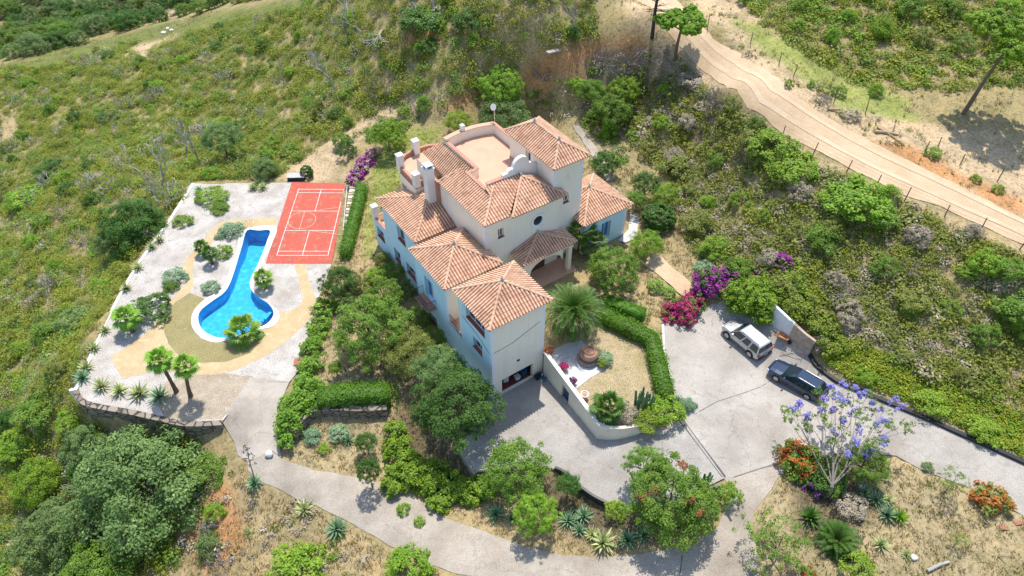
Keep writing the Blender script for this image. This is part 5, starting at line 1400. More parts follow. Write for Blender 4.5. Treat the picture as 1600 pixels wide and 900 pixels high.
# flowering shrubs
def Mo(name, spots, mat, label, mat2=None, f2=.5, cat='flowering shrub', **k):
    bl = []
    for u, v, rpx, hz in spots:
        p = under(u, v, hz * .5); R = rpx * depth_of(p) / FPX; bl.append((p, R, R * .9, hz * .62))
    return mound(name, bl, mat, label, cat, mat2, f2, **k)
Mo('bougainvillea', [(1068, 480, 24, 1.5), (1050, 490, 16, 1.0), (1085, 468, 15, 1.3)], 'mid', 'magenta bougainvillea spilling over the yard kerb', 'magenta', .62)
Mo('bougainvillea', [(1112, 440, 27, 1.8), (1138, 432, 18, 1.6), (1095, 452, 12, 1.2)], 'dark', 'violet bougainvillea behind the magenta one', 'purple', .48)
Mo('bougainvillea', [(1224, 407, 13, 1.2), (1180, 425, 8, .8)], 'mid', 'isolated small violet bougainvillea up on the scrub slope', 'purple', .6)
Mo('bougainvillea', [(556, 276, 12, 1.1), (562, 265, 12, 1.1), (570, 252, 12, 1.1), (579, 240, 11, 1.1), (551, 287, 10, .9)], 'dry', 'long purple bougainvillea row between court and back lawn', 'purple', .55)
Mo('orange_shrub', [(1250, 712, 28, 1.7), (1262, 735, 22, 1.3)], 'mid', 'orange flowering shrub left of the jacaranda trunk', 'orange', .42)
Mo('orange_shrub', [(1550, 778, 26, 1.3)], 'olive', 'rounded orange flowering shrub alone in the dry island bed', 'orange', .42)
Mo('plum_shrub', [(1278, 760, 17, 1.0)], 'plum', 'dark plum leaved shrub at the jacaranda foot')
Mo('orange_shrub', [(1262, 893, 12, .5)], 'mid', 'low orange flowers at the bottom edge by the sparse tree', 'orange', .5)
Mo('climber', [(1176, 455, 34, 2.2), (1200, 468, 24, 2.2), (1160, 470, 22, 2.0), (1195, 490, 18, 1.6)], 'bright', 'bright feathery climber draped over the white yard wall', cat='climber')
Mo('climber', [(1255, 470, 32, 1.2), (1240, 440, 26, 1.2), (1285, 500, 26, 1.2), (1300, 530, 26, 1.0)], 'yellow', 'yellow green creeper behind the white yard wall', mat2='olive', f2=.4, cat='climber')
Mo('climber', [(618, 672, 15, 1.6), (620, 700, 20, 1.8), (640, 730, 28, 2.0), (672, 745, 30, 2.0), (700, 757, 28, 1.8), (735, 762, 25, 1.4), (760, 760, 18, 1.2), (690, 785, 18, 1.2), (615, 755, 16, 1.6)], 'bright', 'long bright vine mass covering the bank above the lower road', mat2='ivy', f2=.3, cat='climber')
Mo('climber', [(478, 600, 20, 1.5), (462, 630, 22, 2.0), (450, 660, 18, 2.2), (447, 685, 14, 1.6), (490, 625, 18, 1.4)], 'ivy', 'ivy mound beside the concrete ramp', cat='climber')
Mo('climber', [(508, 480, 18, 1.2), (498, 510, 18, 1.2), (490, 540, 18, 1.2), (484, 570, 18, 1.1)], 'ivy', 'ivy covered hedge along the gravel terrace right edge', cat='climber')
# clipped hedges
def along(s): return smooth_open([at(u, v) for u, v in pxs(s)], 2)
hedge('clipped_hedge', along("500 632;530 628;570 624;612 624"), 1.9, 1.5, 'hedge', 'long bright clipped hedge above the short stone wall', dens=70)
hedge('clipped_hedge', along("567 300;561 325;554 352;547 380;541 404"), 1.25, 1.3, 'hedge', 'narrow clipped hedge beside the log steps and court', dens=80)
hedge('clipped_hedge', along("946 476;975 487;1006 498"), 1.3, .95, 'hedge', 'short clipped hedge nearer the entrance porch', dens=80)
hedge('clipped_hedge', [at(u, v) for u, v in pxs("934 496;980 519;1017 537;1026 570;1034 606;1039 628")], 1.5, 1.15, 'hedge', 'tall L shaped clipped hedge around the parched lawn', dens=80)

# palms
_palm = palm
def palm(*a, **k): return _palm(*a, **{'rz': 0.0, **k})
p_ = at(893, 522); palm('date_palm', p_, 2.9, DATE, 1.05, 'palm', 'large feathery date palm beside the garage tower', (0, 0), .34)
palm('fan_palm', at(276, 612), 4.2, FAN1, .92, 'fan', 'left of the two tall fan palms, on the terrace edge', (-.15, .1), .17)
palm('fan_palm', at(298, 619), 4.0, FAN2, .90, 'fan', 'right of the two tall fan palms, with its trunk nearer the ramp', (.75, .1), .17)
palm('fan_palm', at(208, 518), 1.7, FAN1, 1.0, 'fan', 'single short fan palm on the left gravel', (-.2, .2), .18)
palm('fan_palm', at(415, 450), 1.3, FAN2, .82, 'fan', 'small fan palm right of the pool by the court', (0, .1), .15)
palm('fan_palm', at(382, 528), .7, FANLOW, 1.35, 'fan', 'bushy low fan palm overhanging the pool bulb', (0, .1), .2)
palm('fan_palm', at(948, 650), .8, FANLOW, 1.15, 'palm', 'bushy fan palm behind the bend of the cream garden wall', (0, .1), .2)
palm('fan_palm', at(332, 412), 1.4, FAN2, .7, 'palm', 'dark spiky yucca palm on gravel left of the pool', (0, .1), .14)
palm('fan_palm', at(318, 398), 1.1, FAN1, .6, 'palm', 'smaller spiky yucca palm behind the dark one', (0, .1), .12)
palm('cycad_palm', at(1305, 848), .3, SMALLDATE, 1.05, 'dark', 'big dark cycad at the bottom of the island bed', (0, 0), .25)
palm('banana_palm', at(905, 392), 2.6, FANLOW, 1.25, 'mid', 'leafy strelitzia palm in front of the tower wall', (0, 0), .2)
palm('banana_palm', at(925, 398), 1.6, FAN1, 1.1, 'grey', 'pale leaved strelitzia palm right of the porch column', (0, 0), .18)
# agaves
AG = [(250, 377, .85, 0, 'varieg', 'striped agave on the left gravel edge beside the small bright shrub'), (238, 388, .7, 1, 'varieg', 'striped agave just below the upper left edge one'), (216, 420, .85, 1, 'varieg', 'striped agave halfway down the left gravel edge'), (198, 452, .7, 2, 'varieg', 'small striped agave left of the dark mounded shrub'),
      (165, 518, .8, 1, 'varieg', 'striped agave left of the single short fan palm'), (148, 546, .8, 0, 'varieg', 'striped agave on the left edge below the short fan palm'), (136, 576, 1.0, 2, 'varieg', 'large striped agave near the lower left terrace corner'), (130, 592, .9, 0, 'agave', 'green agave at the lower left terrace corner'),
      (160, 606, .95, 1, 'varieg', 'first striped agave of the row on the stone wall, by the corner'), (188, 613, 1.05, 0, 'varieg', 'second striped agave of the row on the stone wall'), (219, 617, 1.0, 2, 'varieg', 'third striped agave of the row, left of the palm trunks'), (250, 622, 1.15, 1, 'agave', 'dark green agave of the row, beside the left palm trunk'),
      (312, 300, .95, 1, 'agave', 'spiky agave at the top left terrace corner'), (396, 296, .9, 0, 'varieg', 'left striped agave of the group behind the gravel'), (411, 295, 1.0, 1, 'varieg', 'right striped agave of the group behind the gravel'), (404, 289, .9, 2, 'varieg', 'rear striped agave of the group behind the gravel'),
      (527, 828, 1.05, 1, 'agave', 'large blue green agave alone beside the lower road'), (476, 797, .95, 0, 'varieg', 'cream striped agave beside the lower road'), (398, 757, .75, 2, 'agave', 'agave rosette at the ramp foot that bears the tall stalk'),
      (888, 815, .95, 1, 'agave', 'blue green agave right of the bright round tree'), (912, 808, .85, 0, 'agave', 'agave behind the roadside group near the kerb'), (905, 830, .7, 2, 'agave', 'small agave in the middle of the roadside group'), (942, 850, 1.1, 0, 'varieg', 'bright striped agave at the road edge'), (925, 838, .8, 1, 'varieg', 'smaller striped agave left of the bright roadside one'),
      (775, 805, .8, 2, 'agave', 'pale agave left under the bright round tree'), (800, 812, .7, 0, 'agave', 'agave at the foot of the bright round tree'), (1005, 838, .9, 1, 'agave', 'dark agave under the large rusty tipped tree'), (1040, 842, .9, 2, 'varieg', 'striped agave under the large rusty tipped tree'), (980, 846, .8, 0, 'agave', 'agave left below the large rusty tipped tree'),
      (1368, 782, .8, 1, 'agave', 'blue agave right of the jacaranda bed'), (1387, 783, .6, 0, 'varieg', 'small striped agave near the blue one by the jacaranda'), (1385, 806, .9, 2, 'agave', 'wide blue agave in the island bed'), (1404, 810, .7, 1, 'bright', 'bright green agave beside the wide blue one'), (1375, 852, .65, 0, 'varieg', 'pale striped agave right of the big cycad'), (1415, 868, .55, 1, 'varieg', 'tiny striped agave low in the island bed'),
      (1350, 770, .7, 0, 'agave', 'agave under the leafy tree of the island bed'), (1265, 810, .9, 2, 'palm', 'green spiky plant left of the big cycad'), (1058, 632, .75, 1, 'agave', 'spiky agave on the yard side of the curved wall'), (545, 690, .6, 1, 'agave', 'agave below the short stone wall')]
for u, v, R, k, mt, lb in AG: agave(at(u, v), R * rnd.uniform(1.0, 1.3), k, mt, lb)
# the tall flower stalk of the agave by the ramp
e = empty('agave_stalk', at(399, 752)); tag(e, 'tall thin agave flower stalk with dark seed clusters rising over the ramp', 'agave stalk')
mb = MB(); sp_ = [(0, 0, 0), (.12, .05, 1.6), (.25, .1, 3.2), (.4, .15, 4.6)]; mb.tube(sp_, [.055, .045, .035, .015], 6); mb.build('stem', M['greywood'], e)
r = random.Random(3); mb = MB()
for i in range(16):
    f = .5 + .5 * i / 15; s = Vector((.4 * f, .15 * f, 4.6 * f)); az = i * 2.4; l = .55 * (1.25 - f); q = s + Vector((math.cos(az) * l, math.sin(az) * l, .12)); mb.tube([s, q], [.012, .01], 4)
    for k in range(5):
        c = q + Vector((r.uniform(-.12, .12), r.uniform(-.12, .12), r.uniform(-.03, .08))); mb.tube([c, c + Vector((0, 0, .12))], [.035, .015], 5)
mb.build('seed_clusters', M['bark'], e)
# column cacti
def cactus(u, v, n, hgt, spread, label):
    e = MB(); r = random.Random(int(u))
    for i in range(n):
        x, y = r.gauss(0, spread), r.gauss(0, spread); hh = hgt * r.uniform(.5, 1)
        P = [(x, y, -.05), (x * 1.1, y * 1.1, hh * .5), (x * 1.25, y * 1.25, hh * .95), (x * 1.26, y * 1.26, hh)]
        e.tube(P, [.10, .11, .09, .03], 7, 0, r.random())
        if r.random() < .5: e.tube([P[1], (x * 1.1 + .25, y * 1.1 + .1, hh * .55), (x * 1.1 + .3, y * 1.1 + .1, hh * .85)], [.07, .08, .03], 6, 0, r.random())
    return tag(e.build('column_cactus', LM['cactus'], None, at(u, v)), label, 'cactus')
cactus(1003, 640, 11, 2.6, .35, 'tall column cactus clump at the hedge end in the walled garden')
cactus(1098, 778, 16, 3.2, .5, 'column cactus clump against the large rusty tipped tree')
# jacaranda: bare grey limbs with lilac clusters
def jacaranda():
    b0 = at(1290, 778); e = empty('jacaranda_tree', b0); tag(e, 'open jacaranda with bare grey limbs and lilac blue blossom clusters', 'tree')
    mb = MB(); r = random.Random(12); fork = Vector((.05, .12, 1.5))
    mb.tube([(0, 0, -.2), (.08, 0, .8), fork], [.2, .16, .14], 8)
    ends = pxs("1240 640 1;1258 650 1;1250 632 1;1262 668 0;1226 640 0;1231 655 0;1300 606 1;1318 600 1;1308 618 1;1345 618 1;1362 628 1;1356 612 1;1397 624 1;1406 640 1;1330 642 1;1345 668 1;1372 662 1;1384 655 1;1302 640 1;1320 628 1;1290 626 1;1305 676 1;1335 690 1;1362 705 1;1352 712 1;1330 712 1;1385 690 1;1420 674 0;1412 662 0;1285 652 0;1346 650 0;1300 690 0;1375 640 1;1320 660 1;1360 690 0;1280 610 0;1335 604 1;1278 640 1")
    VB, FB, TB, VG, FG, TG = [], [], [], [], [], []; ob = og = 0
    grp = sorted(range(len(ends)), key=lambda i_: ends[i_][0] + .5 * (i_ % 3)); grp = [grp[a:a + 5] for a in range(0, len(grp), 5)]
    Q = [U(u, v, 2.4 + r.uniform(3.0, 4.8)) - b0 for u, v, k in ends]; node = {}
    for g in grp:
        cen = sum((Q[i_] for i_ in g), Vector()) / len(g); n1 = fork.lerp(cen, .28) + unit_v(r) * .18; n2 = fork.lerp(cen, .55) + unit_v(r) * .28 + Vector((0, 0, .1))
        mb.tube([fork, n1, n2], [.07, .05, .036], 6, 0, r.random(), caps=False)
        for i_ in g: node[i_] = n2 if r.random() < .6 else n1.lerp(n2, r.uniform(.2, .8))
    for i, (u, v, k) in enumerate(ends):
        q, nd = Q[i], node[i]
        m1 = nd.lerp(q, .35) + unit_v(r) * .2; m2 = nd.lerp(q, .7) + unit_v(r) * .16 + Vector((0, 0, .1))
        mb.tube([nd, m1, m2, q], [.030, .022, .015, .007], 5, 0, r.random(), caps=False)
        for _ in range(2):
            s_ = m2 + (q - m2) * r.uniform(0, .7); t_ = s_ + unit_v(r) * .6 + Vector((0, 0, .35)); mb.tube([s_, t_], [.016, .006], 4, caps=False)
            V, F, t, _c = crown_np(300 + 7 * i + _, (.22, .22, .14), 7, .12, 10, .12, .05, .5, -.8, .1); V = V + np.array(t_); VG.append(V); FG.append(F + og); TG.append(t); og += len(V)
        if k:
            for w in range(2):
                c = q + Vector((r.uniform(-.22, .22), r.uniform(-.22, .22), r.uniform(-.15, .2))); rr_ = r.uniform(.16, .30)
                V, F, t, _c = crown_np(100 + 5 * i + w, (rr_, rr_, rr_ * 1.1), 12, .11, 16, .09, .065, .5, -.9, .1); V = V + np.array(c); VB.append(V); FB.append(F + ob); TB.append(t); ob += len(V)
        else:
            V, F, t, _c = crown_np(700 + i, (.34, .34, .22), 12, .15, 14, .13, .055, .5, -.8, .1); V = V + np.array(q); VG.append(V); FG.append(F + og); TG.append(t); og += len(V)
    mb.build('trunk', M['jacwood'], e)
    link('blossom', np_mesh('blossom', np.concatenate(VB), np.concatenate(FB), np.concatenate(TB), LM['blue']), e)
    link('foliage', np_mesh('foliage', np.concatenate(VG), np.concatenate(FG), np.concatenate(TG), LM['mid']), e)
jacaranda()
# rusty new growth on the big tree
for o_ in [o for o in COL.objects if o.get('label', '').startswith('large rounded tree with rusty')]:
    r_ = [c for c in o_.children if c.name.startswith('crown')][0]; R_ = r_.scale[0]; zc_ = r_.location.z; VV, FF_, TT = [], [], []; oo = 0
    for k_ in range(6):
        az = k_ * 2.1 + .4; el = .5 + .12 * k_; c_ = np.array([math.cos(az) * math.cos(el), math.sin(az) * math.cos(el), math.sin(el) * .84]) * R_ * .97 + np.array([0, 0, zc_])
        V, F, t, _c = crown_np(900 + k_, (.30, .30, .22), 8, .16, 22, .13, .08, .5, -.6, .1); VV.append(V + c_); FF_.append(F + oo); TT.append(t); oo += len(V)
    LM['rusty'] = leafmat('rusty young leaves', (.20, .065, .02), (.38, .16, .05), (.45, .24, .09), .3, gain=1.0)
    link('new_growth', np_mesh('new_growth', np.concatenate(VV), np.concatenate(FF_), np.concatenate(TT), LM['rusty']), o_)
# wild bushes on the slopes that stand out one by one
for u, v, rp, H, pi, mt, lb in [(1213, 228, 36, 2.2, 0, 'bright', 'large glossy bush below the dirt road fence'), (1242, 262, 34, 1.8, 1, 'bright', 'wide light green bush beneath the glossy fence bush'), (1340, 310, 46, 2.2, 0, 'bright', 'broad bright green bush mid slope under the road'), (1375, 335, 32, 1.6, 2, 'mid', 'green bush at the right of the broad bright one'), (1540, 410, 24, 2.0, 2, 'bright', 'upright bright bush near the far right road bend'), (1578, 422, 22, 1.6, 1, 'mid', 'green bush right of the upright bright bush'),
        (1185, 222, 26, 1.6, 1, 'olive', 'olive bush left of the glossy fence bush'), (1290, 370, 26, 1.2, 3, 'mid', 'low green bush left of the broad bright bush'), (1425, 470, 24, 1.2, 1, 'olive', 'olive bush in the middle of the dry slope'), (1590, 480, 30, 1.6, 0, 'mid', 'green bush at the right picture edge on the slope'), (1090, 345, 24, 1.4, 1, 'olive', 'feathery olive bush above the garden path'), (1120, 385, 22, 1.2, 0, 'bright', 'bright bush above the violet bougainvillea'), (1060, 260, 26, 1.4, 3, 'olive', 'loose olive bush on the slope right of the tower'),
        (660, 30, 34, 2.0, 1, 'dark', 'dark bush mass at the top middle of the hill'), (730, 30, 22, 1.8, 0, 'dark', 'dark rounded bush right of the top middle mass'), (670, 70, 18, 1.4, 2, 'dark', 'small dark bush on the hill behind the house'), (170, 182, 16, 1.8, 4, 'grey', 'narrow grey green bush alone on the left hill'), (415, 262, 14, 1.2, 1, 'dark', 'dark bush beside the dirt track above the terrace'), (525, 175, 14, 1.2, 2, 'dark', 'dark bush on the track side left of the back lawn'),
        (80, 265, 26, 1.6, 0, 'dark', 'dark bush low on the far left hill'), (45, 310, 30, 1.6, 1, 'bright', 'bright bush at the far left hill foot'), (60, 640, 32, 1.6, 1, 'mid', 'green bush on the slope left of the stone wall'), (30, 690, 28, 1.4, 0, 'bright', 'bright bush at the left edge below the wall level'), (110, 655, 24, 1.4, 2, 'bright', 'bright bush in the angle under the terrace corner'), (120, 500, 26, 1.4, 1, 'grey', 'grey bush outside the left terrace wall'), (75, 520, 24, 1.4, 3, 'mid', 'green bush on the left slope beside the white dead wood'),
        (1450, 625, 26, .9, 3, 'yellow', 'yellow creeper hump beside the black kerb'), (1540, 670, 24, .9, 3, 'yellow', 'yellow creeper hump further along the black kerb'), (1080, 125, 20, 1.0, 1, 'dry', 'dry grey brush below the dirt road bend'), (1268, 132, 6, .9, 0, 'bright', 'small round green bush on the far road verge'), (1232, 130, 6, .8, 0, 'bright', 'tiny round green bush at the road edge'), (1372, 142, 12, 1.0, 3, 'bright', 'light bush on the sandy patch beyond the road'), (1330, 178, 14, 1.0, 4, 'dry', 'dry bush among the logs on the verge'), (1290, 138, 12, 1.3, 4, 'olive', 'upright olive bush on the far verge'), (1312, 142, 12, 1.1, 2, 'mid', 'green bush with thin stem on the far verge'), (1460, 238, 12, .9, 2, 'bright', 'bright bush by the far fence on sand'), (1526, 278, 8, .6, 0, 'yellow', 'yellow green tuft by the far fence'), (1560, 294, 9, .6, 0, 'yellow', 'yellow green tuft right along the far fence')]:
    Bu(u, v, rp, H, pi, mt, lb, 'wild_bush', 'bush')
# dead trees and brush
for i, (u, v, s, k, tl) in enumerate([(452, 140, 1.0, 0, (.5, .3)), (470, 175, 1.1, 1, (.9, .4)), (525, 150, 1.1, 1, (.1, .1)), (440, 185, .8, 3, (1.0, .2)), (225, 275, .9, 0, (.3, -.4)), (250, 300, 1.0, 1, (.2, -.3)), (182, 300, .8, 2, (.4, .3)), (292, 245, .9, 1, (.1, -.2)), (312, 262, .9, 1, (.15, -.15)), (240, 235, .8, 2, (.8, .2)), (345, 262, .7, 3, (.9, 0)), (60, 305, .8, 2, (.5, .2)), (45, 330, .8, 0, (.3, .3)), (600, 45, 1.1, 3, (.6, .2)), (570, 58, .9, 0, (.5, -.2)), (640, 30, 1.0, 2, (.6, .3)), (545, 40, .9, 1, (.7, .2)), (690, 22, 1.0, 2, (.5, 0)), (900, 62, .8, 1, (.1, .0)), (30, 575, .8, 2, (1.0, .4)), (40, 380, .8, 3, (.8, .3)), (120, 290, .8, 3, (.9, .1)), (545, 60, .9, 0, (.3, .3))]):
    LB = ['bleached dead tree sprawling on the upper hill', 'fallen bleached tree under the upper hill one', 'standing dead tree with a pale trunk above the dirt track', 'flattened bleached branches left of the standing dead tree', 'leaning dead tree above the dense dark slope tree', 'pale dead tree with a long stem left of the terrace', 'spreading dead branches left of the dark slope tree', 'slender dead tree left of the forked lone tree', 'second slender dead tree beside the forked lone tree', 'fallen grey tree left of the forked lone tree', 'fallen branches just above the terrace top corner', 'dead tree on the far left lower hill', 'dead leaning tree at the left edge of the hill', 'bleached tangle at the top of the hill', 'dead tree left of the bleached tangle', 'wide dead branches near the dark bush mass', 'fallen dead tree at the top left of the tangle', 'dead branches above the dark rounded bush', 'dead tree like a post on the plateau edge', 'white dead branch heap at the left edge of the picture', 'dead fallen branches on the left slope', 'fallen tree on the slope above the left edge', 'dead tree among scrub below the hill top'][i]
    dead('dead_tree', DEAD[k], at(u, v), s * 1.15, LB, None, (tl[0] * 1.2 + (.35 if i % 2 else 0), tl[1]))
for i, (u, v, s, lb) in enumerate([(595, 150, 2.2, 'large grey leafless bush on the track behind the back lawn'), (985, 100, 2.2, 'grey brush heap on the cut bank'), (945, 100, 1.8, 'brown brush heap left on the cut bank'), (1010, 95, 1.8, 'grey brush right on the cut bank'), (1070, 120, 2.0, 'grey brush heap below the small pine'), (1120, 165, 2.0, 'leafless brush on the upper slope by the road'), (1280, 163, 1.1, 'dark burnt brush on the far verge'), (850, 125, 1.6, 'leafless brush under the orange bank'), (1340, 350, 1.5, 'pale leafless bush inside the broad bright bush'), (1300, 460, 1.4, 'grey leafless bush behind the creeper'), (1420, 425, 1.3, 'grey leafless bush mid slope'), (330, 830, 1.0, 'small grey leafless bush on the orange bank'), (345, 880, 1.1, 'grey leafless bush at the bottom of the bank'), (100, 340, 1.6, 'grey leafless bush on the left hill'), (60, 480, 1.6, 'grey leafless bush at the left slope edge'), (1165, 255, 1.4, 'pale leafless bush right of the dry slope top')]):
    dead('dead_bush', TWIGS[i % 3], at(u, v), s, lb)

# ---- scattered scrub: one mass per slope (stuff), with the larger bushes of it as things
def in_px(s, x, y, z):
    u, v = proj(x, y, z); return inside(pxs(s), u, v)
NOVEG = [TERRACE, DRIVE, PARK, ROAD_LOW, ROAD_RIGHT, ROAD_DIRT, RAMP, PLATEAU, ENTRY, [tuple(HW(a, b)[:2]) for a, b in ((-.5, -.5), (6.5, -.5), (14.5, 6.5), (22.2, 7.5), (22.2, 14.5), (17, 17.5), (13, 22), (8, 25.8), (4, 25), (.8, 24.8))], GPATH, SPATH, SGRAV]
def scatter(n, box, zone, keep=None, thr=None, seed=1, margin=.35):
    r = np.random.default_rng(seed); x = r.uniform(box[0], box[1], n); y = r.uniform(box[2], box[3], n); z = h(x, y)
    k = in_px(zone, x, y, z)
    for pl in NOVEG:
        k &= ~inside(pl, x, y)
        for dx, dy in ((margin, 0), (-margin, 0), (0, margin), (0, -margin)): k &= ~inside(pl, x + dx, y + dy)
    if keep is not None:
        for s in keep: k &= ~in_px(s, x, y, z)
    if thr is not None: k &= (wob(x, y, .55, seed) * .6 + wob(x, y, 1.5, seed + 3) * .4 + r.normal(0, .28, n)) > thr
    return x[k], y[k], z[k]
def tufts(name, xyz, size, nl, L, W, mats, probs, label_kind, seed, flat=.75, up=.5):
    x, y, z = xyz; r = np.random.default_rng(seed); n = len(x)
    R = r.uniform(size[0], size[1], n) * np.where(r.random(n) < .12, 1.4, 1.0)
    e = unit(r, n * nl).reshape(n, nl, 3); e[..., 2] = np.abs(e[..., 2])
    P = np.stack([x, y, z], -1)[:, None] + e * (R[:, None, None]) * (r.random((n, nl, 1)) ** .4) * np.array([1, 1, flat]) + np.array([0, 0, .03])
    N = e * .7 + np.array([0, 0, up + .45]) + .5 * r.normal(size=(n, nl, 3))
    s = np.repeat(R, nl)[:, None]
    V, F = quads(r, P.reshape(-1, 3), N.reshape(-1, 3), L * s, W * s)
    t = np.clip(.55 * r.random(n)[:, None] + .45 * r.random((n, nl)), 0, 1).ravel()
    w = (wob(x, y, .25, seed) + 1) / 2; pr = np.array(probs); mi = np.searchsorted(np.cumsum(pr) / pr.sum(), np.clip(.62 * r.random(n) + .38 * w, 0, .999))
    return tag(link(name, np_mesh(name, V, F, t, [LM[m] for m in mats], np.repeat(mi, nl))), kind=label_kind)
Z_LEFT = "-200 90;0 108;60 92;130 72;210 52;320 24;480 -40;1010 -60;1000 20;958 58;890 76;820 108;742 132;640 150;520 215;430 278;300 283;262 345;180 468;112 600;128 640;230 665;330 700;300 760;270 900;200 960;100 1500;-400 1500"
Z_FAR = "-250 -60;470 -60;320 22;210 48;120 70;0 100;-250 120"
Z_RIGHT = "1000 140;1060 92;1110 142;1180 195;1240 240;1330 282;1600 405;1700 440;1700 745;1600 702;1500 660;1400 614;1320 584;1280 545;1262 520;1200 470;1140 425;1085 400;1060 330;1040 270;960 200"
Z_TOPR = "1110 -60;1700 -60;1700 190;1600 205;1480 186;1390 160;1300 112;1210 50;1130 -20"
Z_VERGE = "1060 0;1112 48;1262 172;1420 246;1600 342;1600 300;1420 200;1290 135;1180 60;1100 -30"
Z_BACK = "742 132;820 110;890 90;960 80;1030 90;1010 140;960 200;985 270;950 230;900 190;800 165;700 170;640 200;560 235;520 235;640 150"
BARE = ["812 118;845 90;880 72;950 58;1015 60;1030 76;960 84;905 100;925 128;880 118;850 138;815 145", "200 78;250 42;300 30;292 55;240 74;228 96", "0 178;32 190;25 218;0 225", "0 96;130 66;320 16;480 -20;470 12;330 42;210 66;60 108", "690 165;745 135;742 160;712 180"]
tufts('scrub', scatter(60000, (-130, 10, 20, 150), Z_LEFT, BARE, -.30, 3), (.26, .92), 112, .22, .13, ['scrubgreen', 'mid', 'olive', 'grey', 'dry', 'bright'], (.60, .10, .06, .05, .06, .13), 'stuff', 4, 1.25)
tufts('scrub', scatter(24000, (10, 75, 30, 110), Z_RIGHT, ["1270 530;1310 528;1400 568;1500 612;1620 666;1700 700;1700 760;1270 560"], -.5, 5), (.28, .9), 74, .30, .15, ['dry', 'olive', 'scrubgreen', 'bright', 'yellow'], (.30, .34, .24, .07, .05), 'stuff', 6)
tufts('scrub', scatter(26000, (20, 140, 70, 150), Z_TOPR, None, -.45, 7), (.3, 1.0), 70, .30, .17, ['olive', 'scrubgreen', 'mid', 'bright', 'dry'], (.26, .42, .12, .14, .08), 'stuff', 8)
tufts('scrub', scatter(5000, (10, 80, 60, 130), Z_VERGE, None, .28, 9), (.25, .55), 36, .45, .2, ['dry', 'olive', 'mid'], (.5, .35, .15), 'stuff', 10)
tufts('scrub', scatter(9000, (-30, 40, 60, 120), Z_BACK, BARE, -.15, 11), (.35, .8), 70, .30, .16, ['olive', 'mid', 'dry', 'bright'], (.35, .3, .2, .15), 'stuff', 12)
tufts('dry_brush', scatter(9000, (0, 40, 70, 115), "925 92;975 82;1010 78;1046 82;1062 112;1040 130;1000 128;940 126", None, -.2, 51), (.35, .8), 60, .42, .07, ['dry', 'olive'], (.85, .15), 'stuff', 52, .8, .1)
Z_BANK = "384 745;430 765;520 805;640 858;720 905;900 935;1180 945;1300 910;1700 940;1700 1500;-100 1500;-100 930;260 930;300 800;330 700"
tufts('scrub', scatter(9000, (-50, 50, 2, 45), Z_BANK, None, .12, 13), (.25, .6), 44, .42, .22, ['olive', 'dry', 'mid', 'grey'], (.3, .4, .15, .15), 'stuff', 14)
# yellow green creeper carpet along the entry road
Z_CARPET = "1270 525;1310 520;1400 560;1500 605;1620 660;1700 700;1700 760;1600 712;1500 664;1400 618;1320 588;1284 558"
tufts('creeper_carpet', scatter(70000, (18, 70, 22, 62), "1270 525;1310 520;1400 560;1500 605;1620 660;1700 700;1700 760;1600 712;1500 664;1400 618;1320 588;1284 558", None, -.5, 15, .1), (.22, .5), 40, .34, .22, ['lime', 'bright', 'olive'], (.62, .22, .16), 'stuff', 16)
# short dry grass and weeds on bare soil
def grass(name, xyz, hgt, mats, probs, seed, nb=7):
    x, y, z = xyz; r = np.random.default_rng(seed); n = len(x); az = r.uniform(0, 6.28, (n, nb)); ln = r.uniform(.1, .7, (n, nb)); H = r.uniform(.5, 1.2, (n, nb)) * hgt
    B = np.stack([x, y, z], -1)[:, None] + np.stack([r.normal(0, .10, (n, nb)), r.normal(0, .10, (n, nb)), np.zeros((n, nb))], -1)
    D = np.stack([np.cos(az) * ln, np.sin(az) * ln, np.ones((n, nb))], -1) * H[..., None]; S_ = np.stack([-np.sin(az), np.cos(az), 0 * az], -1) * hgt * .13
    V = np.stack([B - S_, B + S_, B + D * .75 + S_ * .6, B + D], 2).reshape(-1, 3); F = np.arange(len(V)).reshape(-1, 4)
    pr = np.array(probs); mi = np.searchsorted(np.cumsum(pr) / pr.sum(), r.random(n))
    return tag(link(name, np_mesh(name, V, F, r.random(n * nb), [LM[m] for m in mats], np.repeat(mi, nb))), kind='stuff')
LM['straw'] = leafmat('straw', (.30, .235, .12), (.44, .36, .20), (.52, .45, .28), .25)
grass('dry_grass', scatter(80000, (-50, 60, 3, 80), "380 745;345 662;452 600;500 470;560 300;640 200;700 220;1000 260;1100 400;1040 500;850 480;1050 640;1200 710;1400 712;1620 800;1700 1500;-100 1500;250 960;300 800", ["572 310;585 255;600 228;640 203;695 198;655 240;628 290;590 320;582 400;566 410"], -.3, 21), .26, ['straw', 'olive', 'dry'], (.7, .18, .12), 22)
grass('dry_grass', scatter(34000, (-110, 85, 40, 145), "0 100;320 20;1000 -40;1700 -40;1700 700;1400 615;1260 520;1040 270;900 190;640 160;430 280;300 283;110 600;0 700", None, -.1, 23), .32, ['straw', 'olive', 'dry'], (.6, .25, .15), 24, 6)
Z_LAWN = "572 310;585 255;600 228;640 203;695 198;655 240;628 290;590 320;582 400;566 410"
grass('lawn_grass', scatter(30000, (-25, 0, 45, 95), Z_LAWN, None, None, 25), .12, ['scrubgreen', 'straw', 'bright'], (.6, .25, .15), 26, 8)
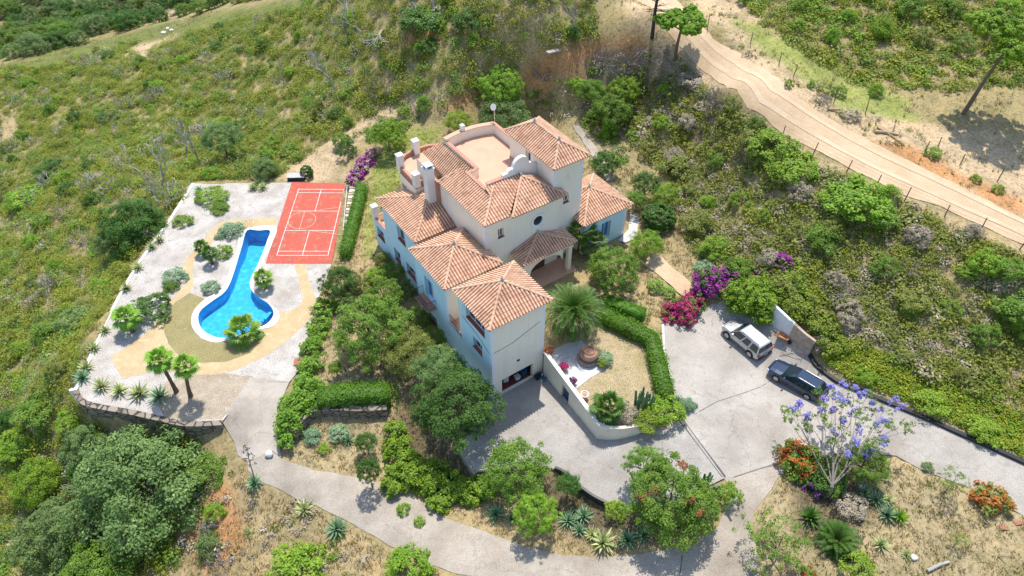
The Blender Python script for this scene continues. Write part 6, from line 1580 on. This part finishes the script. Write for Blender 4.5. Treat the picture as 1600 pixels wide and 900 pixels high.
# far wood on the next hillside, its nearest trees one by one
xw, yw, zw = scatter(2600, (-170, 0, 95, 200), Z_FAR, None, None, 31, 0)
r = np.random.default_rng(32); sel = []
for i in range(len(xw)):
    if all((xw[i] - xw[j]) ** 2 + (yw[i] - yw[j]) ** 2 > 14 for j in sel): sel.append(i)
for n_, i in enumerate(sel[:190]):
    k = n_ % 4; mt = ('dark', 'grey', 'dark', 'mid')[int(r.integers(4))]; R = float(r.uniform(1.9, 3.0))
    lb = {'dark': 'dark rounded tree in the wood on the far left hillside', 'grey': 'grey green rounded tree in the wood on the far left hillside', 'mid': 'middle green rounded tree in the wood on the far left hillside'}[mt]
    tree('wood_tree', Vector((xw[i], yw[i], zw[i] - .2)), R, R * float(r.uniform(1.15, 1.5)), k, mt, lb, 'tree', 'trees of the far %s wood' % {'dark': 'dark', 'grey': 'grey green', 'mid': 'green'}[mt])
# bleached dead wood lying about in the scrub of the left hill
xd, yd, zd = scatter(3000, (-110, 5, 30, 140), Z_LEFT, BARE, None, 61, .8); sel = []
for i in range(len(xd)):
    if len(sel) < 46 and all((xd[i] - xd[j]) ** 2 + (yd[i] - yd[j]) ** 2 > 30 for j in sel): sel.append(i)
for n_, i in enumerate(sel):
    if n_ % 2: dead('dead_bush', TWIGS[n_ % 3], Vector((xd[i], yd[i], zd[i])), rnd.uniform(1.5, 2.4), 'grey leafless shrub, one of many alike in the left hill scrub', 'grey leafless shrubs of the left hill', mat=M['deadwood'])
    else: dead('dead_tree', DEAD[n_ % 4], Vector((xd[i], yd[i], zd[i])), rnd.uniform(.6, .95), 'bleached fallen branches, one of many alike in the left hill scrub', 'bleached fallen branches of the left hill', (rnd.uniform(.7, 1.2), rnd.uniform(-.4, .4)))
# larger bushes that stand out of the scrub
def standouts(n, box, zone, gap, Rr, mats, where, seed, keep=None):
    x, y, z = scatter(n * 60, box, zone, keep, None, seed, .8); r = np.random.default_rng(seed + 1); sel = []
    for i in range(len(x)):
        if len(sel) >= n: break
        if all((x[i] - x[j]) ** 2 + (y[i] - y[j]) ** 2 > gap * gap for j in sel): sel.append(i)
    for i in sel:
        mt = mats[int(r.integers(len(mats)))]; R = float(r.uniform(*Rr)); col = {'bright': 'bright green', 'mid': 'middle green', 'dark': 'dark green', 'olive': 'olive', 'grey': 'grey green', 'dry': 'dry brown'}[mt]
        bush('scrub_bush', Vector((x[i], y[i], z[i] - .08)), R, R * float(r.uniform(1.0, 1.5)), int(r.integers(5)), mt, '%s scrub bush, one of many alike %s' % (col, where), 'bush', '%s scrub bushes %s' % (col, where))
standouts(170, (-110, 10, 25, 140), Z_LEFT, 2.7, (.7, 1.3), ['bright', 'bright', 'bright', 'mid', 'dark', 'olive'], 'on the left hill', 41, BARE)
standouts(60, (12, 72, 35, 105), Z_RIGHT, 3.0, (.7, 1.2), ['bright', 'mid', 'olive', 'dry'], 'on the slope under the dirt road', 43)
standouts(55, (25, 120, 75, 140), Z_TOPR, 3.8, (.9, 1.5), ['bright', 'mid', 'olive'], 'on the hill beyond the dirt road', 45)
standouts(26, (-25, 35, 60, 110), Z_BACK, 2.6, (.7, 1.2), ['bright', 'mid', 'olive', 'dark'], 'behind the house', 47, BARE)
# ------------------------------------------------------------------ cars
def paint(name, c, metal=.0, rough=.3, dust=None):
    m, n, l, b = mat_base(name)
    t = noise(n, l, 1.6, 6, .6); r = ramp(n, [(.38, dust or c), (.62, c)]); l.new(t.outputs['Fac'], r.inputs['Fac']); l.new(r.outputs['Color'], b.inputs['Base Color'])
    b.inputs['Metallic'].default_value = metal; b.inputs['Roughness'].default_value = rough; b.inputs['Coat Weight'].default_value = .7; b.inputs['Coat Roughness'].default_value = .08
    return m
M['silver'] = paint('silver car paint', (.50, .52, .54), .5, .35, (.40, .40, .39))
M['navy'] = paint('dark blue car paint', (.010, .034, .085), .3, .22, (.016, .032, .06))
M['carglass'] = plain('tinted car glass', (.012, .02, .028), .06, spec=.8, var=.05)
M['tyre'] = plain('tyre rubber', (.018, .018, .019), .8, var=.1)
M['rim'] = plain('alloy rim', (.45, .45, .46), .35, .7, var=.05)
M['trim'] = plain('black plastic trim', (.025, .025, .027), .6, var=.08)
M['redlamp'] = plain('red tail lamp', (.42, .015, .015), .2, spec=.6, var=.05)
M['lamp'] = plain('clear head lamp', (.62, .65, .68), .12, spec=.8, var=.03)
def car(name, pf, pr, Wd, H, st, cab, wb, col, lab, wr=.36, rails=False):
    """pf, pr: ground points under the left front and left rear wheels"""
    d = (pf - pr); d.z = 0; d.normalize(); rt = Vector((d.y, -d.x, 0)); c = (pf + pr) / 2 + rt * (Wd / 2 - .1)
    e = empty(name, (c.x, c.y, c.z + .03), math.atan2(d.y, d.x)); tag(e, lab, 'car')
    mb = MB(); V = []
    for x, w, zb, zt in st:
        hlf = [(w * .86, zb), (w, zb + .12), (w * 1.0, (zb + zt) * .52), (w * .975, zt - .10), (w * .90, zt - .015), (w * .5, zt + .02)]
        V += [(x, -y, z) for y, z in hlf] + [(x, y, z) for y, z in hlf[::-1]]
    k = 12; n = len(st)
    f = [(i*k+j, i*k+(j+1) % k, (i+1)*k+(j+1) % k, (i+1)*k+j) for i in range(n - 1) for j in range(k)] + [tuple(range(k))[::-1], tuple((n-1)*k+j for j in range(k))]
    mb.add(V, [q[::-1] for q in f])
    (xr0, xr1), (xt0, xt1), zb, wb_, wt = cab          # belt x range, roof x range, belt height, half widths
    # roof panel and pillars in body colour
    zr = H - .02
    rp = [(xt0 - .04, wt + .02), (xt1 + .02, wt - .02)]
    mb.add([(xt0-.06, -wt-.03, zr-.07), (xt1+.04, -wt-.02, zr-.07), (xt1+.04, wt+.02, zr-.07), (xt0-.06, wt+.03, zr-.07), (xt0+.05, -wt+.08, zr), (xt1-.10, -wt+.08, zr+.01), (xt1-.10, wt-.08, zr+.01), (xt0+.05, wt-.08, zr)],
           [(3,2,1,0), (4,5,6,7), (0,1,5,4), (1,2,6,5), (2,3,7,6), (3,0,4,7)])
    def sp(s, fx, fz, off=.0):
        xb = xr0 + (xr1 - xr0) * fx; xt = xt0 + (xt1 - xt0) * fx
        return Vector((xb + (xt - xb) * fz, s * (wb_ + (wt - wb_) * fz + off), zb + (zr - .05 - zb) * fz))
    for s in (-1, 1):
        for fx, w_ in ((.0, .05), (.34, .03), (.62, .022), (1.0, .03)):
            q = [sp(s, min(1, max(0, fx - w_)), 0, .016), sp(s, min(1, fx + w_), 0, .016), sp(s, min(1, fx + w_), 1, .016), sp(s, min(1, max(0, fx - w_)), 1, .016)]
            mb.add([tuple(p) for p in q], [(0, 1, 2, 3) if s < 0 else (3, 2, 1, 0)])
    mb.build('body', M[col], e, smooth=False)
    def pane(q, nm='window'):
        g = MB(); g.add([tuple(p) for p in q], [(0, 1, 2, 3)]); return g.build(nm, M['carglass'], e)
    for s in (-1, 1): pane([sp(s, 0, -.05), sp(s, 1, -.05), sp(s, 1, 1), sp(s, 0, 1)])
    pane([sp(-1, 1, -.05), sp(1, 1, -.05), sp(1, 1, 1), sp(-1, 1, 1)], 'windscreen'); pane([sp(1, 0, -.05), sp(-1, 0, -.05), sp(-1, 0, 1), sp(1, 0, 1)], 'rear_window')
    L0, L1 = st[0][0], st[-1][0]
    for sx in (wb / 2, -wb / 2):
        for s in (-1, 1):
            ar = MB(); N = 16; y = s * (Wd / 2 + .004)
            ring = [(sx + (wr + .07) * math.cos(a), y, wr + (wr + .07) * math.sin(a)) for a in np.linspace(-.35, math.pi + .35, N)]
            ar.add(ring + [(p[0], p[1] - s * .2, p[2]) for p in ring], [tuple(range(N))] + [(i, i+1, N+i+1, N+i) for i in range(N - 1)]); ar.build('wheel_arch', M['trim'], e)
            w = MB(); w.lathe([(wr * .6, -.11), (wr * .93, -.11), (wr, -.07), (wr, .07), (wr * .93, .11), (wr * .6, .11)], (0, 0, 0), 20); wo = w.build('wheel', M['tyre'], e, (sx, s * (Wd / 2 - .075), wr)); wo.rotation_euler = (math.pi / 2, 0, 0)
            r = MB()
            for k in range(5):
                a = 2 * math.pi * k / 5; r.obox((.5 * wr * .62 * math.cos(a), .5 * wr * .62 * math.sin(a), 0), (math.cos(a), math.sin(a), 0), wr * .31, .035, .122)
            r.lathe([(wr * .58, -.118), (wr * .64, -.118), (wr * .64, .118), (wr * .58, .118)], (0, 0, 0), 18)
            r.build('rim', M['rim'], wo)
    xf = L1 - .12; xb = L0 + .03
    for s in (-1, 1):
        m_ = MB(); m_.obox((xf - .06, s * (Wd / 2 - .28), st[-3][3] - .18), (1, -.35 * s, 0), .10, .17, .07); m_.build('headlight', M['lamp'], e)
        m_ = MB(); m_.box(xb - .05, xb + .12, min(s * (Wd/2 - .26), s * (Wd/2 - .05)), max(s * (Wd/2 - .26), s * (Wd/2 - .05)), st[1][3] - .32, st[1][3] - .04); m_.build('tail_light', M['redlamp'], e)
        m_ = MB(); m_.obox((xr1 - .38, s * (Wd / 2 + .08), zb + .06), (1, 0, 0), .07, .11, .075); m_.build('wing_mirror', M[col], e)
        m_ = MB(); m_.box(-wb/2 + wr + .1, wb/2 - wr - .1, min(s*Wd/2, s*(Wd/2+.012)), max(s*Wd/2, s*(Wd/2+.012)), .40, .50); m_.build('side_trim', M['trim'], e)
        dl = MB()
        for x in (xr0 + (xr1-xr0)*.34, xr0 + (xr1-xr0)*.62): dl.box(x - .008, x + .008, min(s*(Wd/2-.02), s*(Wd/2+.003)), max(s*(Wd/2-.02), s*(Wd/2+.003)), .42, zb - .1)
        dl.build('door_seam', M['trim'], e)
        if rails:
            m_ = MB(); m_.tube([(xt0 + .15, s * (wt - .06), zr + .0), (xt0 + .25, s * (wt - .06), zr + .07), (xt1 - .35, s * (wt - .06), zr + .07), (xt1 - .25, s * (wt - .06), zr)], .022, 5); m_.build('roof_rail', M['rim' if col == 'navy' else 'trim'], e)
    m_ = MB(); m_.box(L0 - .05, L0 + .10, -Wd/2 + .1, Wd/2 - .1, .38, .62); m_.build('bumper', M['trim' if col == 'silver' else col], e)
    m_ = MB(); m_.box(L1 - .10, L1 + .03, -.5, .5, .42, .58); m_.build('grille', M['trim'], e)
    m_ = MB(); m_.box(L0 - .062, L0 - .052, -.26, .26, .64, .75); m_.build('number_plate', M['line'], e)
    return e
suv = [(-2.22, .78, .45, 1.00), (-2.17, .88, .36, 1.05), (-1.9, .94, .28, 1.07), (-.5, .95, .25, 1.06), (.8, .95, .25, 1.05), (1.05, .95, .25, 1.04), (1.55, .93, .28, 1.0), (1.95, .89, .33, .94), (2.15, .80, .38, .82), (2.24, .68, .42, .70)]
car('silver_car', at(1134.4, 527.8), at(1171, 557.8), 1.9, 1.74, suv, ((-2.12, 1.12), (-1.95, .42), 1.02, .90, .70), 2.66, 'silver', 'silver off road car parked by the white yard wall', .37, True)
est = [(-2.42, .74, .45, .84), (-2.36, .84, .36, .92), (-2.0, .90, .25, .95), (-.6, .92, .21, .94), (.8, .92, .21, .92), (1.15, .92, .21, .90), (1.75, .90, .23, .84), (2.2, .84, .27, .76), (2.36, .72, .32, .66), (2.42, .60, .36, .56)]
car('dark_car', at(1210.4, 595.6), at(1260.4, 622.2), 1.84, 1.45, est, ((-2.28, 1.15), (-1.85, .12), .90, .86, .62), 2.8, 'navy', 'dark blue estate car parked beside the jacaranda', .33, True)

# ------------------------------------------------------------------ yard wall, junk and garden ornaments
M['rust'] = plain('rust stained render', (.46, .36, .27), .85, var=.16, scale=2.5, c2=(.34, .23, .15))
M['whitewash'] = plain('stained whitewash', (.74, .73, .70), .85, var=.1, scale=1.4, c2=(.58, .56, .52))
yw = empty('yard_wall', at(1222, 527)); tag(yw, 'white curved retaining wall with rust stained right end behind the silver car', 'retaining wall')
P = smooth_open([at(u, v) for u, v in pxs("1166 476;1183 489;1203 507;1224 526;1244 544;1262 557")], 4)
n_ = len(P); cut = int(n_ * .62)
def batter(P, hs):
    V = []
    for i, p in enumerate(P):
        d = P[min(i+1, len(P)-1)] - P[max(i-1, 0)]; d.z = 0; d.normalize(); nn = Vector((-d.y, d.x, 0))
        hh = hs[i]; q = p + nn * .30; q2 = q + nn * .25
        V += [(p.x, p.y, p.z - .3), (q.x, q.y, p.z + hh), (q2.x, q2.y, p.z + hh), (q2.x, q2.y, p.z - .3)]
    f = []
    for i in range(len(P) - 1):
        o, k = 4*i, 4*i+4; f += [(o, k, k+1, o+1), (o+1, k+1, k+2, o+2), (o+2, k+2, k+3, o+3)]
    return MB().add(V, f + [(0,1,2,3), (4*len(P)-1, 4*len(P)-2, 4*len(P)-3, 4*len(P)-4)])
hs = [1.9 - .25 * i / n_ for i in range(n_)]
child_at(batter(P[:cut+1], hs[:cut+1]).build('white_face', M['whitewash']), yw); child_at(batter(P[cut:], hs[cut:]).build('stained_face', M['rust']), yw)
def put(name, label, cat, u, v, rz=0.0, dz=0.02): e = empty(name, at(u, v, dz), rz); return tag(e, label, cat)
M['orange'] = plain('rusty orange metal', (.42, .20, .09), .7, var=.2, scale=6); M['rawwood'] = plain('weathered timber', (.46, .33, .20), .85, var=.15, scale=5); M['bluep'] = plain('blue plastic', (.02, .13, .28), .35, var=.06); M['terracotta'] = plain('terracotta pot', (.50, .235, .14), .8, var=.1, scale=5); M['soil'] = plain('dark soil', (.07, .05, .035), .95, var=.2, scale=9); M['tubwhite'] = plain('white plastic', (.7, .7, .69), .5, var=.05)
e = put('wheelbarrow', 'rust orange wheelbarrow standing by the white yard wall', 'wheelbarrow', 1221, 532, math.radians(-38))
mb = MB(); mb.add([(-.35,-.22,.32), (.35,-.16,.32), (.35,.16,.32), (-.35,.22,.32), (-.55,-.36,.62), (.52,-.28,.58), (.52,.28,.58), (-.55,.36,.62), (-.50,-.32,.60), (.47,-.25,.56), (.47,.25,.56), (-.50,.32,.60), (-.33,-.2,.35), (.33,-.15,.35), (.33,.15,.35), (-.33,.2,.35)], [(3,2,1,0), (0,1,5,4), (1,2,6,5), (2,3,7,6), (3,0,4,7), (4,5,9,8), (5,6,10,9), (6,7,11,10), (7,4,8,11), (8,9,13,12), (9,10,14,13), (10,11,15,14), (11,8,12,15), (12,13,14,15)]); mb.build('tray', M['orange'], e)
for s in (-1, 1):
    mb = MB(); mb.tube([(.6, s*.08, .2), (-.3, s*.25, .3), (-1.0, s*.33, .52)], .022, 5); mb.build('handle', M['rawwood'], e); mb = MB(); mb.tube([(-.3, s*.25, .3), (-.38, s*.27, 0)], .02, 5); mb.build('leg', M['orange'], e)
mb = MB(); mb.lathe([(.1, -.04), (.19, -.04), (.19, .04), (.1, .04)], (0, 0, 0), 14); w = mb.build('wheel', M['tyre'], e, (.66, 0, .19)); w.rotation_euler = (math.pi/2, 0, 0)
e = put('trestle_frame', 'thin metal trestle frame on the concrete beside the kerb start', 'trestle', 1237, 553, math.radians(-30))
mb = MB()
for s in (-1, 1): mb.tube([(-.9, s*.4, .02), (-.75, 0, .55), (.75, 0, .55), (.9, s*.4, .02)], .02, 5)
mb.build('frame', M['orange'], e)
mb = MB(); mb.tube([(-.9, -.4, .05), (.9, .4, .06)], .018, 5); mb.build('brace', M['orange'], e)
e = put('blue_drum', 'dark blue drum standing under the bright climber', 'drum', 1138, 474, 0)
mb = MB(); mb.lathe([(.28, 0), (.3, .05), (.29, .3), (.31, .32), (.29, .34), (.29, .6), (.31, .62), (.29, .64), (.3, .88), (.27, .9)], (0, 0, 0), 16); mb.build('barrel', M['bluep'], e); mb = MB(); mb.lathe([(.30, .9), (.31, .93), (.0, .94)], (0, 0, 0), 16); mb.build('lid', M['trim'], e)
# fountain urn on the pebbles
e = put('urn_fountain', 'broad terracotta urn on a round stone base on white pebbles', 'fountain', 919, 562, 0, .03)
M['basestone'] = plain('grey brown stone base', (.30, .25, .215), .9, var=.15, scale=5)
mb = MB(); mb.lathe([(.75, 0), (.95, .03), (1.0, .2), (.9, .36), (.6, .38), (.55, .3)], (0, 0, 0), 22); mb.build('base', M['basestone'], e)
mb = MB(); mb.lathe([(.35, .36), (.62, .42), (.80, .62), (.84, .85), (.72, 1.05), (.52, 1.16), (.47, 1.2), (.50, 1.25), (.44, 1.25), (.40, 1.1), (.1, 1.05)], (0, 0, 0), 22); M['oldclay'] = plain('weathered clay', (.37, .205, .135), .85, var=.14, scale=4); mb.build('urn', M['oldclay'], e)
def pot(u, v, R, Hh, pl, lab, mat='terracotta', cat='flower pot', sz=.45, m2=None):
    e = put('flower_pot', lab, cat, u, v, 0, .03); mb = MB(); mb.lathe([(R*.68, 0), (R*.95, Hh*.82), (R*1.08, Hh*.83), (R*1.08, Hh), (R*.9, Hh), (R*.88, Hh*.9), (.02, Hh*.88)], (0, 0, 0), 14); mb.build('pot', M[mat], e)
    if pl:
        o = link('plant', BUSH[int(u) % 5], e, (0, 0, Hh * .8)); o.scale = (sz, sz, sz); setmat(o, LM[pl])
    return e
pot(881, 578, .28, .42, 'magenta', 'terracotta pot with pink flowers by the garden wall coping', sz=.34); pot(895, 600, .25, .38, 'plum', 'terracotta pot with dark plant further along the wall coping', sz=.3); pot(940, 573, .28, .4, 'yellow', 'terracotta pot at the pebble edge right of the urn', sz=.36); pot(857, 555, .3, .35, 'orange', 'terracotta pot with orange plant in the corner by the garage tower', sz=.4)
e = put('planter_urn', 'small pale urn shaped planter on the parched lawn near the wall', 'planter', 913, 622, 0, .03)
mb = MB(); mb.lathe([(.2, 0), (.22, .05), (.1, .12), (.12, .2), (.33, .42), (.36, .55), (.30, .55), (.25, .45), (.02, .42)], (0, 0, 0), 14); mb.build('urn', M['coping'], e); mb = MB(); mb.lathe([(.25, .44), (.1, .5), (.0, .51)], (0, 0, 0), 10); mb.build('soil', M['terracotta'], e)
# things in and by the garage
def inh(a, b, z): return HW(a, b, z)
def tote(a, b, w, d, hh, mat, lab, cat, rz=0):
    e = empty('storage_tub', inh(a, b, .03), HOUSE_A + rz); tag(e, lab, cat); mb = MB(); mb.add([(-w*.9,-d*.9,0), (w*.9,-d*.9,0), (w*.9,d*.9,0), (-w*.9,d*.9,0), (-w,-d,hh), (w,-d,hh), (w,d,hh), (-w,d,hh)], [(3,2,1,0), (0,1,5,4), (1,2,6,5), (2,3,7,6), (3,0,4,7), (4,5,6,7)]); mb.build('tub', M[mat], e); mb = MB(); mb.box(-w-.03, w+.03, -d-.03, d+.03, hh+.002, hh+.05); mb.build('lid', M[mat], e)
tote(3.4, 1.05, .22, .18, .36, 'tubwhite', 'white storage tub in the middle of the garage opening', 'tub'); tote(4.2, 1.2, .25, .2, .5, 'bluep', 'blue storage tub at the right side inside the garage', 'tub', .3); tote(2.4, 1.5, .25, .25, .6, 'tubwhite', 'tall white tub further back in the garage', 'tub', -.2)
e = empty('folding_chair', tuple(HW(5.15, -.6, .12)), HOUSE_A + .5); tag(e, 'blue folding chair leaning by the garden wall outside the garage', 'chair')
mb = MB(); mb.box(-.22, .22, -.2, .2, .42, .46); mb.build('seat', M['bluep'], e); mb = MB(); mb.box(-.22, .22, .19, .22, .46, .88); mb.build('backrest', M['bluep'], e)
for sx in (-.2, .2):
    for sy in (-.18, .18): mb = MB(); mb.tube([(sx, -sy, 0), (sx, sy, .44)], .014, 5); mb.build('leg', M['steel'], e)
e = empty('garden_cart', tuple(HW(5.0, .05, .06)), HOUSE_A); tag(e, 'dark garden machine parked in the corner beside the garage door', 'garden machine')
mb = MB(); mb.box(-.3, .3, -.2, .2, .18, .4); mb.add([(-.22,-.15,.4), (.22,-.15,.4), (.22,.15,.4), (-.22,.15,.4), (-.1,-.08,.58), (.12,-.08,.56), (.12,.08,.56), (-.1,.08,.58)], [(4,5,6,7), (0,1,5,4), (1,2,6,5), (2,3,7,6), (3,0,4,7)]); mb.build('engine', M['trim'], e); mb = MB(); mb.tube([(-.25, -.18, .3), (-.75, -.2, .9), (-.75, .2, .9), (-.25, .18, .3)], .018, 5); mb.build('handle', M['iron'], e)
for sx in (-.22, .22):
    for sy in (-.22, .22): mb = MB(); mb.lathe([(.06, -.03), (.12, -.03), (.12, .03), (.06, .03)], (0, 0, 0), 12); w = mb.build('wheel', M['tyre'], e, (sx, sy, .12)); w.rotation_euler = (math.pi/2, 0, 0)
# log steps and rail beside the court
e = empty('log_steps', at(547, 330)); tag(e, 'flight of pale log steps with thin rail beside the court', 'steps')
for i in range(13):
    a = at(545.5 + 9 * i / 12, 352 - 56 * i / 12); mb = MB(); mb.obox((a.x, a.y, a.z + .08 + .012 * i), (1, .06, 0), .55, .2, .08); child_at(mb.build('step', M['coping' if i % 2 else 'rawwood']), e)
mb = MB(); rp = [at(538.5 + 6 * i / 6, 370 - 70 * i / 6) for i in range(7)]
mb.tube([p + Vector((0, 0, 1.0)) for p in rp], .03, 5)
for p in rp: mb.tube([p - Vector((0, 0, .2)), p + Vector((0, 0, 1.0))], .025, 5)
child_at(mb.build('rail', M['tubwhite']), e)
e = put('storage_box', 'black storage box behind the court', 'storage box', 464, 281, .05); mb = MB(); mb.box(-1.0, 1.0, -.35, .35, 0, .55); mb.build('bin', M['trim'], e); mb = MB(); mb.add([(-1.05,-.4,.552), (1.05,-.4,.552), (1.05,.4,.66), (-1.05,.4,.66), (-1.05,-.4,.60), (1.05,-.4,.60), (1.05,.4,.71), (-1.05,.4,.71)], [(3,2,1,0), (4,5,6,7), (0,1,5,4), (1,2,6,5), (2,3,7,6), (3,0,4,7)]); mb.build('lid', M['lead'], e)
M['redslab'] = plain('red clay slab', (.36, .15, .095), .8, var=.12, scale=4)
c = at(467, 566); mb = MB(); mb.obox((0, 0, .06), (1, .1, 0), .42, .42, .06); mb.obox((0, 0, .128), (1, .1, 0), .3, .3, .008); tag(mb.build('manhole_cover', M['redslab'], None, c), 'square red clay cover at the gravel edge by the ivy hedge', 'drain cover')
def rock(u, v, r, mat, lab, name='boulder', cat='stone', sq=.7):
    rr = random.Random(int(u + v)); bm_ = MB(); N, Mn = 10, 6; V = []
    for i in range(Mn + 1):
        ph = math.pi * i / Mn
        for k in range(N):
            a = 2 * math.pi * k / N; q = r * (1 + .13 * math.sin(3 * a + i) + rr.uniform(-.06, .06)); V.append((q * math.sin(ph) * math.cos(a), q * math.sin(ph) * math.sin(a), r * sq * .6 + r * sq * math.cos(ph)))
    bm_.add(V, [(i*N+k, (i+1)*N+k, (i+1)*N+(k+1) % N, i*N+(k+1) % N) for i in range(Mn) for k in range(N)]); return tag(bm_.build(name, mat, None, at(u, v), smooth=True), lab, cat)
rock(421, 711, .33, M['tubwhite'], 'round white painted stone at the ramp foot', sq=.85)
rock(1175, 893, .3, M['basestone'], 'grey stone beside the sparse tree at the bottom'); rock(1427, 872, .25, M['coping'], 'pale stone in the island bed near the tiny agave'); rock(1345, 762, .2, M['coping'], 'small pale stone under the leafy island tree')
for i, (u, v, r, lb) in enumerate([(256, 52, .5, 'largest white rubble block on the bare hilltop patch'), (268, 48, .4, 'white rubble block right on the bare hilltop patch'), (262, 45, .35, 'smaller white rubble block behind on the bare hilltop patch')]): rock(u, v, r, M['white'], lb, 'rubble_block', 'rubble', .5)
def log(u0, v0, u1, v1, r, lab, mat='rawwood', dz=.12):
    a, b = at(u0, v0, dz), at(u1, v1, dz); mb = MB(); m_ = a.lerp(b, .5); mb.tube([a - a, (m_ - a) + Vector((.04, .06, .05)), b - a], [r, r * .9, r * .7], 7); tag(mb.build('log', M[mat], None, a), lab, 'log')
log(1292, 172, 1323, 176, .12, 'long pale log on the far road verge'); log(1366, 207, 1402, 212, .14, 'thick pale log at the earth heap by the road'); log(1370, 200, 1412, 228, .09, 'thin log crossing the earth heap'); log(1393, 212, 1398, 196, .08, 'short log propped on the earth heap', 'bark'); log(1448, 893, 1482, 879, .13, 'pale log lying at the bottom right of the island bed', 'deadwood')
e = put('concrete_slab', 'pale broken concrete slab on the bank behind the house', 'slab', 873, 78, math.radians(28), -.06); mb = MB(); mb.obox((0, 0, .06), (1, 0, 0), 1.6, .32, .09); mb.build('slab', M['concrete'], e)
for i, (u, v, lb) in enumerate([(1568, 826, 'left clay brick of the loose bricks at the island edge'), (1590, 818, 'right clay brick of the loose bricks at the island edge')]): mb = MB(); mb.obox((0, 0, .05), (1, .2 * i, 0), .3, .14, .06); mb.obox((0, 0, .112), (1, .2 * i, 0), .24, .09, .004); tag(mb.build('brick', M['redslab'], None, at(u, v)), lb, 'brick')
# wire fences along the dirt road
def fence(posts, lab, hgt=1.5):
    P = [at(u, v) for u, v in posts]; e = empty('wire_fence', P[0]); tag(e, lab, 'fence'); rr = random.Random(len(posts)); tops = []
    for p in P:
        mb = MB(); t_ = Vector((rr.uniform(-.12, .12), rr.uniform(-.1, .1), hgt * rr.uniform(.85, 1.1))); tops.append(t_); mb.tube([p + Vector((0, 0, -.2)), p + t_], [.05, .042], 6); child_at(mb.build('post', M['bark']), e)
    for f in (.35, .65, .92):
        mb = MB()
        mb.tube([p + t_ * f for p, t_ in zip(P, tops)], .008, 3, caps=False); child_at(mb.build('wire', M['iron']), e)
fence([(1222, 214), (1270, 242), (1322, 270), (1368, 292), (1413, 314), (1476, 338), (1531, 362), (1593, 390), (1640, 412)], 'wire fence with thin wooden posts on the house side of the dirt road')
fence([(1105, 45), (1172, 70), (1217, 102), (1239, 121), (1303, 161), (1352, 178), (1444, 239), (1465, 232), (1500, 258), (1558, 284), (1620, 305)], 'wire fence with leaning posts beyond the dirt road')
# wheel tracks worn into the dirt road
M['track'] = concrete('packed pale track', (.60, .455, .30), (.50, .365, .225), (.54, .41, .265), .4, .08)
tr = MB(); strip_on_ground(tr, pxs("1010 -5;1046 26;1085 66;1136 112;1190 158;1240 190;1310 232;1390 272;1470 308;1560 348;1640 386"), .5, hf, .05); strip_on_ground(tr, pxs("1030 -10;1062 22;1100 58;1150 98;1206 140;1258 174;1330 218;1410 258;1490 295;1575 336;1645 368"), .5, hf, .05)
tag(tr.build('wheel_tracks', M['track']), kind='structure')
